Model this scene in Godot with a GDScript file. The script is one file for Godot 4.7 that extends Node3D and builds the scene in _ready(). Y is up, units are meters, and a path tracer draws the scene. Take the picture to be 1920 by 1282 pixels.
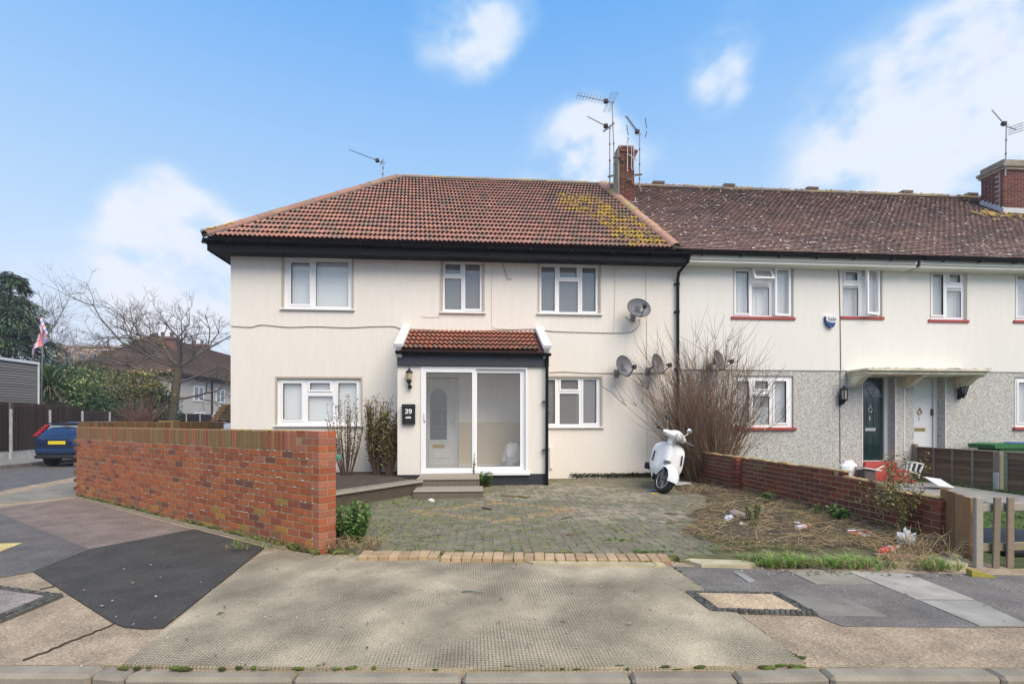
extends Node3D

var rng := RandomNumberGenerator.new()
var names := {}
var mats := {}
var texs := {}
var eye := Vector3(0, 1.37, 11.63)


# collects triangles for one mesh; corners are given counter-clockwise as seen from outside
class MB:
	var v := PackedVector3Array()
	var n := PackedVector3Array()
	var c := PackedColorArray()
	var ix := PackedInt32Array()
	var col := Color(1, 1, 1)

	func tri(a: Vector3, b: Vector3, d: Vector3) -> void:
		var nn := (b - a).cross(d - a).normalized()
		var i := v.size()
		v.append_array([a, b, d])
		n.append_array([nn, nn, nn])
		c.append_array([col, col, col])
		ix.append_array([i, i + 2, i + 1])

	func quad(a: Vector3, b: Vector3, d: Vector3, e: Vector3) -> void:
		var nn := (d - a).cross(e - b).normalized()
		var i := v.size()
		v.append_array([a, b, d, e])
		n.append_array([nn, nn, nn, nn])
		c.append_array([col, col, col, col])
		ix.append_array([i, i + 2, i + 1, i, i + 3, i + 2])

	func oquad(a: Vector3, b: Vector3, d: Vector3, e: Vector3, out: Vector3) -> void:
		if (d - a).cross(e - b).dot(out) < 0:
			quad(a, e, d, b)
		else:
			quad(a, b, d, e)

	func otri(a: Vector3, b: Vector3, d: Vector3, out: Vector3) -> void:
		if (b - a).cross(d - a).dot(out) < 0:
			tri(a, d, b)
		else:
			tri(a, b, d)

	func box(lo: Vector3, hi: Vector3, xf := Transform3D()) -> void:
		for ax in 3:
			var u := (ax + 1) % 3
			var w := (ax + 2) % 3
			for s in 2:
				var q := []
				for k in [[0, 0], [1, 0], [1, 1], [0, 1]]:
					var p := Vector3()
					p[ax] = hi[ax] if s else lo[ax]
					p[u] = hi[u] if k[0] else lo[u]
					p[w] = hi[w] if k[1] else lo[w]
					q.append(xf * p)
				if s:
					quad(q[0], q[1], q[2], q[3])
				else:
					quad(q[0], q[3], q[2], q[1])

	# a box with chamfered edges
	func cbox(lo: Vector3, hi: Vector3, b: float, xf := Transform3D()) -> void:
		var m := (lo + hi) / 2
		var h := (hi - lo) / 2
		for ax in 3:
			var u := (ax + 1) % 3
			var w := (ax + 2) % 3
			for s in [-1.0, 1.0]:
				var q := []
				for k in [[-1, -1], [1, -1], [1, 1], [-1, 1]]:
					var p := Vector3()
					p[ax] = s * h[ax]
					p[u] = k[0] * (h[u] - b)
					p[w] = k[1] * (h[w] - b)
					q.append(xf * (m + p))
				if s > 0:
					quad(q[0], q[1], q[2], q[3])
				else:
					quad(q[0], q[3], q[2], q[1])
			for su in [-1.0, 1.0]:
				for sw in [-1.0, 1.0]:
					var q := []
					for k in [[-1, 0], [1, 0], [1, 1], [-1, 1]]:
						var p := Vector3()
						p[ax] = k[0] * (h[ax] - b)
						p[u] = su * (h[u] - (b if k[1] else 0.0))
						p[w] = sw * (h[w] - (0.0 if k[1] else b))
						q.append(xf * (m + p))
					var out := Vector3()
					out[u] = su
					out[w] = sw
					oquad(q[0], q[1], q[2], q[3], xf.basis * out)
		for sx in [-1.0, 1.0]:
			for sy in [-1.0, 1.0]:
				for sz in [-1.0, 1.0]:
					var s := Vector3(sx, sy, sz)
					var q := []
					for ax in 3:
						var p := s * (h - Vector3(b, b, b))
						p[ax] = s[ax] * h[ax]
						q.append(xf * (m + p))
					otri(q[0], q[1], q[2], xf.basis * s)

	# a bar with a rectangular section between two points
	func bar(a: Vector3, b: Vector3, w: float, d: float, up := Vector3.UP) -> void:
		var z := (b - a).normalized()
		var x := up.cross(z)
		if x.length() < 0.01:
			x = Vector3.RIGHT.cross(z)
		x = x.normalized()
		var y := z.cross(x)
		box(Vector3(-w / 2, -d / 2, 0), Vector3(w / 2, d / 2, (b - a).length()), Transform3D(Basis(x, y, z), a))

	# a tube along points; radius goes from r0 to r1
	func tube(p: PackedVector3Array, r0: float, r1: float, sides := 6, cap := true) -> void:
		var k := p.size()
		var x := Vector3.ZERO
		var first := v.size()
		for i in k:
			var t := (p[mini(i + 1, k - 1)] - p[maxi(i - 1, 0)]).normalized()
			if i == 0:
				x = t.cross(Vector3.UP if absf(t.y) < 0.9 else Vector3.RIGHT).normalized()
			else:
				x = (x - t * x.dot(t)).normalized()
			var y := t.cross(x)
			var r := lerpf(r0, r1, float(i) / maxi(1, k - 1))
			for s in sides:
				var a := TAU * s / sides
				var o := x * cos(a) + y * sin(a)
				v.append(p[i] + o * r)
				n.append(o)
				c.append(col)
		for i in k - 1:
			for s in sides:
				var a := first + i * sides + s
				var b := first + i * sides + (s + 1) % sides
				ix.append_array([a, a + sides, b, b, a + sides, b + sides])
		if cap:
			for e in [0, k - 1]:
				var m := v.size()
				var t := (p[0] - p[1]).normalized() if e == 0 else (p[k - 1] - p[k - 2]).normalized()
				v.append(p[e])
				n.append(t)
				c.append(col)
				for s in sides:
					v.append(v[first + e * sides + s])
					n.append(t)
					c.append(col)
				for s in sides:
					if e == 0:
						ix.append_array([m, m + 1 + s, m + 1 + (s + 1) % sides])
					else:
						ix.append_array([m, m + 1 + (s + 1) % sides, m + 1 + s])

	# a surface of revolution round the local y axis; profile holds (radius, height) from bottom to top
	func lathe(pr: PackedVector2Array, sides := 16, xf := Transform3D()) -> void:
		var rows := []
		for q in pr:
			var row := PackedVector3Array()
			for s in sides:
				var a := TAU * s / sides
				row.append(xf * Vector3(q.x * cos(a), q.y, -q.x * sin(a)))
			rows.append(row)
		grid(rows, true)

	# a smooth skin over rows of points; each row runs to the right as seen from outside, rows go upward
	func grid(rows: Array, wrap := false, flip := false) -> void:
		var first := v.size()
		var w: int = rows[0].size()
		var h := rows.size()
		for j in h:
			for i in w:
				var l: Vector3 = rows[j][(i - 1 + w) % w if wrap else maxi(i - 1, 0)]
				var r: Vector3 = rows[j][(i + 1) % w if wrap else mini(i + 1, w - 1)]
				var d: Vector3 = rows[maxi(j - 1, 0)][i]
				var u: Vector3 = rows[mini(j + 1, h - 1)][i]
				if (r - l).length_squared() < 1e-12:
					var jj := j + 1 if j < h / 2 else j - 1
					l = rows[jj][(i - 1 + w) % w if wrap else maxi(i - 1, 0)]
					r = rows[jj][(i + 1) % w if wrap else mini(i + 1, w - 1)]
				var nn := (r - l).cross(u - d).normalized()
				v.append(rows[j][i])
				n.append(-nn if flip else nn)
				c.append(col)
		for j in h - 1:
			for i in (w if wrap else w - 1):
				var a := first + j * w + i
				var b := first + j * w + (i + 1) % w
				if flip:
					ix.append_array([a, b, a + w, b, b + w, a + w])
				else:
					ix.append_array([a, a + w, b, b, a + w, b + w])

	func ball(m: Vector3, r: Vector3, sides := 12, xb := Basis()) -> void:
		var rows := []
		var hh := maxi(5, sides / 2)
		for j in hh + 1:
			var e := -PI / 2 + PI * j / hh
			var row := PackedVector3Array()
			for s in sides:
				var a := TAU * s / sides
				row.append(m + xb * (Vector3(cos(e) * cos(a), sin(e), -cos(e) * sin(a)) * r))
			rows.append(row)
		grid(rows, true)

	# a flat outline (x, y), counter-clockwise, given thickness from z0 to z1
	func prism(poly: PackedVector2Array, z0: float, z1: float, xf := Transform3D()) -> void:
		if Geometry2D.is_polygon_clockwise(poly):
			poly = poly.duplicate()
			poly.reverse()
		if Geometry2D.is_polygon_clockwise(poly) == Geometry2D.is_polygon_clockwise(PackedVector2Array([Vector2(0, 0), Vector2(0, 1), Vector2(1, 0)])):
			poly.reverse()
		var t := Geometry2D.triangulate_polygon(poly)
		var up := xf.basis.z
		for i in range(0, t.size(), 3):
			var a := poly[t[i]]
			var b := poly[t[i + 1]]
			var d := poly[t[i + 2]]
			otri(xf * Vector3(a.x, a.y, z1), xf * Vector3(b.x, b.y, z1), xf * Vector3(d.x, d.y, z1), up)
			otri(xf * Vector3(a.x, a.y, z0), xf * Vector3(b.x, b.y, z0), xf * Vector3(d.x, d.y, z0), -up)
		for i in poly.size():
			var a := poly[i]
			var b := poly[(i + 1) % poly.size()]
			var out := Vector3(b.y - a.y, a.x - b.x, 0)
			oquad(xf * Vector3(a.x, a.y, z0), xf * Vector3(b.x, b.y, z0), xf * Vector3(b.x, b.y, z1), xf * Vector3(a.x, a.y, z1), xf.basis * out)

	# ground slab: outline in (x, z), from y0 up to y1
	func slab(poly: PackedVector2Array, y0: float, y1: float) -> void:
		prism(poly, -y1, -y0, Transform3D(Basis(Vector3(1, 0, 0), Vector3(0, 0, 1), Vector3(0, -1, 0)), Vector3.ZERO))

	# a wall face with rectangular openings, from z0 (front) back to z1, openings lined
	func panel(r: Rect2, holes: Array, z0: float, z1: float, xf := Transform3D()) -> void:
		var xs := [r.position.x, r.end.x]
		var ys := [r.position.y, r.end.y]
		for h: Rect2 in holes:
			for q in [h.position.x, h.end.x]:
				if q > r.position.x and q < r.end.x:
					xs.append(q)
			for q in [h.position.y, h.end.y]:
				if q > r.position.y and q < r.end.y:
					ys.append(q)
		xs.sort()
		ys.sort()
		for i in xs.size() - 1:
			for j in ys.size() - 1:
				if xs[i + 1] - xs[i] < 1e-5 or ys[j + 1] - ys[j] < 1e-5:
					continue
				var m := Vector2((xs[i] + xs[i + 1]) / 2, (ys[j] + ys[j + 1]) / 2)
				var open := false
				for h: Rect2 in holes:
					if h.has_point(m):
						open = true
				if open:
					continue
				var a := Vector3(xs[i], ys[j], z0)
				var b := Vector3(xs[i + 1], ys[j], z0)
				var d := Vector3(xs[i + 1], ys[j + 1], z0)
				var e := Vector3(xs[i], ys[j + 1], z0)
				var k := Vector3(0, 0, z1 - z0)
				quad(xf * a, xf * b, xf * d, xf * e)
				quad(xf * (b + k), xf * (a + k), xf * (e + k), xf * (d + k))
		rim(r, z0, z1, false, xf)
		for h: Rect2 in holes:
			rim(h.intersection(r), z0, z1, true, xf)

	func rim(r: Rect2, z0: float, z1: float, inward: bool, xf := Transform3D()) -> void:
		var p := [r.position, Vector2(r.end.x, r.position.y), r.end, Vector2(r.position.x, r.end.y)]
		for i in 4:
			var a: Vector2 = p[i]
			var b: Vector2 = p[(i + 1) % 4]
			var out := Vector3(b.y - a.y, a.x - b.x, 0) * (-1.0 if inward else 1.0)
			oquad(xf * Vector3(a.x, a.y, z0), xf * Vector3(b.x, b.y, z0), xf * Vector3(b.x, b.y, z1), xf * Vector3(a.x, a.y, z1), xf.basis * out)

	# a little pointed leaf from p along d, facing up
	func leaf(p: Vector3, d: Vector3, w: float, up: Vector3) -> void:
		var s := d.cross(up).normalized() * w
		var k := up.normalized() * d.length() * 0.12
		var m := p + d * 0.45 + k
		var i := v.size()
		var nn := s.cross(d).normalized()
		v.append_array([p, m + s, p + d, m - s])
		n.append_array([nn, nn, nn, nn])
		c.append_array([col, col, col, col])
		ix.append_array([i, i + 2, i + 1, i, i + 3, i + 2])

	func add(o: MB, xf: Transform3D, tint := Color(1, 1, 1)) -> void:
		var first := v.size()
		for p in o.v:
			v.append(xf * p)
		for p in o.n:
			n.append((xf.basis * p).normalized())
		for p in o.c:
			c.append(p * tint)
		for i in o.ix:
			ix.append(first + i)

	func mesh() -> ArrayMesh:
		var a := []
		a.resize(Mesh.ARRAY_MAX)
		a[Mesh.ARRAY_VERTEX] = v
		a[Mesh.ARRAY_NORMAL] = n
		a[Mesh.ARRAY_COLOR] = c
		a[Mesh.ARRAY_INDEX] = ix
		var m := ArrayMesh.new()
		m.add_surface_from_arrays(Mesh.PRIMITIVE_TRIANGLES, a)
		return m


# ---------------------------------------------------------------- names, things, parts
func numbered(parent: Node, called: String) -> String:
	var k := str(parent.get_instance_id()) + called
	names[k] = names.get(k, -1) + 1
	return called if names[k] == 0 else "%s_%03d" % [called, names[k]]


func tag(o: Node, label: String, category := "", group := "", kind := "") -> Node:
	if label:
		o.set_meta("label", label)
	if category:
		o.set_meta("category", category)
	if group:
		o.set_meta("group", group)
	if kind:
		o.set_meta("kind", kind)
	return o


func thing(called: String, label: String, category: String, at := Vector3.ZERO, group := "", b := Basis()) -> Node3D:
	var o := Node3D.new()
	o.name = numbered(self, called)
	add_child(o)
	o.transform = Transform3D(b, at)
	tag(o, label, category, group)
	return o


# one mesh under a parent; its shape is given in world coordinates unless local is set
func part(parent: Node, called: String, mb: MB, m: Material, local := false) -> MeshInstance3D:
	return part_mesh(parent, called, mb.mesh(), m, local)


func part_mesh(parent: Node, called: String, me: Mesh, m: Material, local := false) -> MeshInstance3D:
	var o := MeshInstance3D.new()
	o.name = numbered(parent, called)
	o.mesh = me
	o.material_override = m
	parent.add_child(o)
	if not local and parent != self:
		o.transform = (parent as Node3D).global_transform.affine_inverse()
	return o


func struct(called: String, mb: MB, m: Material, label := "") -> MeshInstance3D:
	var o := part(self, called, mb, m)
	tag(o, label, "", "", "structure")
	return o


# alike pieces: the 300 nearest as parts that share meshes, the rest as one instanced part
# items: [Transform3D in the parent's axes, number of the variant]
func pieces(parent: Node3D, called: String, shape: MB, tints: Array, m: Material, items: Array, limit := 300) -> void:
	var vars := []
	for t: Color in tints:
		var b := MB.new()
		b.add(shape, Transform3D(), t)
		vars.append(b.mesh())
	var g := parent.global_transform
	items.sort_custom(func(p, q): return (g * p[0].origin).distance_squared_to(eye) < (g * q[0].origin).distance_squared_to(eye))
	for i in mini(limit, items.size()):
		var o := part_mesh(parent, called, vars[items[i][1]], m, true)
		o.transform = items[i][0]
	if items.size() > limit:
		var xs := []
		var cs := []
		for i in range(limit, items.size()):
			xs.append(items[i][0])
			cs.append(tints[items[i][1]])
		scatter(parent, called + "s", shape, m, xs, cs)


# many copies as one part
func scatter(parent: Node3D, called: String, shape: MB, m: Material, xs: Array, cs: Array) -> MultiMeshInstance3D:
	var mm := MultiMesh.new()
	mm.transform_format = MultiMesh.TRANSFORM_3D
	mm.use_colors = true
	mm.mesh = shape.mesh()
	mm.instance_count = xs.size()
	for i in xs.size():
		mm.set_instance_transform(i, xs[i])
		mm.set_instance_color(i, cs[i])
	var o := MultiMeshInstance3D.new()
	o.name = numbered(parent, called)
	o.multimesh = mm
	o.material_override = m
	parent.add_child(o)
	o.set_meta("kind", "stuff")
	return o


func rr(a: float, b: float) -> float:
	return rng.randf_range(a, b)


func rv(s: float) -> Vector3:
	return Vector3(rr(-s, s), rr(-s, s), rr(-s, s))


func shade(c: Color, s: float) -> Color:
	var k := 1.0 + rr(-s, s)
	return Color(c.r * k, c.g * k, c.b * k)


# ---------------------------------------------------------------- materials (colours are linear)
func noise_tex(key: String, freq: float, octaves: int, lo: float, hi: float, kind := FastNoiseLite.TYPE_SIMPLEX_SMOOTH, size := 512, mid := 0.5) -> NoiseTexture2D:
	if texs.has(key):
		return texs[key]
	var f := FastNoiseLite.new()
	f.seed = key.hash() % 10000
	f.noise_type = kind
	f.frequency = freq
	f.fractal_octaves = octaves
	if kind == FastNoiseLite.TYPE_CELLULAR:
		f.cellular_return_type = FastNoiseLite.RETURN_CELL_VALUE
	if octaves < 2:
		f.fractal_type = FastNoiseLite.FRACTAL_NONE
	var t := NoiseTexture2D.new()
	t.width = size
	t.height = size
	t.seamless = true
	t.noise = f
	var g := Gradient.new()
	g.set_color(0, Color(lo, lo, lo).linear_to_srgb())
	g.set_color(1, Color(hi, hi, hi).linear_to_srgb())
	t.set_meta("mean", (lo + hi) / 2)
	g.set_offset(0, mid - 0.5 if mid > 0.5 else 0.0)
	g.set_offset(1, 1.0 if mid >= 0.5 else mid + 0.5)
	t.color_ramp = g
	texs[key] = t
	return t


func mat(key: String, c: Color, rough := 0.9) -> StandardMaterial3D:
	var m := StandardMaterial3D.new()
	m.resource_name = key
	m.albedo_color = c.linear_to_srgb()
	m.roughness = rough
	m.vertex_color_use_as_albedo = true
	mats[key] = m
	return m


# a texture that darkens on average is paid back in the base colour
func even_out(m: StandardMaterial3D, t: Texture2D) -> void:
	var k: float = 1.0 / t.get_meta("mean", 1.0)
	var c := m.albedo_color.srgb_to_linear()
	m.albedo_color = Color(c.r * k, c.g * k, c.b * k).linear_to_srgb()


# tone: fine noise times colour; metres = size of one repeat
func tone(m: StandardMaterial3D, t: Texture2D, metres: float, world := true) -> StandardMaterial3D:
	m.albedo_texture = t
	even_out(m, t)
	m.uv1_triplanar = true
	m.uv1_world_triplanar = world
	m.uv1_scale = Vector3.ONE / metres
	return m


# relief in centimetres, on the same layer as the tone
func relief(m: StandardMaterial3D, t: Texture2D, cm: float) -> StandardMaterial3D:
	m.heightmap_enabled = true
	m.heightmap_texture = t
	m.heightmap_scale = cm
	return m


# broad stains multiplied over the tone
func stain(m: StandardMaterial3D, t: Texture2D, metres: float, world := true) -> StandardMaterial3D:
	m.detail_enabled = true
	even_out(m, t)
	m.detail_albedo = t
	m.detail_blend_mode = BaseMaterial3D.BLEND_MODE_MUL
	m.detail_uv_layer = BaseMaterial3D.DETAIL_UV_2
	m.uv2_triplanar = true
	m.uv2_world_triplanar = world
	m.uv2_scale = Vector3.ONE / metres
	return m



# ---------------------------------------------------------------- sky: air and clouds
func cloud_sky() -> ImageTexture:
	var w := 2048
	var h := 1024
	var im := Image.create(w, h, false, Image.FORMAT_RGB8)
	im.fill(Color(0.80, 0.82, 0.85))
	var f := FastNoiseLite.new()
	f.seed = 11
	f.noise_type = FastNoiseLite.TYPE_SIMPLEX_SMOOTH
	f.frequency = 1.0
	f.fractal_octaves = 7
	f.fractal_gain = 0.58
	# soft cloud banks: direction, angular radius (degrees), thickness
	var banks := [
		[Vector3(-0.026, 2.149, 10.625), 4.2, 0.75], [Vector3(0.019, 2.112, 10.629), 2.6, 0.6], [Vector3(0.098, 2.186, 10.635), 2.0, 0.5], [Vector3(0.481, 2.091, 10.664), 3.4, 0.5], [Vector3(0.488, 2.033, 10.665), 2.2, 0.75], [Vector3(0.544, 2.170, 10.669), 2.4, 0.4],
		[Vector3(0.187, 1.886, 10.641), 5.0, 0.85], [Vector3(0.234, 1.938, 10.645), 2.6, 0.8], [Vector3(0.276, 1.865, 10.648), 4.0, 0.6], [Vector3(0.853, 1.865, 10.693), 8.5, 1.1], [Vector3(1.000, 1.938, 10.704), 9.0, 1.25], [Vector3(1.074, 2.012, 10.710), 6.0, 0.9], [Vector3(1.116, 1.865, 10.713), 9.0, 1.0], [Vector3(1.326, 1.991, 10.729), 9.0, 1.0], [Vector3(1.588, 1.759, 10.749), 14.0, 0.9],
		[Vector3(-0.595, 1.738, 10.581), 4.6, 0.9], [Vector3(-0.548, 1.654, 10.585), 6.0, 1.1], [Vector3(-0.626, 1.786, 10.579), 3.0, 0.8], [Vector3(-0.480, 1.581, 10.590), 7.0, 1.0], [Vector3(-0.826, 1.465, 10.563), 10.0, 0.6], [Vector3(0.402, 1.896, 10.658), 3.0, 0.25],
	]
	for k in 60:  # the same scattered clouds all round behind the camera
		var az := rr(0.9, TAU - 0.9)
		var el := deg_to_rad(pow(rr(0, 1), 1.3) * 75.0 + 4.0)
		banks.append([Vector3(sin(az) * cos(el), sin(el), -cos(az) * cos(el)), rr(3, 10), rr(0.4, 1.0)])
	var dirs := PackedVector3Array()
	var cosr := PackedFloat32Array()
	for b in banks:
		dirs.append((b[0] as Vector3 - (eye if (b[0] as Vector3).length() > 1.5 else Vector3.ZERO)).normalized())
		cosr.append(cos(deg_to_rad(b[1] * 1.7)))
	var stops := [[0.0, Color(0.885, 0.905, 0.95)], [7.0, Color(0.86, 0.905, 0.97)], [13.0, Color(0.79, 0.88, 0.985)], [20.0, Color(0.7, 0.83, 0.965)], [30.0, Color(0.575, 0.755, 0.955)], [40.0, Color(0.43, 0.675, 0.935)], [60.0, Color(0.35, 0.6, 0.92)], [90.0, Color(0.3, 0.54, 0.86)]]
	for y in h / 2:
		var el := (0.5 - (y + 0.5) / h) * PI
		var deg := rad_to_deg(el)
		var base := Color()
		for i in stops.size() - 1:
			if deg >= stops[i][0]:
				base = (stops[i][1] as Color).lerp(stops[i + 1][1], clampf((deg - stops[i][0]) / (stops[i + 1][0] - stops[i][0]), 0, 1))
		var near := PackedInt32Array()
		for i in dirs.size():
			if absf(asin(clampf(dirs[i].y, -1, 1)) - el) < acos(cosr[i]):
				near.append(i)
		for x in w:
			var az := (x + 0.5) / w * TAU  # Godot's panorama: the first column looks along -z
			var d := Vector3(sin(az) * cos(el), sin(el), -cos(az) * cos(el))
			var t := 0.0
			for i in near:
				var q := d.dot(dirs[i])
				if q > cosr[i]:
					var e := 1.0 - acos(minf(q, 1.0)) / acos(cosr[i])
					t = maxf(t, 0.0) + banks[i][2] * smoothstep(0.0, 0.75, e) * 0.8
			if t > 0.01:
				var nz := f.get_noise_3d(d.x * 6.0, d.y * 9.0, d.z * 6.0)
				t = smoothstep(0.1, 1.1, minf(t, 1.25) * (0.78 + nz * 1.15))
				base_mix(im, x, y, base, t * 0.86, deg)
			else:
				im.set_pixel(x, y, base)
	return ImageTexture.create_from_image(im)


func base_mix(im: Image, x: int, y: int, base: Color, t: float, deg: float) -> void:
	im.set_pixel(x, y, base.lerp(Color(0.935, 0.945, 0.98) if deg > 8 else Color(0.92, 0.93, 0.965), t))


var cream: StandardMaterial3D
var render_white: StandardMaterial3D
var dash: StandardMaterial3D
var upvc: StandardMaterial3D
var glass: StandardMaterial3D
var black_plastic: StandardMaterial3D
var anthracite: StandardMaterial3D
var brick_m: StandardMaterial3D
var mortar: StandardMaterial3D
var tile_m: StandardMaterial3D
var wood_m: StandardMaterial3D
var leaf_m: StandardMaterial3D
var bark_m: StandardMaterial3D
var metal_m: StandardMaterial3D
var paint_m: StandardMaterial3D
var plain_m: StandardMaterial3D
var inside_m: StandardMaterial3D
var concrete_m: StandardMaterial3D
var soil_m: StandardMaterial3D
var aggregate_m: StandardMaterial3D
var gloss_m: StandardMaterial3D
var cloth_m: StandardMaterial3D


func imprint() -> ImageTexture:  # the square mesh pressed into wet concrete, worn away in places
	var s := 768
	var im := Image.create(s, s, false, Image.FORMAT_L8)
	for y in s:
		var ty := TAU * y / s
		for x in s:
			var tx := TAU * x / s
			var worn := clampf(0.55 + 0.5 * sin(tx + 1.3 * sin(ty)) + 0.35 * sin(2.0 * ty + sin(tx * 2.0)) + 0.2 * sin(5.0 * tx + 3.0 * ty), 0.0, 1.0)
			var a := absf(sin(PI * x / 8.0))
			var b := absf(sin(PI * y / 8.0))
			var q := 0.62 - 0.24 * worn * (1.0 - minf(1.0, minf(a, b) * 1.6)) + (rng.randf() - 0.5) * 0.3
			if rng.randf() < 0.006:
				q += 0.35 if rng.randf() < 0.6 else -0.3
			im.set_pixel(x, y, Color(q, q, q))
	var t := ImageTexture.create_from_image(im)
	t.set_meta("mean", 0.32)
	return t


func make_materials() -> void:
	var fine := noise_tex("fine", 0.06, 4, 0.8, 1.0)
	var speck := noise_tex("speck", 0.11, 3, 0.4, 1.0)
	var grit := noise_tex("grit", 0.16, 2, 0.5, 1.0)
	var broad := noise_tex("broad", 0.012, 5, 0.55, 1.0)
	var faint := noise_tex("faint", 0.013, 6, 0.945, 1.0)
	var pebbles := noise_tex("pebbles", 0.085, 1, 0.5, 1.0, FastNoiseLite.TYPE_CELLULAR, 1024)
	var chips := noise_tex("chips", 0.1, 1, 0.33, 1.0, FastNoiseLite.TYPE_CELLULAR, 1024)
	var dashes := noise_tex("dashes", 0.07, 2, 0.12, 1.0)
	var blotch := noise_tex("blotch", 0.016, 4, 0.45, 1.0)
	cream = stain(relief(tone(mat("cream_render", Color(0.79, 0.75, 0.685), 0.92), noise_tex("plaster", 0.03, 4, 0.95, 1.0), 1.3), noise_tex("plaster", 0.03, 4, 0.95, 1.0), 0.35), faint, 4.3)
	cream.uv2_scale = Vector3(1.1, 0.16, 1.1)
	render_white = stain(relief(tone(mat("white_render", Color(0.77, 0.755, 0.715), 0.92), noise_tex("plaster", 0.03, 4, 0.95, 1.0), 0.7), grit, 0.25), faint, 5.1)
	render_white.uv2_scale = Vector3(0.9, 0.15, 0.9)
	dash = stain(relief(tone(mat("pebbledash", Color(0.5, 0.49, 0.47), 0.95), chips, 1.35), chips, 0.6), faint, 2.7)
	upvc = mat("white_upvc", Color(0.86, 0.865, 0.88), 0.32)
	glass = mat("glass", Color(1, 1, 1), 0.02)
	glass.vertex_color_use_as_albedo = false
	glass.albedo_color = Color(1, 1, 1, 0.06)
	glass.transparency = BaseMaterial3D.TRANSPARENCY_ALPHA
	glass.metallic_specular = 0.5
	black_plastic = mat("black_plastic", Color(0.009, 0.01, 0.012), 0.5)
	black_plastic.metallic_specular = 0.28
	anthracite = relief(tone(mat("anthracite_board", Color(0.034, 0.041, 0.052), 0.6), fine, 0.8), fine, 0.08)
	brick_m = relief(tone(mat("brick", Color(1, 1, 1), 0.92), noise_tex("brickface", 0.035, 5, 0.5, 1.0), 0.45), noise_tex("brickface", 0.035, 5, 0.5, 1.0), 0.5)
	mortar = relief(tone(mat("mortar", Color(1, 1, 1), 0.97), speck, 0.4), speck, 0.5)
	tile_m = relief(tone(mat("roof_tile", Color(1, 1, 1), 0.9), noise_tex("tileface", 0.022, 5, 0.62, 1.0), 0.9), speck, 0.2)
	wood_m = relief(tone(mat("weathered_wood", Color(1, 1, 1), 0.88), noise_tex("woodface", 0.03, 5, 0.5, 1.0), 0.5, false), noise_tex("woodface", 0.03, 5, 0.5, 1.0), 0.3)
	wood_m.uv1_scale = Vector3(1.2, 14, 14)
	leaf_m = mat("leaf", Color(1, 1, 1), 0.62)
	leaf_m.backlight = Color(0.35, 0.35, 0.35)
	leaf_m.cull_mode = BaseMaterial3D.CULL_DISABLED
	bark_m = tone(mat("bark", Color(1, 1, 1), 0.93), speck, 0.3)
	metal_m = mat("metal", Color(1, 1, 1), 0.4)
	metal_m.metallic = 0.85
	paint_m = tone(mat("paint", Color(1, 1, 1), 0.45), fine, 1.1)
	plain_m = tone(mat("matt", Color(1, 1, 1), 0.8), fine, 0.7)
	gloss_m = mat("gloss", Color(1, 1, 1), 0.16)
	gloss_m.clearcoat_enabled = true
	gloss_m.clearcoat = 0.6
	gloss_m.clearcoat_roughness = 0.06
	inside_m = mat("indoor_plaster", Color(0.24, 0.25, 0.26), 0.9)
	aggregate_m = stain(relief(tone(mat("aggregate_concrete", Color(1, 1, 1), 0.95), pebbles, 0.8), pebbles, 0.12), broad, 2.6)
	concrete_m = stain(relief(tone(mat("concrete", Color(1, 1, 1), 0.95), noise_tex("sandy", 0.12, 3, 0.62, 1.0), 0.6), grit, 0.3), broad, 2.3)
	soil_m = stain(relief(tone(mat("soil", Color(1, 1, 1), 1.0), speck, 0.5), speck, 1.5), blotch, 1.7)
	cloth_m = mat("net_curtain", Color(0.86, 0.88, 0.88), 0.9)
	cloth_m.backlight = Color(0.3, 0.3, 0.3)
	cloth_m.cull_mode = BaseMaterial3D.CULL_DISABLED


func _ready() -> void:
	rng.seed = 39
	var cam := Camera3D.new()
	cam.name = "camera"
	add_child(cam)
	cam.position = eye
	cam.rotation.y = -deg_to_rad(4.4)
	cam.near = 0.1
	cam.far = 600.0
	# a level lens shifted upward: 90.6 degrees across, horizon below the middle of the picture
	cam.set_frustum(0.1 * 1282.0 / 950.0, Vector2(0, 0.1 * 149.0 / 950.0), 0.1, 600.0)
	cam.current = true

	var env := Environment.new()
	env.background_mode = Environment.BG_SKY
	env.tonemap_mode = Environment.TONE_MAPPER_LINEAR
	env.tonemap_exposure = 1.08
	env.sdfgi_enabled = true
	env.ssao_enabled = true
	env.ssil_enabled = true
	var sm := PanoramaSkyMaterial.new()
	sm.panorama = cloud_sky()
	var sky := Sky.new()
	sky.sky_material = sm
	env.sky = sky
	env.fog_enabled = true
	env.fog_density = 0.0013
	env.fog_light_color = Color(0.86, 0.9, 0.96)
	var we := WorldEnvironment.new()
	we.name = "environment"
	we.environment = env
	add_child(we)

	var sun := DirectionalLight3D.new()
	sun.name = "sun"
	sun.light_energy = 1.25
	sun.light_color = Color(1.0, 0.935, 0.845)
	sun.light_angular_distance = 45.0
	sun.shadow_enabled = true
	add_child(sun)
	sun.look_at_from_position(Vector3(9, 21, 17), Vector3.ZERO)

	make_materials()
	ground()
	left_house()
	porch()
	right_houses()
	walls_and_fences()
	opposite_house()
	background()
	wall_fittings()
	plants()
	vehicles()
	litter()



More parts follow.
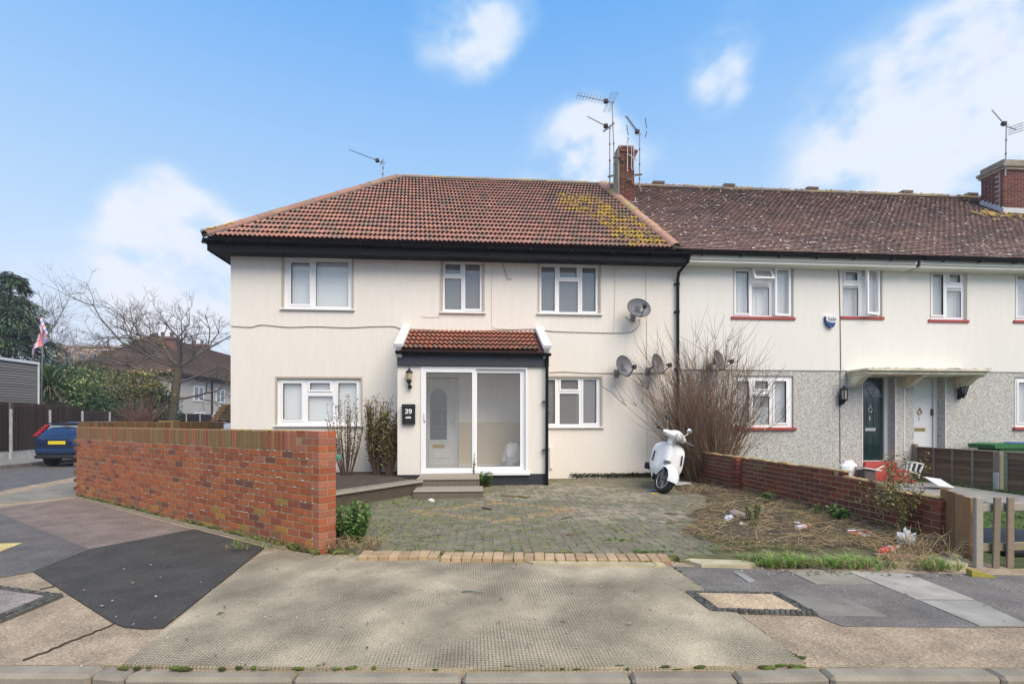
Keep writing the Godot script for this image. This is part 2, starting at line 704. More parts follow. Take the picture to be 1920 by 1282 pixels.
func ground() -> void:
	var grit: Texture2D = texs["grit"]
	var broad: Texture2D = texs["broad"]
	var speck: Texture2D = texs["speck"]
	var tar := stain(relief(tone(mat("asphalt", Color(1, 1, 1), 0.93), texs["pebbles"], 0.75), texs["pebbles"], 0.15), broad, 3.1)
	var b := MB.new()
	b.col = Color(0.13, 0.12, 0.09)
	b.box(Vector3(-260, -0.5, -300), Vector3(260, -0.14, 120))
	struct("ground", b, soil_m)
	b = MB.new()
	b.col = Color(0.13, 0.125, 0.12)
	b.box(Vector3(-14.4, -0.3, -140), Vector3(-8.0, -0.1, 40))
	struct("side_road", b, tar)
	b = MB.new()
	b.col = Color(0.11, 0.115, 0.13)
	b.slab(PackedVector2Array([Vector2(-8.0, 8.5), Vector2(60, 8.5), Vector2(60, 17.5), Vector2(-8.0, 17.5)]), -0.3, -0.1)
	struct("front_road", b, tar)
	# painted edge line of the side road
	b = MB.new()
	b.col = Color(0.62, 0.52, 0.22)
	b.slab(PackedVector2Array([Vector2(-9.46, 3.2), Vector2(-9.46, 0.5), Vector2(-9.86, -1.7), Vector2(-9.98, -9), Vector2(-10.06, -9), Vector2(-9.94, -1.7), Vector2(-9.54, 0.5), Vector2(-9.54, 3.2)]), -0.1, -0.096)
	struct("road_marking", b, tar)

	# far pavement beside the dark fence
	b = MB.new()
	b.col = Color(0.24, 0.23, 0.21)
	b.slab(PackedVector2Array([Vector2(-14.52, 20), Vector2(-14.52, -60), Vector2(-17.9, -60), Vector2(-17.9, 20)]), -0.14, 0.03)
	struct("far_pavement", b, concrete_m)
	b = MB.new()
	for k in 70:
		b.col = shade(Color(0.2, 0.19, 0.17), 0.15)
		b.cbox(Vector3(-14.52, -0.2, 18.0 - k), Vector3(-14.395, 0.034, 18.99 - k), 0.015)
	struct("far_kerb", b, concrete_m)

	# the corner pavement: one base sheet, then the patches laid in it
	var kerb_a: Vector2 = Vector2(-2.657, 8.563)
	var kerb_b: Vector2 = Vector2(3.061, 9.034)
	var kd := (kerb_b - kerb_a).normalized()
	var edge := PackedVector2Array()
	edge.append(kerb_a + kd * 22.0)
	edge.append(kerb_a)
	for p in [[-0.9, 0.0], [-2.2, 0.1], [-3.5, 0.5], [-4.7, 1.3], [-5.6, 2.5], [-6.2, 4.0], [-6.5, 5.6]]:
		edge.append(kerb_a + kd * p[0] + Vector2(kd.y, -kd.x) * p[1])
	edge.append(Vector2(-9.36, 0.6))
	edge.append(Vector2(-9.78, -1.7))
	edge.append(Vector2(-9.9, -9.0))
	edge.append(Vector2(-9.9, -50.0))
	var base := edge.duplicate()
	base.append_array([Vector2(-7.4, -50.0), Vector2(-7.4, 1.6), Vector2(-1.6, 6.15), Vector2(4.95, 6.45), Vector2(5.0, 7.28), Vector2(26.0, 9.2)])
	b = MB.new()
	b.col = Color(0.37, 0.29, 0.195)
	b.slab(base, -0.14, 0.0)
	struct("pavement", b, aggregate_m)

	var patch := func(called: String, pts: Array, col: Color, m: Material, y := 0.006) -> void:
		var q := MB.new()
		q.col = col
		q.slab(PackedVector2Array(pts), -0.02, y)
		struct(called, q, m)
	patch.call("grey_pavement", [Vector2(-8.801, 3.619), Vector2(-7.185, 1.885), Vector2(-7.626, 1.154), Vector2(-9.053, -0.618), Vector2(-8.707, 1.362), Vector2(-8.791, 3.364)], Color(0.25, 0.23, 0.185), tar)
	patch.call("pink_pavement", [Vector2(-7.745, 3.218), Vector2(-7.478, 2.997), Vector2(-7.085, 2.020), Vector2(-3.501, 4.962), Vector2(-4.080, 5.900), Vector2(-6.962, 3.592)], Color(0.215, 0.165, 0.14), tar)
	patch.call("blue_asphalt_pavement", [Vector2(-8.596, 2.810), Vector2(-6.962, 3.592), Vector2(-4.080, 5.900), Vector2(-3.986, 6.711), Vector2(-4.121, 6.873), Vector2(-4.613, 7.064)], Color(0.135, 0.124, 0.113), tar, 0.01)
	patch.call("dark_asphalt_pavement", [Vector2(-4.080, 5.900), Vector2(-3.519, 4.929), Vector2(-2.244, 5.973), Vector2(-2.043, 8.117), Vector2(-2.148, 8.126), Vector2(-2.315, 8.079), Vector2(-2.450, 7.988), Vector2(-3.986, 6.711)], Color(0.062, 0.056, 0.049), tar, 0.012)
	patch.call("grey_asphalt_pavement", [Vector2(1.844, 6.973), Vector2(2.869, 7.189), Vector2(3.396, 7.262), Vector2(4.866, 7.503), Vector2(5.523, 7.704), Vector2(4.293, 8.579), Vector2(3.353, 8.515), Vector2(2.463, 8.429), Vector2(2.434, 8.346), Vector2(2.414, 8.239), Vector2(2.397, 7.810), Vector2(1.692, 7.719)], Color(0.175, 0.16, 0.14), tar)
	patch.call("pale_paving", [Vector2(2.864, 7.188), Vector2(3.390, 7.270), Vector2(3.362, 7.623), Vector2(2.866, 7.599)], Color(0.3, 0.28, 0.215), concrete_m, 0.012)
	patch.call("pale_paving", [Vector2(3.395, 7.271), Vector2(3.885, 7.396), Vector2(3.820, 8.045), Vector2(3.384, 8.000)], Color(0.4, 0.37, 0.31), concrete_m, 0.012)
	patch.call("pale_paving", [Vector2(3.387, 8.029), Vector2(3.810, 8.067), Vector2(3.709, 8.534), Vector2(3.366, 8.507)], Color(0.33, 0.31, 0.27), concrete_m, 0.012)
	patch.call("pale_paving", [Vector2(2.395, 7.835), Vector2(2.852, 7.894), Vector2(2.899, 8.306), Vector2(2.420, 8.259)], Color(0.22, 0.205, 0.17), concrete_m, 0.01)
	patch.call("pale_paving", [Vector2(2.351, 7.198), Vector2(2.427, 7.188), Vector2(2.406, 7.478), Vector2(2.331, 7.501)], Color(0.3, 0.3, 0.27), concrete_m, 0.012)
	# yellow paint patch on the blue asphalt
	b = MB.new()
	b.col = Color(0.62, 0.5, 0.2)
	b.slab(PackedVector2Array([Vector2(-5.435, 5.727), Vector2(-5.244, 5.576), Vector2(-5.030, 5.568), Vector2(-4.925, 5.945), Vector2(-5.052, 6.142)]), 0.0, 0.0145)
	struct("road_marking", b, tar)

	# the concrete crossover in front of the drive
	var mesh_print := imprint()
	var press := stain(relief(tone(mat("pressed_concrete", Color(0.37, 0.315, 0.215), 0.95), mesh_print, 2.1), mesh_print, 0.25), noise_tex("tyre", 0.0095, 6, 0.42, 1.0), 3.6)
	b = MB.new()
	var q := [Vector2(-2.210, 6.044), Vector2(-1.555, 6.330), Vector2(-1.005, 6.413), Vector2(0.487, 6.666), Vector2(1.206, 6.778), Vector2(1.844, 6.973), Vector2(1.867, 8.148), Vector2(1.859, 8.917), Vector2(1.514, 8.927), Vector2(-0.079, 8.829), Vector2(-1.433, 8.706), Vector2(-1.954, 8.642)]
	b.slab(PackedVector2Array(q), -0.08, 0.016)
	struct("concrete_crossover", b, press)
	# mossy gap round it
	b = MB.new()
	b.col = Color(0.07, 0.09, 0.02)
	for k in 130:
		var t := rr(0, 1)
		var p: Vector2 = (q[11] as Vector2).lerp(q[7], t) + Vector2(0, 0.028 + rr(-0.01, 0.012))
		if k > 90:
			p = (q[5] as Vector2).lerp(q[7], rr(0, 1)) + Vector2(rr(-0.005, 0.02), 0)
		b.col = shade(Color(0.08, 0.11, 0.02), 0.5)
		b.ball(Vector3(p.x, rr(-0.005, 0.012), p.y), Vector3(rr(0.01, 0.05), rr(0.005, 0.012), rr(0.006, 0.014)), 6)
	tag(part(self, "moss", b, soil_m), "green moss in the gap along the concrete crossover", "moss", "", "stuff")

	# kerbs: full height to the left and right, dropped across the crossover
	var root := thing("kerb", "row of weathered concrete kerb stones dropped across the drive", "kerb")
	root.set_meta("kind", "structure")
	var nrm := Vector2(-kd.y, kd.x)
	if nrm.y < 0:
		nrm = -nrm
	var stone := func(s0: float, s1: float, h0: float, h1: float, tint: float) -> void:
		var mb := MB.new()
		mb.col = Color(0.3 * tint, 0.265 * tint, 0.205 * tint)
		var at := kerb_a + kd * s0
		var bx := Basis(Vector3(kd.x, 0, kd.y), Vector3.UP, Vector3(nrm.x, 0, nrm.y))
		var l := s1 - s0 - 0.008
		mb.cbox(Vector3(0, -0.3, 0), Vector3(l, 0, 0.125), 0.02)
		for i in mb.v.size():
			if mb.v[i].y > -0.15:
				mb.v[i].y += lerpf(h0, h1, mb.v[i].x / l)
		var o := part(root, "kerb_stone", mb, concrete_m, true)
		o.transform = Transform3D(bx, Vector3(at.x, 0.004, at.y))
	var sx := -0.9
	var sl: float = (Vector2(-1.999, 8.675) - kerb_a).length()
	var sr: float = (Vector2(1.427, 8.974) - kerb_a).length()
	var st: float = (Vector2(1.921, 8.989) - kerb_a).length()
	stone.call(sl - 1.83, sl - 0.915, 0, 0, 0.95)
	stone.call(sl - 0.915, sl - 0.06, 0, 0, 1.0)
	stone.call(sl - 0.06, sl + 0.12, 0, -0.015, 0.9)
	var s := sl + 0.12
	while s < sr - 0.1:
		var e := minf(s + 0.915, sr)
		if sr - e < 0.3:
			e = sr
		stone.call(s, e, -0.015, -0.015, rr(0.9, 1.08))
		s = e
	stone.call(sr, st, -0.015, 0, 0.95)
	for k in 4:
		stone.call(st + k * 0.915, st + (k + 1) * 0.915, 0, 0, rr(0.9, 1.05))

	covers()
	drive()


# service covers in the pavement: a pressed frame round a concrete fill
func covers() -> void:
	var cover := func(label: String, c: Array, fill: Color) -> void:
		var m: Vector2 = (c[0] + c[1] + c[2] + c[3]) / 4.0
		var root := thing("inspection_cover", label, "manhole cover", Vector3(m.x, 0, m.y), "inspection covers set in the pavement")
		var f := MB.new()
		for ring in 3:
			for i in 4:
				var k := 1.0 - ring * 0.075
				var a: Vector2 = m + (c[i] - m) * k
				var d: Vector2 = m + (c[(i + 1) % 4] - m) * k
				var cnt := int((d - a).length() / 0.035)
				for j in cnt:
					f.col = shade(Color(0.1, 0.1, 0.09), 0.4)
					var p := a.lerp(d, (j + 0.5) / cnt)
					var h := rr(0.024, 0.032)
					f.cbox(Vector3(-0.014, 0, -0.009), Vector3(0.014, h, 0.009), 0.003, Transform3D(Basis(Vector3.UP, -(d - a).angle()), Vector3(p.x, 0, p.y)))
		part(root, "frame", f, concrete_m)
		var g := MB.new()
		g.col = fill
		var pts := PackedVector2Array()
		for i in 4:
			pts.append(m + (c[i] - m) * 0.8)
		g.slab(pts, -0.01, 0.024)
		part(root, "infill", g, aggregate_m)
		g = MB.new()
		g.col = Color(0.12, 0.115, 0.1)
		pts = PackedVector2Array()
		for i in 4:
			pts.append(m + (c[i] - m) * 1.02)
		g.slab(pts, -0.02, 0.019)
		part(root, "bed", g, concrete_m)
	cover.call("rectangular inspection cover with tan gravel fill beside the drive crossover", [Vector2(1.692, 7.719), Vector2(2.397, 7.810), Vector2(2.414, 8.239), Vector2(1.701, 8.125)], Color(0.5, 0.38, 0.24))
	cover.call("grey gravel filled inspection cover in the buff pavement left of the crossover", [Vector2(-4.615, 6.895), Vector2(-3.195, 7.429), Vector2(-3.205, 7.930), Vector2(-3.979, 7.889)], Color(0.3, 0.26, 0.23))
	# small covers and the cracks in the old concrete
	var crack := MB.new()
	crack.col = Color(0.06, 0.055, 0.045)
	for line in [[Vector2(-2.556, 8.533), Vector2(-2.420, 8.027)], [Vector2(-3.510, 7.229), Vector2(-3.437, 7.127)], [Vector2(1.866, 8.158), Vector2(1.864, 8.911)], [Vector2(1.837, 6.990), Vector2(1.697, 7.707)]]:
		var p := PackedVector3Array()
		for i in 15:
			var t := i / 14.0
			var w: Vector2 = (line[0] as Vector2).lerp(line[1], t) + Vector2(rr(-0.012, 0.012), rr(-0.008, 0.008))
			p.append(Vector3(w.x, 0.004, w.y))
		crack.tube(p, 0.008, 0.007, 5)
	var o := part(self, "pavement_cracks", crack, soil_m)
	tag(o, "dark cracks and joints across the buff concrete pavement", "cracks", "", "stuff")


# block paving in a square herringbone, with a row of tan edging blocks
func drive() -> void:
	var root := thing("driveway", "weathered block paved front drive with a tan edging row", "driveway", Vector3(1.0, 0, 3.6))
	root.set_meta("kind", "structure")
	var b := MB.new()
	b.col = Color(0.14, 0.135, 0.06)
	var area := PackedVector2Array([Vector2(-1.406, 6.332), Vector2(-1.069, 6.358), Vector2(1.231, 6.678), Vector2(1.869, 6.786), Vector2(2.769, 6.970), Vector2(3.840, 7.052), Vector2(4.93, 6.3), Vector2(4.93, 0.0), Vector2(-5.2, 0.0), Vector2(-5.2, 3.0)])
	b.slab(area, -0.02, 0.0455)
	part(root, "bedding", b, soil_m)
	# outline of the visible blocks
	var vis := PackedVector2Array([Vector2(-1.348, 6.308), Vector2(-1.075, 6.329), Vector2(1.247, 6.613), Vector2(2.166, 6.786), Vector2(2.512, 6.583), Vector2(3.092, 5.418), Vector2(4.127, 4.549), Vector2(5.002, 2.699), Vector2(4.8, 1.0), Vector2(4.8, 0.05), Vector2(2.6, 0.05), Vector2(0.4, 1.25), Vector2(-1.4, 2.6), Vector2(-2.350, 2.775)])
	var pale := [Vector3(2.0, 0, 1.7), Vector3(0.9, 0, 2.6), Vector3(2.6, 0, 2.9), Vector3(2.0, 0, 4.4)]
	var shape := MB.new()
	shape.cbox(Vector3(-0.0988, -0.05, -0.0488), Vector3(0.0988, 0, 0.0488), 0.0035)
	var greys := Color(0.2, 0.18, 0.125)
	var tints := [greys, greys * 0.93, greys * 1.07, Color(0.215, 0.185, 0.125), Color(0.18, 0.175, 0.11), Color(0.33, 0.235, 0.125), Color(0.28, 0.21, 0.125), Color(0.29, 0.255, 0.18), Color(0.32, 0.28, 0.2), Color(0.26, 0.225, 0.16)]
	var items := []
	var skew := Basis(Vector3.UP, deg_to_rad(-1.5))
	var origin := Vector3(-4.0, 0, -1.0)
	for j in 92:
		for i in 100:
			var m := posmod(i - j, 4)
			if m != 0 and m != 2:
				continue
			var p := Vector3(i * 0.1 + 0.1, 0, j * 0.1 + 0.05) if m == 0 else Vector3(i * 0.1 + 0.05, 0, j * 0.1)
			var w := origin + skew * p
			if not Geometry2D.is_point_in_polygon(Vector2(w.x, w.z), vis):
				continue
			var yaw := 0.0 if m == 0 else PI / 2
			# tan band: a zig-zag diamond in the middle of the grey
			var k := rng.randi() % 5
			var dx := w.x - 0.35
			var dz := w.z - 4.15
			var ring := absf(dx) * 0.62 + absf(dz)
			if ring > 0.62 and ring < 0.86:
				k = 5 + rng.randi() % 2
			var paleness := 0.0
			for s: Vector3 in pale:
				paleness = maxf(paleness, 1.15 - Vector2(w.x - s.x, (w.z - s.z) * 1.3).length() / 1.1)
			if rng.randf() < paleness and k < 5:
				k = 7 + rng.randi() % 3
			var tilt := Basis.from_euler(Vector3(rr(-0.012, 0.012), yaw + rr(-0.02, 0.02), rr(-0.012, 0.012)))
			items.append([Transform3D(skew * tilt, w + Vector3(0, 0.05 + rr(-0.004, 0.004), 0) - root.position), k])
	var paver_m := stain(relief(tone(mat("paver", Color(1, 1, 1), 0.95), texs["grit"], 0.4), texs["grit"], 0.35), texs["broad"], 1.9)
	pieces(root, "paver", shape, tints, paver_m, items)
	# edging row
	var eshape := MB.new()
	eshape.cbox(Vector3(-0.0475, -0.06, -0.11), Vector3(0.0475, 0, 0.11), 0.007)
	var ed := []
	var line := [Vector2(-1.114, 6.592), Vector2(-0.338, 6.632), Vector2(-0.303, 6.693), Vector2(1.895, 6.948)]
	for seg in [[0, 1], [2, 3]]:
		var a: Vector2 = line[seg[0]]
		var d: Vector2 = line[seg[1]]
		var cnt := int(round((d - a).length() / 0.1))
		for k in cnt:
			var p := a.lerp(d, (k + 0.5) / cnt)
			ed.append([Transform3D(Basis.from_euler(Vector3(rr(-0.03, 0.03), -(d - a).angle() + rr(-0.03, 0.03), rr(-0.02, 0.02))), Vector3(p.x, 0.058 + rr(-0.004, 0.004), p.y - 0.1) - root.position), rng.randi() % 4])
	pieces(root, "edging_block", eshape, [Color(0.46, 0.33, 0.19), Color(0.42, 0.3, 0.175), Color(0.5, 0.36, 0.22), Color(0.4, 0.27, 0.16)], paver_m, ed)
	# broken concrete haunching at the right end of the edging
	for h in [[Vector2(1.982, 6.734), Vector2(2.816, 6.798), Vector2(2.780, 6.970), Vector2(2.549, 7.097), Vector2(2.131, 7.048)], [Vector2(0.478, 6.756), Vector2(1.787, 6.931), Vector2(1.790, 7.056), Vector2(0.568, 6.874)], [Vector2(4.101, 6.877), Vector2(4.383, 6.816), Vector2(4.823, 7.051), Vector2(4.558, 7.287), Vector2(3.954, 7.170)]]:
		var hb := MB.new()
		hb.col = Color(0.47, 0.42, 0.27)
		hb.slab(PackedVector2Array(h), 0.0, 0.035)
		part(root, "concrete_haunching", hb, concrete_m)
	# joints filled with moss and small weeds
	var tuft := MB.new()
	for k in 7:
		var a := rr(0, TAU)
		tuft.leaf(Vector3(0, 0, 0), Vector3(cos(a) * 0.022, rr(0.008, 0.02), sin(a) * 0.022), 0.006, Vector3.UP)
	var xs := []
	var cs := []
	for k in 5200:
		var p := Vector2(rr(-2.5, 4.7), rr(1.2, 6.9))
		var wet := clampf(1.15 - (p.x + 2.2) / 3.6, 0.1, 1.0) + (0.4 if p.y > 5.0 else 0.0)
		if rng.randf() > wet * 0.8 or not Geometry2D.is_point_in_polygon(p, vis):
			continue
		var cell := Vector2(snappedf(p.x, 0.1), p.y) if rng.randf() < 0.7 else Vector2(p.x, snappedf(p.y, 0.1))
		xs.append(Transform3D(Basis(Vector3.UP, rr(0, TAU)).scaled(Vector3.ONE * rr(0.3, 0.9)), Vector3(cell.x, 0.047, cell.y) - root.position))
		cs.append(shade(Color(0.13, 0.2, 0.035), 0.4))
	scatter(root, "joint_weeds", tuft, leaf_m, xs, cs)
	var strip := MB.new()
	strip.cbox(Vector3(-0.5, 0, -0.5), Vector3(0.5, 1, 0.5), 0.2)
	xs = []
	cs = []
	for k in 5200:
		var p := Vector2(rr(-2.5, 4.7), rr(1.2, 6.9))
		var wet := clampf(1.2 - (p.x + 2.2) / 4.2, 0.08, 1.0) + (0.45 if p.y > 4.6 else 0.0)
		if rng.randf() > wet or not Geometry2D.is_point_in_polygon(p, vis):
			continue
		var along := rng.randf() < 0.55
		var q := skew * (Vector3(p.x, 0, p.y) - origin)
		q = Vector3(snappedf(q.x, 0.1), 0, q.z) if along else Vector3(q.x, 0, snappedf(q.z, 0.1))
		q = origin + skew * q
		xs.append(Transform3D(Basis(Vector3.UP, PI / 2 if along else 0.0) * Basis.from_scale(Vector3(rr(0.03, 0.11), rr(0.004, 0.009), rr(0.006, 0.014))), Vector3(q.x, 0.0465, q.z) - root.position))
		cs.append(shade(Color(0.2, 0.25, 0.05), 0.4))
	scatter(root, "joint_moss", strip, soil_m, xs, cs)



# a framed window: frame outline and glass rectangles lie in the plane z; sash marks the opening lights
func window(house: Node3D, label: String, r: Rect2, panes: Array, z: float, sill_col: Color, cover := "", sill := true) -> MeshInstance3D:
	var holes := []
	for q in panes:
		holes.append(q[0])
	var f := MB.new()
	f.panel(r, holes, z, z - 0.065)
	var o := part(house, "window", f, upvc)
	if label:
		o.set_meta("label", label)
	for q in panes:
		var g: Rect2 = q[0]
		var s := MB.new()
		var gk := 0.012  # dark rubber gasket round the glass
		s.col = Color(0.02, 0.02, 0.02)
		s.panel(g.grow(0.001), [g.grow(-gk * 0.5)], z - 0.012, z - 0.03)
		part(o, "gasket", s, plain_m)
		if q[1]:
			s = MB.new()
			var w := 0.042
			var outer := g.grow(w)
			s.panel(outer, [g], z + 0.016, z + 0.001)
			s.rim(g, z + 0.016, z - 0.012, true)
			part(o, "sash", s, upvc)
		s = MB.new()
		s.box(Vector3(g.position.x, g.position.y, z - 0.026), Vector3(g.end.x, g.end.y, z - 0.022))
		s.box(Vector3(g.position.x, g.position.y, z - 0.046), Vector3(g.end.x, g.end.y, z - 0.042))
		part(o, "pane", s, glass)
	if sill:
		var s := MB.new()
		s.col = sill_col
		var h := 0.035 if sill_col.g > 0.3 else 0.065
		s.cbox(Vector3(r.position.x - 0.07, r.position.y - h, z - 0.05), Vector3(r.end.x + 0.07, r.position.y + 0.002, 0.055), 0.006)
		part(o, "sill", s, paint_m)
	if cover == "blind":
		var s := MB.new()
		s.col = Color(0.95, 0.99, 1.0)
		var y := r.position.y + 0.06
		while y < r.end.y - 0.06:
			s.box(Vector3(r.position.x + 0.05, -0.0006, -0.0125), Vector3(r.end.x - 0.05, 0.0006, 0.0125), Transform3D(Basis(Vector3.RIGHT, 1.2), Vector3(0, y, z - 0.1)))
			y += 0.0215
		tag(part(o, "blind", s, cloth_m), "", "", "", "stuff")
	elif cover == "net":
		var rows := []
		for j in 9:
			var row := PackedVector3Array()
			for i in 121:
				var t := i / 120.0
				row.append(Vector3(lerpf(r.position.x, r.end.x, t), lerpf(r.position.y + 0.04, r.end.y, j / 8.0), z - 0.17 + 0.02 * sin(t * 95.0 + 0.5 * sin(t * 23.0)) + 0.012 * sin(t * 41.0 + j * 0.15)))
			rows.append(row)
		var s := MB.new()
		s.grid(rows)
		part(o, "net_curtain", s, cloth_m)
	return o


# interlocking tile with two rolls across its 0.2 m; local x across, y up the slope, z out of the roof
func roll_tile(len: float, lip: Color) -> MB:
	var b := MB.new()
	var xs := [-0.1, -0.088, -0.074, -0.05, -0.026, -0.012, 0.0, 0.012, 0.026, 0.05, 0.074, 0.088, 0.1]
	var hs := [0.0, 0.0, 0.016, 0.03, 0.016, 0.0, 0.0, 0.0, 0.016, 0.03, 0.016, 0.0, 0.0]
	var lo := PackedVector3Array()
	var hi := PackedVector3Array()
	for i in xs.size():
		lo.append(Vector3(xs[i] * 0.995, 0, hs[i] + 0.054))
		hi.append(Vector3(xs[i] * 0.995, len + 0.05, hs[i] + 0.006))
	b.grid([lo, hi])
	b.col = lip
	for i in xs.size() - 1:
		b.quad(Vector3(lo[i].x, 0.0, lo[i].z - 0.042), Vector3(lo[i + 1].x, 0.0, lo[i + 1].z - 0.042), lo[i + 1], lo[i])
	return b


# half-round ridge and hip tiles along a line
func ridge_run(parent: Node3D, a: Vector3, d: Vector3, r: float, tints: Array, len := 0.45) -> void:
	var shape := MB.new()
	var rows := []
	for j in 2:
		var row := PackedVector3Array()
		for i in 9:
			var t := PI * i / 8.0
			row.append(Vector3(-cos(t) * r * 1.0, sin(t) * r * 0.85, j * (len - 0.006)))
		rows.append(row)
	shape.grid(rows, false, true)
	var rim := MB.new()
	for e in 2:
		for i in 8:
			var p: Vector3 = rows[e][i]
			var q: Vector3 = rows[e][i + 1]
			shape.oquad(p, q, q * Vector3(0.84, 0.84, 1), p * Vector3(0.84, 0.84, 1), Vector3(0, 0, 1 if e else -1))
	var z := (d - a).normalized()
	var x := Vector3.UP.cross(z).normalized()
	var y := z.cross(x)
	var cnt := int((d - a).length() / len)
	var items := []
	for k in cnt:
		var bs := Basis(x, y, z) * Basis.from_euler(Vector3(rr(-0.012, 0.012), rr(-0.012, 0.012), 0))
		items.append([Transform3D(bs, a + z * (k * len) + rv(0.004) - parent.global_position), rng.randi() % tints.size()])
	pieces(parent, "ridge_tile", shape, tints, tile_m, items)
	# bedding mortar under the tiles
	var m := MB.new()
	m.col = Color(0.25, 0.23, 0.2)
	m.bar(a - y * 0.0, d - y * 0.0, r * 1.85, r * 0.5, y)
	part(parent, "ridge_bedding", m, mortar)


const EAVE := Vector2(0.45, 5.27)
const RIDGE := Vector2(-4.29, 8.90)


func roof_point(x: float, t: float) -> Vector3:
	return Vector3(x, lerpf(EAVE.y, RIDGE.y, t), lerpf(EAVE.x, RIDGE.x, t))


func roof_basis() -> Basis:
	var up := (Vector3(0, RIDGE.y, RIDGE.x) - Vector3(0, EAVE.y, EAVE.x)).normalized()
	return Basis(Vector3.RIGHT, up, Vector3.RIGHT.cross(up))


# a horizontal half-round gutter along x
func gutter(x0: float, y0: float, x1: float, y1: float, z: float, r := 0.06) -> MB:
	var b := MB.new()
	var rows := []
	for e in 2:
		var row := PackedVector3Array()
		for i in 9:
			var t := PI + PI * i / 8.0
			row.append(Vector3(x1 if e else x0, (y1 if e else y0) + sin(t) * r, z - cos(t) * r))
		rows.append(row)
	b.grid(rows, false, true)
	var inner := []
	for row: PackedVector3Array in rows:
		var q := PackedVector3Array()
		for p in row:
			var m := Vector3(p.x, y0 if p.x == x0 else y1, z)
			q.append(m + (p - m) * 0.93)
		inner.append(q)
	b.grid(inner)
	for e in 2:
		for i in 8:
			var m := Vector3(rows[e][0].x, y1 if e else y0, z)
			b.otri(m, rows[e][i], rows[e][i + 1], Vector3(1 if e else -1, 0, 0))
	for k in [0, 8]:
		b.oquad(rows[0][k], rows[1][k], inner[1][k], inner[0][k], Vector3.UP)
	# brackets and unions
	var x := x0 + 0.5
	while x < x1:
		var y := lerpf(y0, y1, (x - x0) / (x1 - x0))
		b.box(Vector3(x - 0.012, y - r - 0.012, z - r - 0.02), Vector3(x + 0.012, y - r + 0.02, z + 0.02))
		b.box(Vector3(x - 0.012, y - r - 0.008, z + 0.02), Vector3(x + 0.012, y - 0.02, z + r + 0.006))
		x += 0.92
	return b


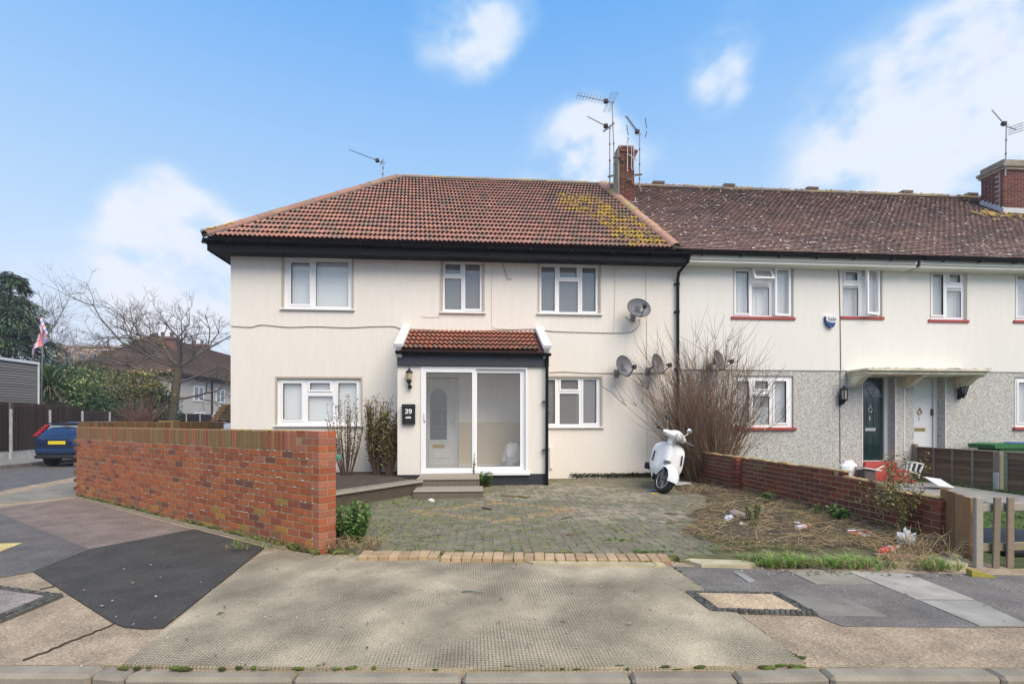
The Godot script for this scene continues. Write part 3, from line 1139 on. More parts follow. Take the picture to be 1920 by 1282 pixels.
func left_house() -> void:
	var h := thing("house", "cream rendered end of terrace house with hipped brown tiled roof and black gutters", "house", Vector3(-0.3, 0.05, 0))
	var xl := -5.341
	var xr := 4.811
	var top := 5.17
	var w1 := Rect2(-4.209, 3.882, 1.489, 1.145)
	var w2 := Rect2(-0.693, 3.863, 0.915, 1.176)
	var w3 := Rect2(1.533, 3.872, 1.404, 1.158)
	var w4 := Rect2(-4.348, 1.280, 1.823, 1.049)
	var w5 := Rect2(1.446, 1.246, 1.530, 1.145)
	var door := Rect2(-1.074, 0.3, 1.45, 2.08)
	var wall := MB.new()
	var holes := [w1.grow(0.004), w2.grow(0.004), w3.grow(0.004), w4.grow(0.004), w5.grow(0.004), door]
	wall.panel(Rect2(xl, -0.1, xr - xl, top + 0.1), holes, 0.0, -0.28)
	part(h, "wall", wall, cream)
	# side and rear walls, floors and rooms inside
	wall = MB.new()
	wall.box(Vector3(xl, -0.1, -9.0), Vector3(xl + 0.28, top, -0.285))
	wall.box(Vector3(xl + 0.28, -0.1, -9.0), Vector3(xr, top, -8.72))
	part(h, "wall", wall, cream)
	wall = MB.new()
	wall.box(Vector3(xr - 0.12, -0.1, -8.7), Vector3(xr - 0.004, top, -0.29))
	wall.box(Vector3(xl + 0.29, 2.62, -8.7), Vector3(xr - 0.13, 2.8, -0.29))
	wall.box(Vector3(xl + 0.29, 0.1, -8.7), Vector3(xr - 0.13, 0.3, -0.29))
	wall.box(Vector3(xl + 0.29, top - 0.12, -8.7), Vector3(xr - 0.13, top - 0.005, -0.29))
	for x in [-2.3, 0.9]:
		wall.box(Vector3(x, 2.81, -4.5), Vector3(x + 0.1, top - 0.13, -0.29))
	for x in [-1.95, 1.35]:
		wall.box(Vector3(x, 0.31, -4.5), Vector3(x + 0.1, 2.61, -0.29))
	wall.box(Vector3(xl + 0.29, 0.31, -4.6), Vector3(xr - 0.13, 2.61, -4.5))
	wall.box(Vector3(xl + 0.29, 2.81, -4.6), Vector3(xr - 0.13, top - 0.13, -4.5))
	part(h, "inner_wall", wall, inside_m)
	# reveal beads round the windows, a hair proud of the render
	for w: Rect2 in [w1, w2, w3, w4, w5]:
		var bead := MB.new()
		bead.col = Color(0.62, 0.58, 0.5)
		bead.panel(w.grow(0.045), [w.grow(0.004)], 0.006, -0.01)
		part(h, "window_surround", bead, cream)
	var white := Color(0.76, 0.75, 0.73)
	window(h, "wide upstairs window with a closed pale blind", w1, [[Rect2(-4.059, 4.001, 0.401, 0.921), true], [Rect2(-3.524, 3.959, 0.710, 0.997), false]], -0.06, white, "blind")
	window(h, "narrow upstairs window above the porch", w2, [[Rect2(-0.632, 4.752, 0.340, 0.214), true], [Rect2(-0.644, 3.939, 0.371, 0.709), false], [Rect2(-0.176, 3.959, 0.330, 1.012), true]], -0.06, white)
	window(h, "three light upstairs window right of the porch roof", w3, [[Rect2(1.583, 3.939, 0.313, 1.018), true], [Rect2(2.015, 4.731, 0.397, 0.224), true], [Rect2(2.003, 3.922, 0.441, 0.710), false], [Rect2(2.545, 3.942, 0.317, 1.011), true]], -0.06, white)
	window(h, "downstairs window with a venetian blind behind the dry shrubs", w4, [[Rect2(-4.232, 1.418, 0.400, 0.806), true], [Rect2(-3.646, 2.084, 0.432, 0.150), true], [Rect2(-3.693, 1.382, 0.538, 0.558), false], [Rect2(-3.026, 1.424, 0.401, 0.813), true]], -0.06, white, "blind")
	window(h, "downstairs window partly hidden by the porch", w5, [[Rect2(1.571, 1.320, 0.332, 1.018), true], [Rect2(2.041, 2.123, 0.403, 0.218), true], [Rect2(2.015, 1.308, 0.453, 0.710), false], [Rect2(2.570, 1.333, 0.311, 1.012), true]], -0.06, white)
	# air brick under the eaves
	var ab := MB.new()
	ab.col = Color(0.5, 0.47, 0.4)
	var a0: Vector3 = Vector3(4.462, 5.039, 0.000)
	ab.box(a0 + Vector3(0, -0.025, 0), a0 + Vector3(0.19, 0.025, 0.012))
	ab.col = Color(0.03, 0.03, 0.03)
	for k in 7:
		ab.box(a0 + Vector3(0.012 + k * 0.025, -0.016, 0.012), a0 + Vector3(0.026 + k * 0.025, 0.016, 0.014))
	part(h, "air_brick", ab, plain_m)

	# eaves: soffit, fascia, gutter
	var ex: float = -5.655
	var s := MB.new()
	s.box(Vector3(ex + 0.05, 5.02, 0.004), Vector3(xr + 0.1, 5.06, 0.38))
	s.box(Vector3(ex + 0.05, 5.02, -9.3), Vector3(xl - 0.004, 5.06, 0.0))
	s.box(Vector3(ex + 0.02, 5.0, 0.382), Vector3(xr + 0.12, 5.2, 0.41))
	s.box(Vector3(ex + 0.02, 5.0, -9.3), Vector3(ex + 0.05, 5.2, 0.38))
	part(h, "fascia", s, black_plastic)
	part(h, "gutter", gutter(ex - 0.02, 5.225, xr + 0.13, 5.2, 0.475, 0.062), black_plastic)
	s = gutter(-9.3, 5.225, 0.41, 5.225, 0, 0.06)
	for i in s.v.size():
		s.v[i] = Vector3(ex - 0.03, s.v[i].y, s.v[i].x) + Vector3(s.v[i].z, 0, 0) * -1.0
		s.n[i] = Vector3(-s.n[i].z, s.n[i].y, s.n[i].x)
	part(h, "gutter", s, black_plastic)

	# roof: decking, then tiles course by course
	var hipx: float = -2.24
	var le: float = ex + 0.03
	var pr := [4.60, 4.06]  # where the two coverings meet, at eaves and ridge
	var deck := MB.new()
	deck.col = Color(0.12, 0.07, 0.06)
	var e0 := roof_point(le, 0)
	var e1 := roof_point(pr[0], 0)
	var r0 := roof_point(hipx, 1)
	var r1 := roof_point(pr[1], 1)
	var back := Vector3(0, 0, -9.4)
	deck.quad(e0, e1, r1, r0)
	deck.quad(Vector3(le, e0.y, -9.0), e0, r0, r0 + Vector3(0, -0.001, -0.001))
	deck.quad(Vector3(pr[0], e0.y, -9.0), Vector3(le, e0.y, -9.0), r0, r1)
	var roof := part(h, "roof", deck, tile_m)
	var bs := roof_basis()
	var slope := (r0 - roof_point(hipx, 0)).length()
	var rows := 19
	var g := slope / rows
	var shape := roll_tile(g, Color(0.09, 0.035, 0.03))  # maroon front edge, darkened further to paint in each course's shadow line
	var c0 := Color(0.4, 0.2, 0.145)
	var tints := [c0, c0 * 0.9, c0 * 1.1, Color(0.33, 0.185, 0.135), Color(0.28, 0.18, 0.135), Color(0.4, 0.21, 0.15), Color(0.22, 0.155, 0.105), Color(0.47, 0.31, 0.06), Color(0.38, 0.26, 0.07), Color(0.26, 0.165, 0.12)]
	var ya: Vector3 = Vector3(3.056, 7.650, -2.657)
	var yb: Vector3 = Vector3(4.206, 5.379, 0.308)
	var items := []
	for r in rows:
		var t := (r + 0.5) / rows
		var x := lerpf(le, hipx, t) + 0.02
		var lim := lerpf(pr[0], pr[1], t) - 0.06
		x = lim - floorf((lim - x) / 0.2) * 0.2
		while x < lim + 0.01:
			var p := roof_point(x - 0.1, float(r) / rows)
			var k := rng.randi() % 6
			# yellow lichen: a band from the ridge down to the junction
			var q := Geometry3D.get_closest_point_to_segment(p, ya, yb)
			var near := p.distance_to(q) / 0.85
			if x > 2.6 and rng.randf() < 1.25 - near:
				k = [6, 8, 9, 3][rng.randi() % 4] if rng.randf() < 0.75 else 7
			elif x > 2.2 and rng.randf() < 0.45:
				k = 9
			elif rng.randf() < 0.1:
				k = 4
			items.append([Transform3D(bs * Basis(Vector3(0, 0, 1), rr(-0.006, 0.006)), p + bs.z * rr(0.0, 0.004)), k])
			x += 0.2
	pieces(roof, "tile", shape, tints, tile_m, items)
	lichen(roof, "lichen", 620, func() -> Vector3:
		var t := rr(-0.12, 1.1)
		var q := ya.lerp(yb, t) + Vector3(rr(-1, 1) * 0.6, 0, 0)
		var tt := clampf((q.z - EAVE.x) / (RIDGE.x - EAVE.x) + rr(-0.09, 0.09), 0.02, 0.98)
		return roof_point(minf(q.x, lerpf(pr[0], pr[1], tt) - 0.05), tt), [Color(0.46, 0.28, 0.035), Color(0.4, 0.25, 0.05), Color(0.5, 0.34, 0.06)], 0.045)
	lichen(roof, "lichen", 140, func() -> Vector3: return roof_point(rr(-2.0, 4.0), rr(0.02, 0.98)), [Color(0.6, 0.55, 0.45), Color(0.35, 0.3, 0.22)], 0.022)
	var rt := [Color(0.33, 0.18, 0.13), Color(0.37, 0.2, 0.15), Color(0.29, 0.175, 0.125), Color(0.34, 0.22, 0.15)]
	ridge_run(roof, e0 + Vector3(-0.02, 0.03, 0.02), r0 + Vector3(0, 0.06, 0), 0.12, rt)
	ridge_run(roof, r0 + Vector3(0.05, 0.04, 0), r1 + Vector3(-0.05, 0.04, 0), 0.1, [Color(0.3, 0.25, 0.19), Color(0.36, 0.27, 0.19), Color(0.4, 0.3, 0.14)])
	ridge_run(roof, e1 + Vector3(0, 0.05, 0), r1 + Vector3(0, 0.08, 0), 0.125, [Color(0.44, 0.24, 0.17), Color(0.5, 0.28, 0.19), Color(0.42, 0.3, 0.14), Color(0.48, 0.3, 0.2)])
	lichen(roof, "lichen", 60, func() -> Vector3: return e1.lerp(r1, rr(0.1, 0.95)) + Vector3(rr(-0.09, 0.09), 0.15, 0.0), [Color(0.6, 0.42, 0.05), Color(0.7, 0.66, 0.58)], 0.03)
	lichen(roof, "lichen", 14, func() -> Vector3: return e0.lerp(r0, rr(0.0, 0.1)) + Vector3(rr(-0.03, 0.05), 0.075, 0.06), [Color(0.6, 0.42, 0.03)], 0.05)
	# the little iron hip hook at the corner
	s = MB.new()
	s.col = Color(0.03, 0.03, 0.03)
	var hk := PackedVector3Array()
	for i in 9:
		var a := -0.6 + i * 0.55
		hk.append(e0 + Vector3(-0.06 - 0.05 * sin(a), 0.06 + 0.05 - 0.05 * cos(a), 0.02))
	s.tube(hk, 0.008, 0.006, 5)
	part(roof, "hip_hook", s, plain_m)

	# black downpipe at the junction with the terrace
	s = MB.new()
	s.tube(PackedVector3Array([Vector3(xr + 0.09, 5.14, 0.47), Vector3(xr + 0.08, 5.03, 0.42), Vector3(xr - 0.01, 4.85, 0.12), Vector3(xr - 0.015, 4.72, 0.075), Vector3(xr - 0.015, 0.12, 0.075)]), 0.036, 0.036, 10)
	for y in [4.6, 3.95, 2.6, 1.2]:
		s.box(Vector3(xr - 0.085, y - 0.02, 0.004), Vector3(xr + 0.055, y + 0.02, 0.03))
		s.tube(PackedVector3Array([Vector3(xr - 0.015, y - 0.03, 0.075), Vector3(xr - 0.015, y + 0.03, 0.075)]), 0.043, 0.043, 10)
	part(h, "downpipe", s, black_plastic)


# irregular crusty patches lying on a surface
func lichen(parent: Node3D, called: String, count: int, where: Callable, cols: Array, size: float) -> void:
	var b := MB.new()
	var pts := PackedVector2Array()
	for i in 7:
		var a := TAU * i / 7
		pts.append(Vector2(cos(a), sin(a)) * rr(0.55, 1.1))
	b.prism(pts, 0.0, 0.25)
	var bs := roof_basis()
	var xs := []
	var cs := []
	for k in count:
		var p: Vector3 = where.call()
		var sc := size * rr(0.35, 1.25)
		xs.append(parent.global_transform.affine_inverse() * Transform3D(bs * Basis(Vector3(0, 0, 1), rr(0, TAU)) * Basis.from_scale(Vector3(sc, sc * rr(0.5, 1.0), 0.02)), p + bs.z * rr(0.04, 0.066)))
		cs.append(shade(cols[rng.randi() % cols.size()], 0.25))
	scatter(parent, called, b, tile_m, xs, cs)


func porch() -> void:
	var z := 1.14
	var x0: float = -1.540
	var x1: float = 1.555
	var p := thing("porch", "cream porch extension with sliding glass doors and red tiled lean-to roof", "porch", Vector3((x0 + x1) / 2, 0.05, 0.6))
	var door := Rect2(-1.066, 0.313, 2.191, 2.180)
	var wall := MB.new()
	wall.panel(Rect2(x0, 0.28, x1 - x0, 2.36), [Rect2(door.position, door.size)], z, z - 0.16)
	part(p, "wall", wall, cream)
	wall = MB.new()
	wall.box(Vector3(x0, 0.0, 0.003), Vector3(x0 + 0.14, 2.64, z - 0.165))
	wall.box(Vector3(x1 - 0.14, 0.0, 0.003), Vector3(x1, 2.64, z - 0.165))
	part(p, "wall", wall, cream)
	wall = MB.new()
	wall.box(Vector3(x0 + 0.15, 2.56, 0.005), Vector3(x1 - 0.15, 2.62, z - 0.17))
	wall.box(Vector3(x0 + 0.15, 0.02, 0.005), Vector3(x1 - 0.15, 0.3, z - 0.17))
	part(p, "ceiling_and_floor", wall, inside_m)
	wall = MB.new()
	wall.col = Color(0.03, 0.034, 0.04)
	wall.box(Vector3(x0, 0.0, z - 0.15), Vector3(x1 + 0.004, 0.278, z + 0.012))
	part(p, "plinth", wall, plain_m)
	# sliding doors
	var f := MB.new()
	f.panel(door, [door.grow(-0.035)], z + 0.02, z - 0.1)
	f.box(Vector3(door.position.x, door.position.y - 0.05, z - 0.02), Vector3(door.end.x + 0.05, door.position.y - 0.003, z + 0.07))
	var dr := part(p, "sliding_door", f, upvc)
	var mid: float = 0.056
	var lr := Rect2(door.position.x + 0.036, door.position.y + 0.036, mid - door.position.x - 0.03, door.size.y - 0.072)
	var rl := Rect2(mid - 0.02, door.position.y + 0.036, door.end.x - mid - 0.016, door.size.y - 0.072)
	var lg := Rect2(-0.958, 0.416, 0.937, 1.964)
	var rg := Rect2(0.083, 0.431, 0.896, 1.945)
	f = MB.new()
	f.panel(lr, [lg], z + 0.012, z - 0.035)
	part(dr, "left_leaf", f, upvc)
	f = MB.new()
	f.panel(rl, [rg], z - 0.04, z - 0.085)
	part(dr, "right_leaf", f, upvc)
	for q in [[lg, z - 0.01], [rg, z - 0.062]]:
		var gr: Rect2 = q[0]
		f = MB.new()
		f.col = Color(0.02, 0.02, 0.02)
		f.panel(gr.grow(0.001), [gr.grow(-0.006)], q[1] + 0.012, q[1] - 0.012)
		part(dr, "gasket", f, plain_m)
		f = MB.new()
		f.box(Vector3(gr.position.x, gr.position.y, q[1] - 0.01), Vector3(gr.end.x, gr.end.y, q[1] + 0.01))
		part(dr, "pane", f, glass)
	f = MB.new()
	f.col = Color(0.75, 0.76, 0.77)
	var hy: float = 1.468
	var hx: float = -0.990
	f.cbox(Vector3(hx - 0.02, hy - 0.09, z + 0.012), Vector3(hx + 0.02, hy + 0.07, z + 0.035), 0.006)
	f.col = Color(0.05, 0.05, 0.05)
	f.box(Vector3(hx - 0.004, hy - 0.12, z + 0.013), Vector3(hx + 0.004, hy - 0.1, z + 0.03))
	part(dr, "handle", f, paint_m)

	# the front door inside, at the house wall
	var dl := MB.new()
	dl.col = Color(0.6, 0.62, 0.61)
	var fr := Rect2(-1.091, 0.31, 0, 0)
	fr.end = Vector2(-0.328, 2.34)
	var leafr := Rect2(fr.position + Vector2(0.07, 0.05), fr.size - Vector2(0.15, 0.11))
	dl.panel(fr, [leafr], -0.03, -0.1)
	var fd := part(p, "front_door", dl, paint_m)
	var ar := Rect2(-0.976, 0.955, 0.381, 1.159)
	var arch := PackedVector2Array()
	arch.append(ar.position)
	arch.append(Vector2(ar.end.x, ar.position.y))
	for i in 13:
		var a := PI * i / 12.0
		arch.append(Vector2(ar.get_center().x + ar.size.x / 2 * cos(a), ar.end.y - ar.size.x / 2 + ar.size.x / 2 * sin(a)))
	dl = MB.new()
	dl.col = Color(0.58, 0.6, 0.59)
	dl.cbox(Vector3(leafr.position.x + 0.004, leafr.position.y + 0.004, -0.085), Vector3(leafr.end.x - 0.004, leafr.end.y - 0.004, -0.04), 0.004)
	part(fd, "door_leaf", dl, paint_m)
	dl = MB.new()
	dl.col = Color(0.62, 0.64, 0.63)
	var outer := PackedVector2Array()
	for q in arch:
		outer.append(ar.get_center() + (q - ar.get_center()) * Vector2(1.24, 1.07))
	dl.prism(outer, -0.041, -0.028)
	dl.cbox(Vector3(leafr.position.x + 0.1, leafr.position.y + 0.17, -0.042), Vector3(leafr.end.x - 0.1, leafr.position.y + 0.4, -0.03), 0.006)
	part(fd, "moulding", dl, paint_m)
	dl = MB.new()
	dl.col = Color(0.05, 0.08, 0.085)
	dl.prism(arch, -0.03, -0.022)
	part(fd, "obscure_glass", dl, gloss_m)
	dl = MB.new()
	dl.col = Color(0.62, 0.42, 0.12)
	var lp: Vector3 = Vector3(-0.788, 0.810, -0.030)
	dl.cbox(lp + Vector3(-0.135, -0.035, -0.01), lp + Vector3(0.135, 0.035, 0.012), 0.006)
	part(fd, "letter_plate", dl, metal_m)
	dl = MB.new()
	dl.col = Color(0.55, 0.56, 0.56)
	var kp: Vector3 = Vector3(-0.437, 1.346, -0.030)
	dl.cbox(kp + Vector3(-0.016, -0.12, 0), kp + Vector3(0.016, 0.1, 0.012), 0.005)
	dl.tube(PackedVector3Array([kp + Vector3(0, 0.05, 0.01), kp + Vector3(0, 0.05, 0.05), kp + Vector3(-0.11, 0.05, 0.05)]), 0.01, 0.009, 6)
	part(fd, "handle", dl, metal_m)
	# side panel beside the door: pale pebbledash over a beige dado, with skirting
	dl = MB.new()
	dl.box(Vector3(fr.end.x, 0.3, -0.03), Vector3(x1 - 0.14, 2.56, 0.004))
	part(p, "inner_wall", dl, cream)
	dl = MB.new()
	dl.col = Color(0.6, 0.5, 0.36)
	dl.box(Vector3(fr.end.x + 0.001, 0.31, 0.005), Vector3(x1 - 0.142, 1.35, 0.03))
	part(p, "dado_panel", dl, paint_m)
	dl = MB.new()
	dl.col = Color(0.66, 0.65, 0.62)
	dl.box(Vector3(fr.end.x + 0.002, 0.31, 0.031), Vector3(x1 - 0.143, 0.4, 0.045))
	part(p, "skirting", dl, paint_m)

	# fascia and gutter
	f = MB.new()
	f.cbox(Vector3(x0 - 0.0, 2.507, z + 0.002), Vector3(x1 + 0.02, 2.747, z + 0.06), 0.005)
	part(p, "fascia", f, anthracite)
	part(p, "gutter", gutter(x0 - 0.02, 2.79, x1 + 0.05, 2.77, z + 0.13, 0.055), black_plastic)
	f = MB.new()
	f.tube(PackedVector3Array([Vector3(x1 - 0.03, 2.74, z + 0.13), Vector3(x1 - 0.03, 2.64, z + 0.11), Vector3(x1 - 0.03, 2.55, z + 0.1), Vector3(x1 - 0.03, 0.14, z + 0.075), Vector3(x1 - 0.03, 0.08, z + 0.14)]), 0.034, 0.034, 10)
	for y in [1.78, 0.78]:
		f.box(Vector3(x1 - 0.12, y - 0.012, z + 0.02), Vector3(x1 + 0.01, y + 0.012, z + 0.1))
	part(p, "downpipe", f, black_plastic)
	# roof
	var ya := Vector2(z + 0.16, 2.81)
	var yb := Vector2(0.01, 3.42)
	var up := (Vector3(0, yb.y, yb.x) - Vector3(0, ya.y, ya.x))
	var len := up.length()
	up = up.normalized()
	var bs := Basis(Vector3.RIGHT, up, Vector3.RIGHT.cross(up))
	f = MB.new()
	f.col = Color(0.12, 0.05, 0.04)
	f.box(Vector3(x0 + 0.06, 0, -0.05), Vector3(x1 - 0.06, len, -0.002), Transform3D(bs, Vector3(0, ya.y, ya.x)))
	f.box(Vector3(x0 + 0.02, 2.62, 0.004), Vector3(x1 - 0.02, 2.78, z - 0.0))
	var rf := part(p, "roof", f, tile_m)
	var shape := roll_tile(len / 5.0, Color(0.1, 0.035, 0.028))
	var c0 := Color(0.33, 0.115, 0.07)
	var items := []
	for r in 5:
		var x := x0 + 0.2
		while x < x1 - 0.12:
			items.append([Transform3D(rf.global_transform.basis.inverse() * bs, rf.global_transform.affine_inverse() * (Vector3(x, ya.y, ya.x) + up * (r * len / 5.0))), mini(5, rng.randi() % 4 + (2 if r < 2 and rng.randf() < 0.5 else 0))])
			x += 0.2
	pieces(rf, "tile", shape, [c0, c0 * 1.12, Color(0.36, 0.145, 0.09), Color(0.3, 0.125, 0.085), Color(0.24, 0.125, 0.085), Color(0.2, 0.12, 0.085)], tile_m, items)
	# white capped parapets at both ends
	for e in 2:
		f = MB.new()
		f.col = Color(0.82, 0.83, 0.84)
		var xa := x0 - 0.045 if e == 0 else x1 - 0.13
		f.cbox(Vector3(xa, 0, 0.05), Vector3(xa + 0.18, len + 0.04, 0.14), 0.012, Transform3D(bs, Vector3(0, ya.y, ya.x)))
		part(p, "parapet_cap", f, plain_m)
		f = MB.new()
		f.col = Color(0.5, 0.5, 0.48)
		var xb := x0 - 0.01 if e == 0 else x1 - 0.1
		f.box(Vector3(xb, 0.0, -0.16), Vector3(xb + 0.11, len, 0.048), Transform3D(bs, Vector3(0, ya.y, ya.x)))
		f.box(Vector3(xb - 0.002, 2.64, 0.004), Vector3(xb + 0.112, 2.8, z + 0.001))
		part(p, "parapet", f, mortar)
	# moss cushion in the gutter
	f = MB.new()
	f.col = Color(0.12, 0.1, 0.02)
	var mp: Vector3 = Vector3(-0.420, 2.757, 1.270)
	f.ball(mp, Vector3(0.05, 0.035, 0.04), 8)
	f.ball(mp + Vector3(0.1, 0.01, 0), Vector3(0.03, 0.03, 0.03), 8)
	part(p, "moss", f, soil_m)

	# timber decking steps at the door
	var st := thing("timber_steps", "two grey grooved decking steps below the sliding door", "steps", Vector3(-0.360, 0.050, 2.286))
	var sxl: float = -1.039
	var top_y: float = 0.321 - 0.0
	var d1: Vector3 = Vector3(-0.847, 0.300, 2.254)
	var d1r: Vector3 = Vector3(0.120, 0.300, 2.155)
	var d2: Vector3 = Vector3(-0.760, 0.170, 2.910)
	var d2r: Vector3 = Vector3(0.176, 0.170, 2.848)
	var board := func(lo: Vector3, hi: Vector3, called: String) -> void:
		var q := MB.new()
		q.col = shade(Color(0.33, 0.29, 0.235), 0.12)
		var n := 5
		var vertical := hi.y - lo.y > hi.z - lo.z
		q.col = Color(0.1, 0.085, 0.065)
		q.cbox(lo, hi, 0.004)
		for k in n:
			q.col = shade(Color(0.34, 0.295, 0.23), 0.14)
			if vertical:
				var hh := (hi.y - lo.y) / n
				q.cbox(Vector3(lo.x, lo.y + k * hh + 0.005, hi.z - 0.001), Vector3(hi.x, lo.y + (k + 1) * hh - 0.005, hi.z + 0.016), 0.004)
			else:
				var hh := (hi.z - lo.z) / n
				q.cbox(Vector3(lo.x, hi.y - 0.001, lo.z + k * hh + 0.004), Vector3(hi.x, hi.y + 0.012, lo.z + (k + 1) * hh - 0.004), 0.003)
		part(st, called, q, wood_m)
	var za := 1.2
	var zb := d1.z
	var zc := maxf(d2.z, zb + 0.16)
	board.call(Vector3(sxl, 0.268, za), Vector3(d1r.x, 0.3, (za + zb) / 2 - 0.002), "tread")
	board.call(Vector3(sxl, 0.268, (za + zb) / 2 + 0.002), Vector3(d1r.x, 0.3, zb), "tread")
	board.call(Vector3(sxl, 0.172, zb - 0.03), Vector3(d1r.x, 0.264, zb - 0.006), "riser")
	board.call(Vector3(sxl + 0.02, 0.14, zb), Vector3(d2r.x, 0.168, zc), "tread")
	board.call(Vector3(sxl + 0.02, 0.05, zc - 0.03), Vector3(d2r.x, 0.136, zc - 0.006), "riser")
	f = MB.new()
	f.col = Color(0.26, 0.23, 0.19)
	f.box(Vector3(sxl + 0.01, 0.05, za), Vector3(d1r.x - 0.01, 0.266, zb - 0.035))
	f.box(Vector3(sxl + 0.03, 0.05, zb - 0.005), Vector3(d2r.x - 0.01, 0.138, zc - 0.035))
	part(st, "frame", f, wood_m)

	# raised bed edge left of the steps
	var ka: Vector3 = Vector3(-0.901, 0.300, 2.292)
	var kb: Vector3 = Vector3(-2.061, 0.300, 3.863)
	kb = ka + (kb - ka) * 1.35
	var kn := (ka - kb).normalized().cross(Vector3.UP).normalized()
	if kn.z < 0:
		kn = -kn
	var bed := thing("planter_wall", "low brown rendered planter wall with ribbed concrete coping left of the steps", "planter", Vector3((ka.x + kb.x) / 2, 0.05, (ka.z + kb.z) / 2))
	f = MB.new()
	f.col = Color(0.1, 0.075, 0.055)
	f.bar(kb - kn * 0.12 + Vector3(0, -0.17, 0), ka - kn * 0.12 + Vector3(0, -0.17, 0), 0.16, 0.25)
	part(bed, "wall", f, concrete_m)
	var l := (ka - kb).length()
	var cnt := int(l / 0.9) + 1
	var bx := Basis((ka - kb).normalized(), Vector3.UP, kn)
	for k in cnt:
		f = MB.new()
		f.col = shade(Color(0.37, 0.34, 0.27), 0.08)
		var c1 := l / cnt
		f.cbox(Vector3(k * c1 + 0.003, -0.045, -0.26), Vector3((k + 1) * c1 - 0.003, -0.004, 0.0), 0.008, Transform3D(bx, kb))
		for j in int(c1 / 0.022):
			f.box(Vector3(k * c1 + 0.012 + j * 0.022, -0.005, -0.25), Vector3(k * c1 + 0.022 + j * 0.022, 0.001, -0.01), Transform3D(bx, kb))
		part(bed, "coping_slab", f, concrete_m)
	f = MB.new()
	f.col = Color(0.085, 0.06, 0.045)
	f.slab(PackedVector2Array([Vector2(ka.x - 0.05, ka.z - 0.2), Vector2(kb.x, kb.z - 0.2), Vector2(xl0(), 1.2), Vector2(xl0(), 0.01), Vector2(x0 - 0.01, 0.01), Vector2(x0 - 0.01, 1.1)]), 0.0, 0.24)
	part(bed, "soil", f, soil_m)


func xl0() -> float:
	return -5.2



func brick_box(parent: Node3D, called: String, lo: Vector3, hi: Vector3, tints: Array, joint: Color, faces := [true, true]) -> void:
	# a brick stack: front (+z) and left (-x) faces laid course by course round a mortar core
	var core := MB.new()
	core.col = joint
	core.box(lo + Vector3(0.008, 0, 0.008), hi - Vector3(0.008, 0, 0.008))
	part(parent, "mortar", core, mortar)
	var shape := MB.new()
	shape.cbox(Vector3(-0.5, -0.5, -0.5), Vector3(0.5, 0.5, 0.5), 0.06)
	var items := []
	var y := lo.y
	var k := 0
	while y < hi.y - 0.05:
		for f in 2:
			if not faces[f]:
				continue
			var a := lo.x if f == 0 else lo.z
			var e := hi.x if f == 0 else hi.z
			var w := 0.225
			var x := a - (0.1125 if (k + f) % 2 else 0.0)
			while x < e - 0.01:
				var s := maxf(x, a)
				var t := minf(x + w, e)
				if t - s > 0.03:
					var m := (s + t) / 2
					var sz := t - s - 0.01
					if f == 0:
						items.append([Transform3D(Basis.from_scale(Vector3(sz, 0.066, 0.1)), Vector3(m, y + 0.0375, hi.z - 0.05 + rr(-0.002, 0.002)) - parent.global_position), rng.randi() % tints.size()])
					elif t < hi.z - 0.11:
						items.append([Transform3D(Basis.from_scale(Vector3(0.1, 0.066, sz)), Vector3(lo.x + 0.05 + rr(-0.002, 0.002), y + 0.0375, m) - parent.global_position), rng.randi() % tints.size()])
				x += w
		y += 0.075
		k += 1
	pieces(parent, called, shape, tints, brick_m, items, 90)


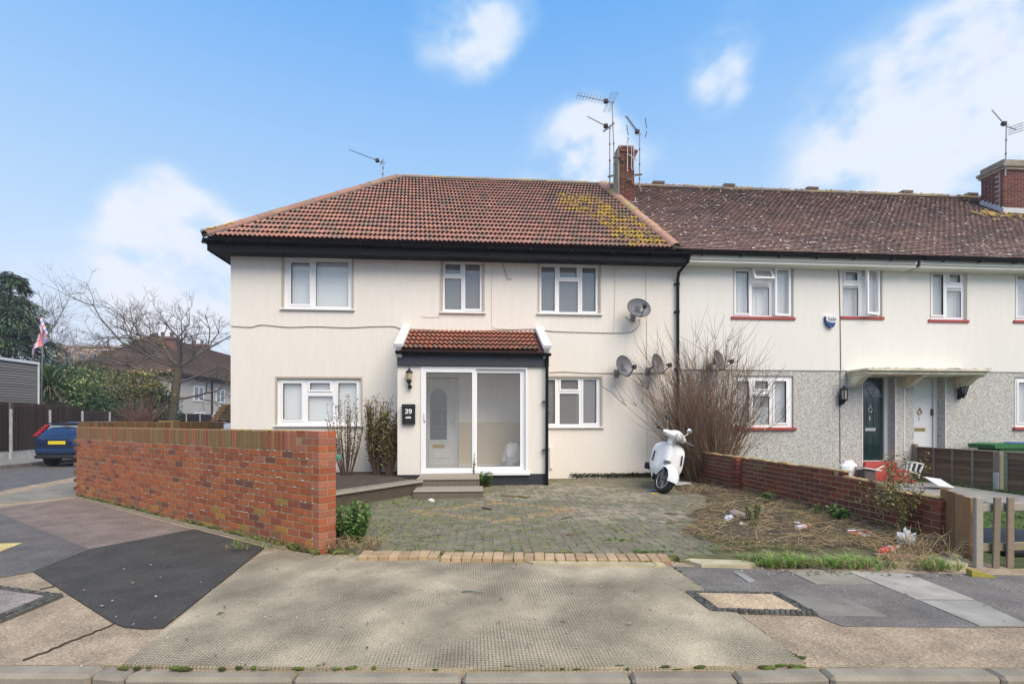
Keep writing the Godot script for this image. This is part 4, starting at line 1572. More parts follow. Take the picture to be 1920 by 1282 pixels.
func plain_roof(h: Node3D, x0a: float, x0b: float, x1: float) -> void:
	var deck := MB.new()
	deck.col = Color(0.07, 0.05, 0.045)
	deck.quad(roof_point(x0a, 0), roof_point(x1, 0), roof_point(x1, 1), roof_point(x0b, 1))
	var bk := Vector3(x0b, EAVE.y, -9.0)
	deck.quad(Vector3(x1, EAVE.y, -9.0), bk, roof_point(x0b, 1), roof_point(x1, 1))
	var roof := part(h, "roof", deck, tile_m)
	var bs := roof_basis()
	var slope := (roof_point(0, 1) - roof_point(0, 0)).length()
	var rows := 58
	var g := slope / rows
	var t := MB.new()
	var lo := PackedVector3Array()
	var hi := PackedVector3Array()
	for i in 4:
		var x := -0.081 + 0.162 * i / 3.0
		var c := 0.003 * (1.0 if i == 1 or i == 2 else 0.0)
		lo.append(Vector3(x, 0, 0.034 + c))
		hi.append(Vector3(x, g + 0.04, 0.008 + c))
	t.grid([lo, hi])
	t.col = Color(0.38, 0.32, 0.32)
	t.quad(Vector3(-0.081, 0, 0.006), Vector3(0.081, 0, 0.006), Vector3(0.081, 0, 0.034), Vector3(-0.081, 0, 0.034))
	var c0 := Color(0.275, 0.175, 0.145)
	var xs := []
	var cs := []
	var f := FastNoiseLite.new()
	f.seed = 4
	f.frequency = 0.55
	for r in rows:
		var tt := float(r) / rows
		var x := lerpf(x0a, x0b, tt) + 0.05 + (0.0825 if r % 2 else 0.0)
		while x < x1:
			var p := roof_point(x, tt) + bs.z * rr(0, 0.006)
			var c := shade(c0, 0.2)
			var q := f.get_noise_2d(x, r * 0.12)
			if q > 0.12:
				c = c.lerp(Color(0.17, 0.125, 0.11), 0.6)
			if rng.randf() < 0.045:
				c = c.lerp(Color(0.45, 0.38, 0.34), 0.6)
			if r > 55 and rng.randf() < 0.4:
				c = c.lerp(Color(0.42, 0.3, 0.12), 0.6)
			xs.append(roof.global_transform.affine_inverse() * Transform3D(bs * Basis.from_euler(Vector3(rr(-0.02, 0.02), 0, rr(-0.015, 0.015))), p))
			cs.append(c)
			x += 0.165
	scatter(roof, "plain_tiles", t, tile_m, xs, cs)
	var pale := [Color(0.66, 0.6, 0.54), Color(0.72, 0.68, 0.62), Color(0.5, 0.44, 0.36)]
	lichen(roof, "lichen", int((x1 - x0a) * 62), func() -> Vector3: return roof_point(rr(lerpf(x0a, x0b, 0.3) + 0.3, x1), pow(rr(0.0, 1.0), 1.25) * 0.97 + 0.01), pale, 0.032)
	ridge_run(roof, roof_point(x0b, 1) + Vector3(0.02, 0.03, 0), roof_point(x1, 1) + Vector3(0, 0.03, 0), 0.1, [Color(0.25, 0.19, 0.16), Color(0.3, 0.22, 0.17), Color(0.34, 0.25, 0.12)])
	lichen(roof, "lichen", int((x1 - x0a) * 12), func() -> Vector3: return roof_point(rr(x0b, x1), 1) + Vector3(0, 0.06, 0.05), [Color(0.5, 0.38, 0.1), Color(0.6, 0.55, 0.48), Color(0.45, 0.36, 0.14)], 0.05)
	# raised vent tiles along the ridge
	var v := MB.new()
	v.col = Color(0.12, 0.085, 0.07)
	var x := x0a + 0.2
	for u: float in [5.949, 8.302, 11.150, 14.476, 16.827]:
		if u > x0a - 0.3 and u < x1:
			v.cbox(roof_point(u - 0.19, 1) + Vector3(0, 0.1, -0.1), roof_point(u + 0.19, 1) + Vector3(0, 0.185, 0.1), 0.01)
	if v.v.size():
		part(roof, "ridge_vent", v, tile_m)
	# eaves
	var s := MB.new()
	s.col = Color(0.72, 0.71, 0.66)
	s.cbox(Vector3(x0a + 0.1, 5.03, 0.004), Vector3(x1, 5.1, 0.33), 0.01)
	s.cbox(Vector3(x0a + 0.1, 5.1, 0.3), Vector3(x1, 5.21, 0.36), 0.004)
	part(h, "eaves_board", s, paint_m)
	part(h, "gutter", gutter(x0a + 0.12, 5.245, x1, 5.235, 0.425, 0.062), black_plastic)


func terrace(h: Node3D, x0: float, x1: float, holes: Array, door_holes: Array) -> void:
	var all := []
	for w: Rect2 in holes:
		all.append(w.grow(0.004))
	var up := MB.new()
	up.panel(Rect2(x0, 2.6, x1 - x0, 2.5), all, 0.022, -0.28)
	part(h, "upper_wall", up, render_white)
	up = MB.new()
	var lowh := all.duplicate()
	lowh.append_array(door_holes)
	up.panel(Rect2(x0, -0.3, x1 - x0, 2.897), lowh, 0.0, -0.28)
	part(h, "lower_wall", up, dash)
	var r := MB.new()
	r.box(Vector3(x0, -0.3, -9.0), Vector3(x1, 5.1, -8.8))
	r.box(Vector3(x0 + 0.005, -0.3, -8.79), Vector3(x0 + 0.1, 5.1, -0.285))
	r.box(Vector3(x1 - 0.1, -0.3, -8.79), Vector3(x1 - 0.005, 5.1, -0.285))
	r.box(Vector3(x0 + 0.11, 2.5, -8.79), Vector3(x1 - 0.11, 2.7, -0.285))
	r.box(Vector3(x0 + 0.11, 0.1, -8.79), Vector3(x1 - 0.11, 0.37, -0.62))
	r.box(Vector3(x0 + 0.11, 4.95, -8.79), Vector3(x1 - 0.11, 5.09, -0.285))
	r.box(Vector3(x0 + 0.11, 0.38, -4.2), Vector3(x1 - 0.11, 4.94, -4.1))
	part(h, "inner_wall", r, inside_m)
	for w: Rect2 in holes:
		var bead := MB.new()
		bead.col = Color(0.5, 0.47, 0.42)
		var z := 0.028 if w.position.y > 2.6 else 0.006
		bead.panel(Rect2(w.position.x - 0.012, w.position.y, w.size.x + 0.045, w.size.y + 0.035), [w.grow(0.005)], z, z - 0.012)
		part(h, "window_surround", bead, render_white)


# a hinged opening light standing ajar
func ajar(win: Node3D, hinge: Vector3, axis: Vector3, angle: float, r: Rect2) -> void:
	# r is given from the hinge corner: x to the left or right of it, y up or down
	var b := MB.new()
	b.panel(r, [r.grow(-0.052)], 0.03, -0.02)
	var o := part(win, "sash", b, upvc, true)
	o.transform = win.global_transform.affine_inverse() * Transform3D(Basis(axis, angle), hinge)
	b = MB.new()
	var g := r.grow(-0.05)
	b.box(Vector3(g.position.x, g.position.y, -0.005), Vector3(g.end.x, g.end.y, 0.015))
	var q := part(win, "pane", b, glass, true)
	q.transform = o.transform


func vent_strip(win: Node3D, r: Rect2, z: float) -> void:
	var b := MB.new()
	b.col = Color(0.78, 0.79, 0.8)
	b.cbox(Vector3(r.position.x, r.end.y - 0.05, z - 0.005), Vector3(r.end.x, r.end.y - 0.008, z + 0.016), 0.004)
	b.col = Color(0.1, 0.1, 0.1)
	b.box(Vector3(r.position.x + 0.01, r.end.y - 0.056, z - 0.004), Vector3(r.end.x - 0.01, r.end.y - 0.051, z + 0.012))
	b.box(Vector3(r.position.x + 0.01, r.end.y - 0.032, z + 0.0165), Vector3(r.end.x - 0.01, r.end.y - 0.026, z + 0.018))
	part(win, "trickle_vent", b, paint_m)


func tulle(win: Node3D, x0: float, x1: float, y0: float, y1: float, z: float, gather: float) -> void:
	# a curtain drawn in to one side at its tie
	var rows := []
	for j in 15:
		var t := j / 14.0
		var pinch := 1.0 - gather * exp(-pow((t - 0.28) / 0.16, 2))
		var row := PackedVector3Array()
		for i in 49:
			var s := i / 48.0
			row.append(Vector3(lerpf(x0, x1, 0.1 + s * pinch * 0.8), lerpf(y0, y1, t), z + 0.025 * sin(s * 44.0) + 0.01 * sin(s * 19.0 + t * 4.0)))
		rows.append(row)
	var b := MB.new()
	b.grid(rows)
	part(win, "curtain", b, cloth_m)


func right_houses() -> void:
	var xr: float = 4.811
	var xp: float = 10.547
	var x2 := 2 * xp - xr
	var red := Color(0.36, 0.06, 0.05)
	var brick_tints := [Color(0.13, 0.034, 0.026), Color(0.11, 0.03, 0.024), Color(0.16, 0.043, 0.03), Color(0.09, 0.032, 0.026), Color(0.135, 0.052, 0.036)]

	# ---- the house with the green door
	var h := thing("house", "terraced house with a dark green door, pebbledash below and cream render above", "house", Vector3((xr + xp) / 2, -0.1, 0))
	var zf := -0.03
	var r1 := Rect2(6.186, 3.865, 1.461, 1.196)
	var r2 := Rect2(8.943, 3.911, 0.971, 1.189)
	var r5 := Rect2(6.173, 1.223, 1.501, 1.228)
	var dx0: float = 9.454
	var dx1: float = 10.297
	terrace(h, xr, xp, [r1, r2, r5], [Rect2(dx0, -0.4, dx1 - dx0, 2.95)])
	var w := window(h, "upstairs window with its top light and right light ajar", r1, [[Rect2(6.265, 3.959, 0.312, 0.995), true], [Rect2(6.677, 4.761, 0.467, 0.275), false], [Rect2(6.670, 3.910, 0.433, 0.672), false], [Rect2(7.210, 3.912, 0.403, 1.130), false]], zf, red, "net")
	ajar(w, Vector3(6.885, 5.026, 0.000), Vector3(1, 0, 0), -0.42, Rect2(-0.25, -0.31, 0.5, 0.31))
	ajar(w, Vector3(7.607, 4.460, 0.000), Vector3(0, 1, 0), 0.09, Rect2(-0.42, -0.565, 0.42, 1.15))
	vent_strip(w, Rect2(6.670, 3.910, 0.433, 0.748), zf)
	w = window(h, "narrow upstairs window with the right casement swung open", r2, [[Rect2(9.025, 4.796, 0.302, 0.195), true], [Rect2(8.984, 3.940, 0.384, 0.675), false], [Rect2(9.451, 3.947, 0.414, 1.106), false]], zf, red, "net")
	ajar(w, Vector3(9.859, 4.501, 0.010), Vector3(0, 1, 0), 0.34, Rect2(-0.47, -0.545, 0.47, 1.12))
	vent_strip(w, Rect2(8.984, 3.940, 0.384, 0.753), zf)
	w = window(h, "downstairs window with tied white curtains beside the bare bush", r5, [[Rect2(6.279, 1.338, 0.305, 0.995), true], [Rect2(6.736, 2.157, 0.320, 0.179), true], [Rect2(6.690, 1.293, 0.413, 0.678), false], [Rect2(7.230, 1.344, 0.288, 0.995), true]], zf, red)
	vent_strip(w, Rect2(6.690, 1.293, 0.413, 0.755), zf)
	tulle(w, 6.303, 6.787, r5.position.y + 0.03, r5.end.y - 0.05, -0.2, 0.55)
	tulle(w, 7.302, 7.738, r5.position.y + 0.03, r5.end.y - 0.05, -0.2, 0.6)
	tulle(w, 6.795, 7.271, r5.position.y + 0.05, r5.position.y + 0.5, -0.28, 0.2)
	front_door(h, dx0, dx1, Color(0.012, 0.036, 0.038), true)
	plain_roof(h, 4.62, 4.08, xp)
	# chimney on the party wall: one side rendered, brick front
	var lo := Vector3(4.16, 7.3, -3.25)
	lo.x = 4.225
	var hi := Vector3(lo.x + 0.44, 9.28, -2.72)
	hi.y = 9.357
	var ch := Node3D.new()
	ch.name = "chimney"
	h.add_child(ch)
	ch.global_position = Vector3(lo.x, 7.5, -3.0)
	brick_box(ch, "brick", lo, hi, brick_tints, Color(0.3, 0.22, 0.17), [true, false])
	var s := MB.new()
	s.col = Color(0.36, 0.345, 0.255)
	s.cbox(Vector3(lo.x - 0.035, lo.y, lo.z - 0.02), Vector3(lo.x - 0.001, hi.y - 0.1, hi.z - 0.01), 0.012)
	s.cbox(Vector3(lo.x - 0.03, hi.y - 0.1, lo.z + 0.1), Vector3(lo.x + 0.06, hi.y + 0.01, hi.z + 0.002), 0.025)
	part(ch, "rendered_side", s, concrete_m)
	s = MB.new()
	s.col = Color(0.19, 0.06, 0.05)
	s.cbox(Vector3(hi.x - 0.04, hi.y - 0.2, lo.z + 0.03), Vector3(hi.x + 0.09, hi.y - 0.13, hi.z + 0.03), 0.006)
	s.cbox(Vector3(hi.x - 0.04, hi.y - 0.275, lo.z + 0.03), Vector3(hi.x + 0.05, hi.y - 0.205, hi.z + 0.02), 0.006)
	s.cbox(Vector3(hi.x - 0.04, hi.y - 0.35, lo.z + 0.03), Vector3(hi.x + 0.025, hi.y - 0.28, hi.z + 0.01), 0.006)
	s.cbox(Vector3(lo.x + 0.02, hi.y - 0.2, hi.z - 0.05), Vector3(hi.x - 0.041, hi.y - 0.13, hi.z + 0.03), 0.006)
	part(ch, "corbel", s, brick_m)
	s = MB.new()
	s.col = Color(0.5, 0.52, 0.55)
	var fy: float = 7.685
	s.cbox(Vector3(lo.x + 0.08, fy - 0.16, hi.z + 0.004), Vector3(hi.x + 0.1, fy + 0.03, hi.z + 0.05), 0.012)
	s.box(Vector3(lo.x + 0.08, -0.16, 0.03), Vector3(hi.x + 0.12, 0.02, 0.06), Transform3D(roof_basis(), Vector3(0, fy - 0.06, hi.z + 0.02)))
	s.cbox(Vector3(hi.x + 0.002, fy - 0.05, hi.z - 0.35), Vector3(hi.x + 0.03, fy + 0.16, hi.z + 0.04), 0.01)
	part(ch, "lead_flashing", s, paint_m)

	# ---- the house with the white door
	h = thing("house", "terraced house with a plain white door right of the shared porch canopy", "house", Vector3((x2 + xp) / 2, -0.1, 0))
	var r3 := Rect2(11.205, 3.868, 0.934, 1.219)
	var r4 := Rect2(13.474, 3.885, 1.298, 1.231)
	var r6 := Rect2(13.488, 1.223, 1.283, 1.244)
	dx0 = 10.784
	dx1 = 11.612
	terrace(h, xp, x2, [r3, r4, r6], [Rect2(dx0, -0.4, dx1 - dx0, 2.95)])
	w = window(h, "upstairs two light window above the canopy", r3, [[Rect2(11.296, 3.996, 0.282, 0.994), true], [Rect2(11.741, 4.808, 0.284, 0.185), true], [Rect2(11.685, 3.943, 0.383, 0.660), false]], zf, red, "net")
	vent_strip(w, Rect2(11.685, 3.943, 0.383, 0.752), zf)
	window(h, "upstairs window at the right edge", r4, [[Rect2(13.575, 4.000, 0.392, 0.988), true], [Rect2(14.142, 3.983, 0.483, 1.005), false]], zf, red, "net")
	window(h, "downstairs window at the right edge", r6, [[Rect2(13.604, 1.357, 0.363, 0.988), true], [Rect2(14.142, 1.357, 0.483, 0.992), false]], zf, red, "net")
	front_door(h, dx0, dx1, Color(0.72, 0.74, 0.77), false)
	plain_roof(h, xp, xp, x2)
	lo = Vector3(16.448, 7.0, -3.6)
	hi = Vector3(lo.x + 1.35, 9.515, -2.9)
	ch = Node3D.new()
	ch.name = "chimney"
	h.add_child(ch)
	ch.global_position = Vector3(lo.x, 7.5, -3.2)
	brick_box(ch, "brick", lo, hi, brick_tints, Color(0.42, 0.3, 0.24))
	s = MB.new()
	s.col = Color(0.3, 0.26, 0.2)
	s.cbox(Vector3(lo.x - 0.09, hi.y - 0.24, lo.z - 0.09), Vector3(hi.x + 0.09, hi.y - 0.15, hi.z + 0.09), 0.012)
	s.cbox(Vector3(lo.x - 0.05, hi.y - 0.32, lo.z - 0.05), Vector3(hi.x + 0.05, hi.y - 0.241, hi.z + 0.05), 0.008)
	s.cbox(Vector3(lo.x - 0.02, hi.y - 0.149, lo.z - 0.02), Vector3(hi.x + 0.02, hi.y + 0.01, hi.z + 0.02), 0.02)
	part(ch, "cap", s, concrete_m)
	s = MB.new()
	s.col = Color(0.52, 0.54, 0.57)
	var k := (RIDGE.y - EAVE.y) / (RIDGE.x - EAVE.x)
	for i in 6:
		var z := hi.z - 0.12 * i
		var y := EAVE.y + k * (z - EAVE.x)
		s.cbox(Vector3(lo.x - 0.02, y - 0.02, z - 0.12), Vector3(lo.x + 0.02, y + 0.22, z + 0.006), 0.006)
	var y0 := EAVE.y + k * (hi.z - EAVE.x)
	s.cbox(Vector3(lo.x - 0.04, y0 - 0.1, hi.z + 0.003), Vector3(hi.x + 0.05, y0 + 0.17, hi.z + 0.045), 0.012)
	part(ch, "lead_flashing", s, paint_m)
	lichen(h, "lichen", 130, func() -> Vector3: return roof_point(rr(lo.x - 1.2, lo.x + 1.5), clampf((hi.z - EAVE.x) / (RIDGE.x - EAVE.x) - absf(rr(-0.1, 0.16)), 0, 1)), [Color(0.42, 0.28, 0.05), Color(0.38, 0.26, 0.07)], 0.075)

	# ---- the next house along: only its roof shows
	h = thing("house", "next terraced house of which only the roof beyond the big chimney shows", "house", Vector3(x2 + 3, -0.1, 0))
	terrace(h, x2, x2 + 6.0, [], [])
	plain_roof(h, x2, x2, x2 + 6.0)

	# ---- canopy shared by both doors
	var cx0: float = 9.016
	var cx1 := 2 * xp - cx0
	var cn := thing("door_canopy", "cream concrete canopy on three scrolled brackets over both front doors", "canopy", Vector3(xp, 2.4, 0.0))
	s = MB.new()
	s.col = Color(0.66, 0.62, 0.5)
	s.cbox(Vector3(cx0, 2.535, 0.026), Vector3(cx1, 2.6, 0.7), 0.01)
	s.cbox(Vector3(cx0 + 0.03, 2.46, 0.004), Vector3(cx1 - 0.03, 2.534, 0.64), 0.012)
	part(cn, "slab", s, concrete_m)
	s = MB.new()
	for i in 90:
		s.col = shade(Color(0.1, 0.1, 0.07), 0.5)
		var x := rr(cx0, cx1)
		s.ball(Vector3(x, 2.6, rr(0.6, 0.7)), Vector3(rr(0.02, 0.07), rr(0.004, 0.01), rr(0.008, 0.02)), 6)
	tag(part(cn, "moss", s, soil_m), "", "", "", "stuff")
	for x: float in [cx0 + 0.05, xp - 0.08, cx1 - 0.21]:
		var pf := PackedVector2Array([Vector2(0, 2.458), Vector2(0, 2.2), Vector2(0.1, 2.19)])
		for i in 9:
			var t := i / 8.0
			pf.append(Vector2(0.12 + 0.45 * t, 2.22 + 0.2 * (t - 0.16 * sin(TAU * t))))
		pf.append(Vector2(0.58, 2.458))
		s = MB.new()
		s.col = Color(0.66, 0.62, 0.5)
		s.prism(pf, -0.16, 0.0, Transform3D(Basis(Vector3(0, 0, 1), Vector3(0, 1, 0), Vector3(-1, 0, 0)), Vector3(x, 0, 0.004)))
		part(cn, "bracket", s, concrete_m)
	# white bead down the middle and beside the doors
	s = MB.new()
	s.col = Color(0.75, 0.75, 0.75)
	for x: float in [10.540, 10.308, 11.624, 9.447]:
		s.box(Vector3(x - 0.012, -0.2, 0.0005), Vector3(x + 0.012, 2.42, 0.008))
	part(cn, "white_bead", s, paint_m)

	# ---- red steps
	var st := thing("red_steps", "red painted concrete steps below the green door", "steps", Vector3(9.9, -0.15, 0.3))
	var tier := func(x0: float, x1: float, z1: float, y0: float, y1: float, r: float) -> void:
		var pts := PackedVector2Array([Vector2(x0, 0.002), Vector2(x1, 0.002)])
		for i in 7:
			var a := PI / 2 * i / 6.0
			pts.append(Vector2(x1 - r + r * cos(a), z1 - r + r * sin(a)))
		for i in 7:
			var a := PI / 2 + PI / 2 * i / 6.0
			pts.append(Vector2(x0 + r + r * cos(a), z1 - r + r * sin(a)))
		var q := MB.new()
		q.col = Color(0.4, 0.075, 0.065)
		q.slab(pts, y0, y1)
		part(st, "step", q, concrete_m)
	tier.call(9.471, 10.298, 0.06, 0.212, 0.385, 0.01)
	tier.call(9.169, 10.373, 0.42, 0.003, 0.21, 0.12)
	tier.call(8.975, 10.306, 0.72, -0.25, 0.0, 0.16)
	var q := MB.new()
	q.col = Color(0.38, 0.07, 0.06)
	q.box(Vector3(9.482, 0.212, -0.3), Vector3(10.297 - 0.003, 0.384, -0.001))
	part(st, "threshold", q, concrete_m)


func front_door(h: Node3D, x0: float, x1: float, col: Color, lights: bool) -> void:
	var z := -0.2
	var b := MB.new()
	b.col = Color(0.74, 0.75, 0.75)
	var fr := Rect2(x0 + 0.002, 0.385, x1 - x0 - 0.004, 2.15)
	b.panel(fr, [Rect2(fr.position.x + 0.07, 0.4, fr.size.x - 0.17, 2.06)], z, z - 0.1)
	var d := part(h, "door", b, paint_m)
	if lights:
		d.set_meta("label", "dark green panelled door with a fan light")
	else:
		d.set_meta("label", "plain white door with brass letter plate")
	var lf := Rect2(fr.position.x + 0.075, 0.405, fr.size.x - 0.18, 2.05)
	b = MB.new()
	b.col = col
	b.cbox(Vector3(lf.position.x, lf.position.y, z - 0.085), Vector3(lf.end.x, lf.end.y, z - 0.045), 0.004)
	if lights:
		for px in 2:
			var xa := lf.position.x + 0.1 + px * (lf.size.x / 2 - 0.03)
			for py in [[0.18, 0.62], [0.84, 1.5]]:
				b.panel(Rect2(xa, lf.position.y + py[0], lf.size.x / 2 - 0.17, py[1] - py[0]), [Rect2(xa + 0.025, lf.position.y + py[0] + 0.025, lf.size.x / 2 - 0.22, py[1] - py[0] - 0.05)], z - 0.032, z - 0.05)
				b.cbox(Vector3(xa + 0.06, lf.position.y + py[0] + 0.06, z - 0.046), Vector3(xa + lf.size.x / 2 - 0.23, lf.position.y + py[1] - 0.06, z - 0.036), 0.005)
	part(d, "door_leaf", b, gloss_m if lights else paint_m)
	var cx := lf.get_center().x
	if lights:
		b = MB.new()
		var pts := PackedVector2Array()
		for i in 13:
			var a := PI * i / 12.0
			pts.append(Vector2(cx + 0.29 * cos(a), 1.98 + 0.24 * sin(a)))
		b.col = Color(0.16, 0.2, 0.22)
		b.prism(pts, z - 0.046, z - 0.036)
		part(d, "fan_light", b, gloss_m)
		b = MB.new()
		b.col = col
		for i in 4:
			var a := PI * (i + 0.5) / 4.0 + 0.0
			b.bar(Vector3(cx, 1.98, z - 0.034), Vector3(cx + 0.28 * cos(a), 1.98 + 0.23 * sin(a), z - 0.034), 0.02, 0.008)
		part(d, "glazing_bar", b, gloss_m)
	b = MB.new()
	b.col = Color(0.62, 0.62, 0.6) if lights else Color(0.45, 0.33, 0.12)
	b.cbox(Vector3(cx - 0.15, 1.13, z - 0.046), Vector3(cx + 0.13, 1.21, z - 0.03), 0.005)
	part(d, "letter_plate", b, metal_m)
	b = MB.new()
	b.col = Color(0.7, 0.69, 0.65) if lights else Color(0.4, 0.28, 0.1)
	var ring := PackedVector3Array()
	for i in 17:
		var a := TAU * i / 16.0
		ring.append(Vector3(cx - 0.02 + 0.05 * cos(a), 1.66 + 0.055 * sin(a) - (0.0 if lights else 0.06), z - 0.028))
	b.tube(ring, 0.01, 0.01, 6)
	b.ball(ring[4] + Vector3(0, 0.02, 0), Vector3(0.02, 0.04, 0.018), 8)
	part(d, "knocker", b, metal_m)
	b = MB.new()
	b.col = Color(0.68, 0.67, 0.64)
	b.cbox(Vector3(cx - 0.045, 1.4, z - 0.046), Vector3(cx - 0.015, 1.5, z - 0.03), 0.004)
	part(d, "lock", b, metal_m)
	if not lights:
		b = MB.new()
		b.col = Color(0.05, 0.05, 0.05)
		b.cbox(Vector3(lf.end.x - 0.045, 1.52, z - 0.046), Vector3(lf.end.x + 0.02, 1.68, z - 0.015), 0.006)
		b.box(Vector3(lf.end.x - 0.004, lf.position.y, z - 0.05), Vector3(lf.end.x + 0.004, lf.end.y, z - 0.043))
		part(d, "rim_latch", b, plain_m)
		lettering(d, "door_number", "49", 0.11, Vector3(lf.position.x + 0.06, 2.02, z - 0.046), Color(0.02, 0.02, 0.02))


func lettering(parent: Node3D, called: String, text: String, size: float, at: Vector3, col: Color, b := Basis(), font := "Droid Sans") -> MeshInstance3D:
	var t := TextMesh.new()
	t.text = text
	var f := SystemFont.new()
	f.font_names = PackedStringArray([font])
	f.font_weight = 700
	t.font = f
	t.font_size = 64
	t.pixel_size = size / 64.0
	t.depth = 0.006
	t.horizontal_alignment = HORIZONTAL_ALIGNMENT_CENTER
	var m := StandardMaterial3D.new()
	m.albedo_color = col.linear_to_srgb()
	m.roughness = 0.5
	var o := part_mesh(parent, called, t, m, true)
	o.transform = parent.global_transform.affine_inverse() * Transform3D(b, at)
	return o


# the house across the street, behind the camera: it shows only as a reflection in the panes
func opposite_house() -> void:
	var h := thing("house", "pebbledashed house across the street, mirrored in the porch glass and downstairs panes", "house", Vector3(0, 0, 30))
	var holes := []
	for x in [-5.5, -1.6, 2.2, 5.6]:
		holes.append(Rect2(x - 0.8, 1.0, 1.6, 1.3))
		holes.append(Rect2(x - 0.8, 3.5, 1.6, 1.2))
	var xf := Transform3D(Basis(Vector3.UP, PI), Vector3(0, 0, 27))
	var b := MB.new()
	b.panel(Rect2(-8, -0.1, 16, 5.3), holes, 0, -0.25, xf)
	part(h, "wall", b, dash)
	b = MB.new()
	b.box(Vector3(-8, -0.1, 27.3), Vector3(8, 5.2, 35))
	part(h, "inner_wall", b, inside_m)
	b = MB.new()
	b.col = Color(0.16, 0.1, 0.085)
	b.quad(Vector3(8.4, 5.1, 26.6), Vector3(-8.4, 5.1, 26.6), Vector3(-5, 8.6, 31), Vector3(5, 8.6, 31))
	b.tri(Vector3(-8.4, 5.1, 26.6), Vector3(-8.4, 5.1, 35.4), Vector3(-5, 8.6, 31))
	b.tri(Vector3(8.4, 5.1, 35.4), Vector3(8.4, 5.1, 26.6), Vector3(5, 8.6, 31))
	b.quad(Vector3(-8.4, 5.1, 35.4), Vector3(8.4, 5.1, 35.4), Vector3(5, 8.6, 31), Vector3(-5, 8.6, 31))
	part(h, "roof", b, tile_m)
	for r: Rect2 in holes:
		b = MB.new()
		b.panel(r, [Rect2(r.position + Vector2(0.08, 0.08), Vector2(r.size.x / 2 - 0.12, r.size.y - 0.16)), Rect2(r.position + Vector2(r.size.x / 2 + 0.04, 0.08), Vector2(r.size.x / 2 - 0.12, r.size.y - 0.16))], -0.05, -0.12, xf)
		part(h, "window", b, upvc)



func wall_items(len: float, courses: int, y0: float, step: Callable) -> Array:
	var items := []
	for k in courses:
		var x := -0.1125 if k % 2 else 0.0
		while x < len - 0.02:
			var a := maxf(x, 0.0)
			var e := minf(x + 0.225, len)
			if e - a > 0.04 and step.call(k, (a + e) / 2):
				items.append([Transform3D(Basis.from_euler(Vector3(rr(-0.008, 0.008), rr(-0.008, 0.008), rr(-0.006, 0.006))) * Basis.from_scale(Vector3(e - a - 0.012, 0.0635, 0.1025)), Vector3((a + e) / 2, y0 + k * 0.075 + 0.0375, -0.052 + rr(-0.003, 0.003))), 0])
			x += 0.225
	return items


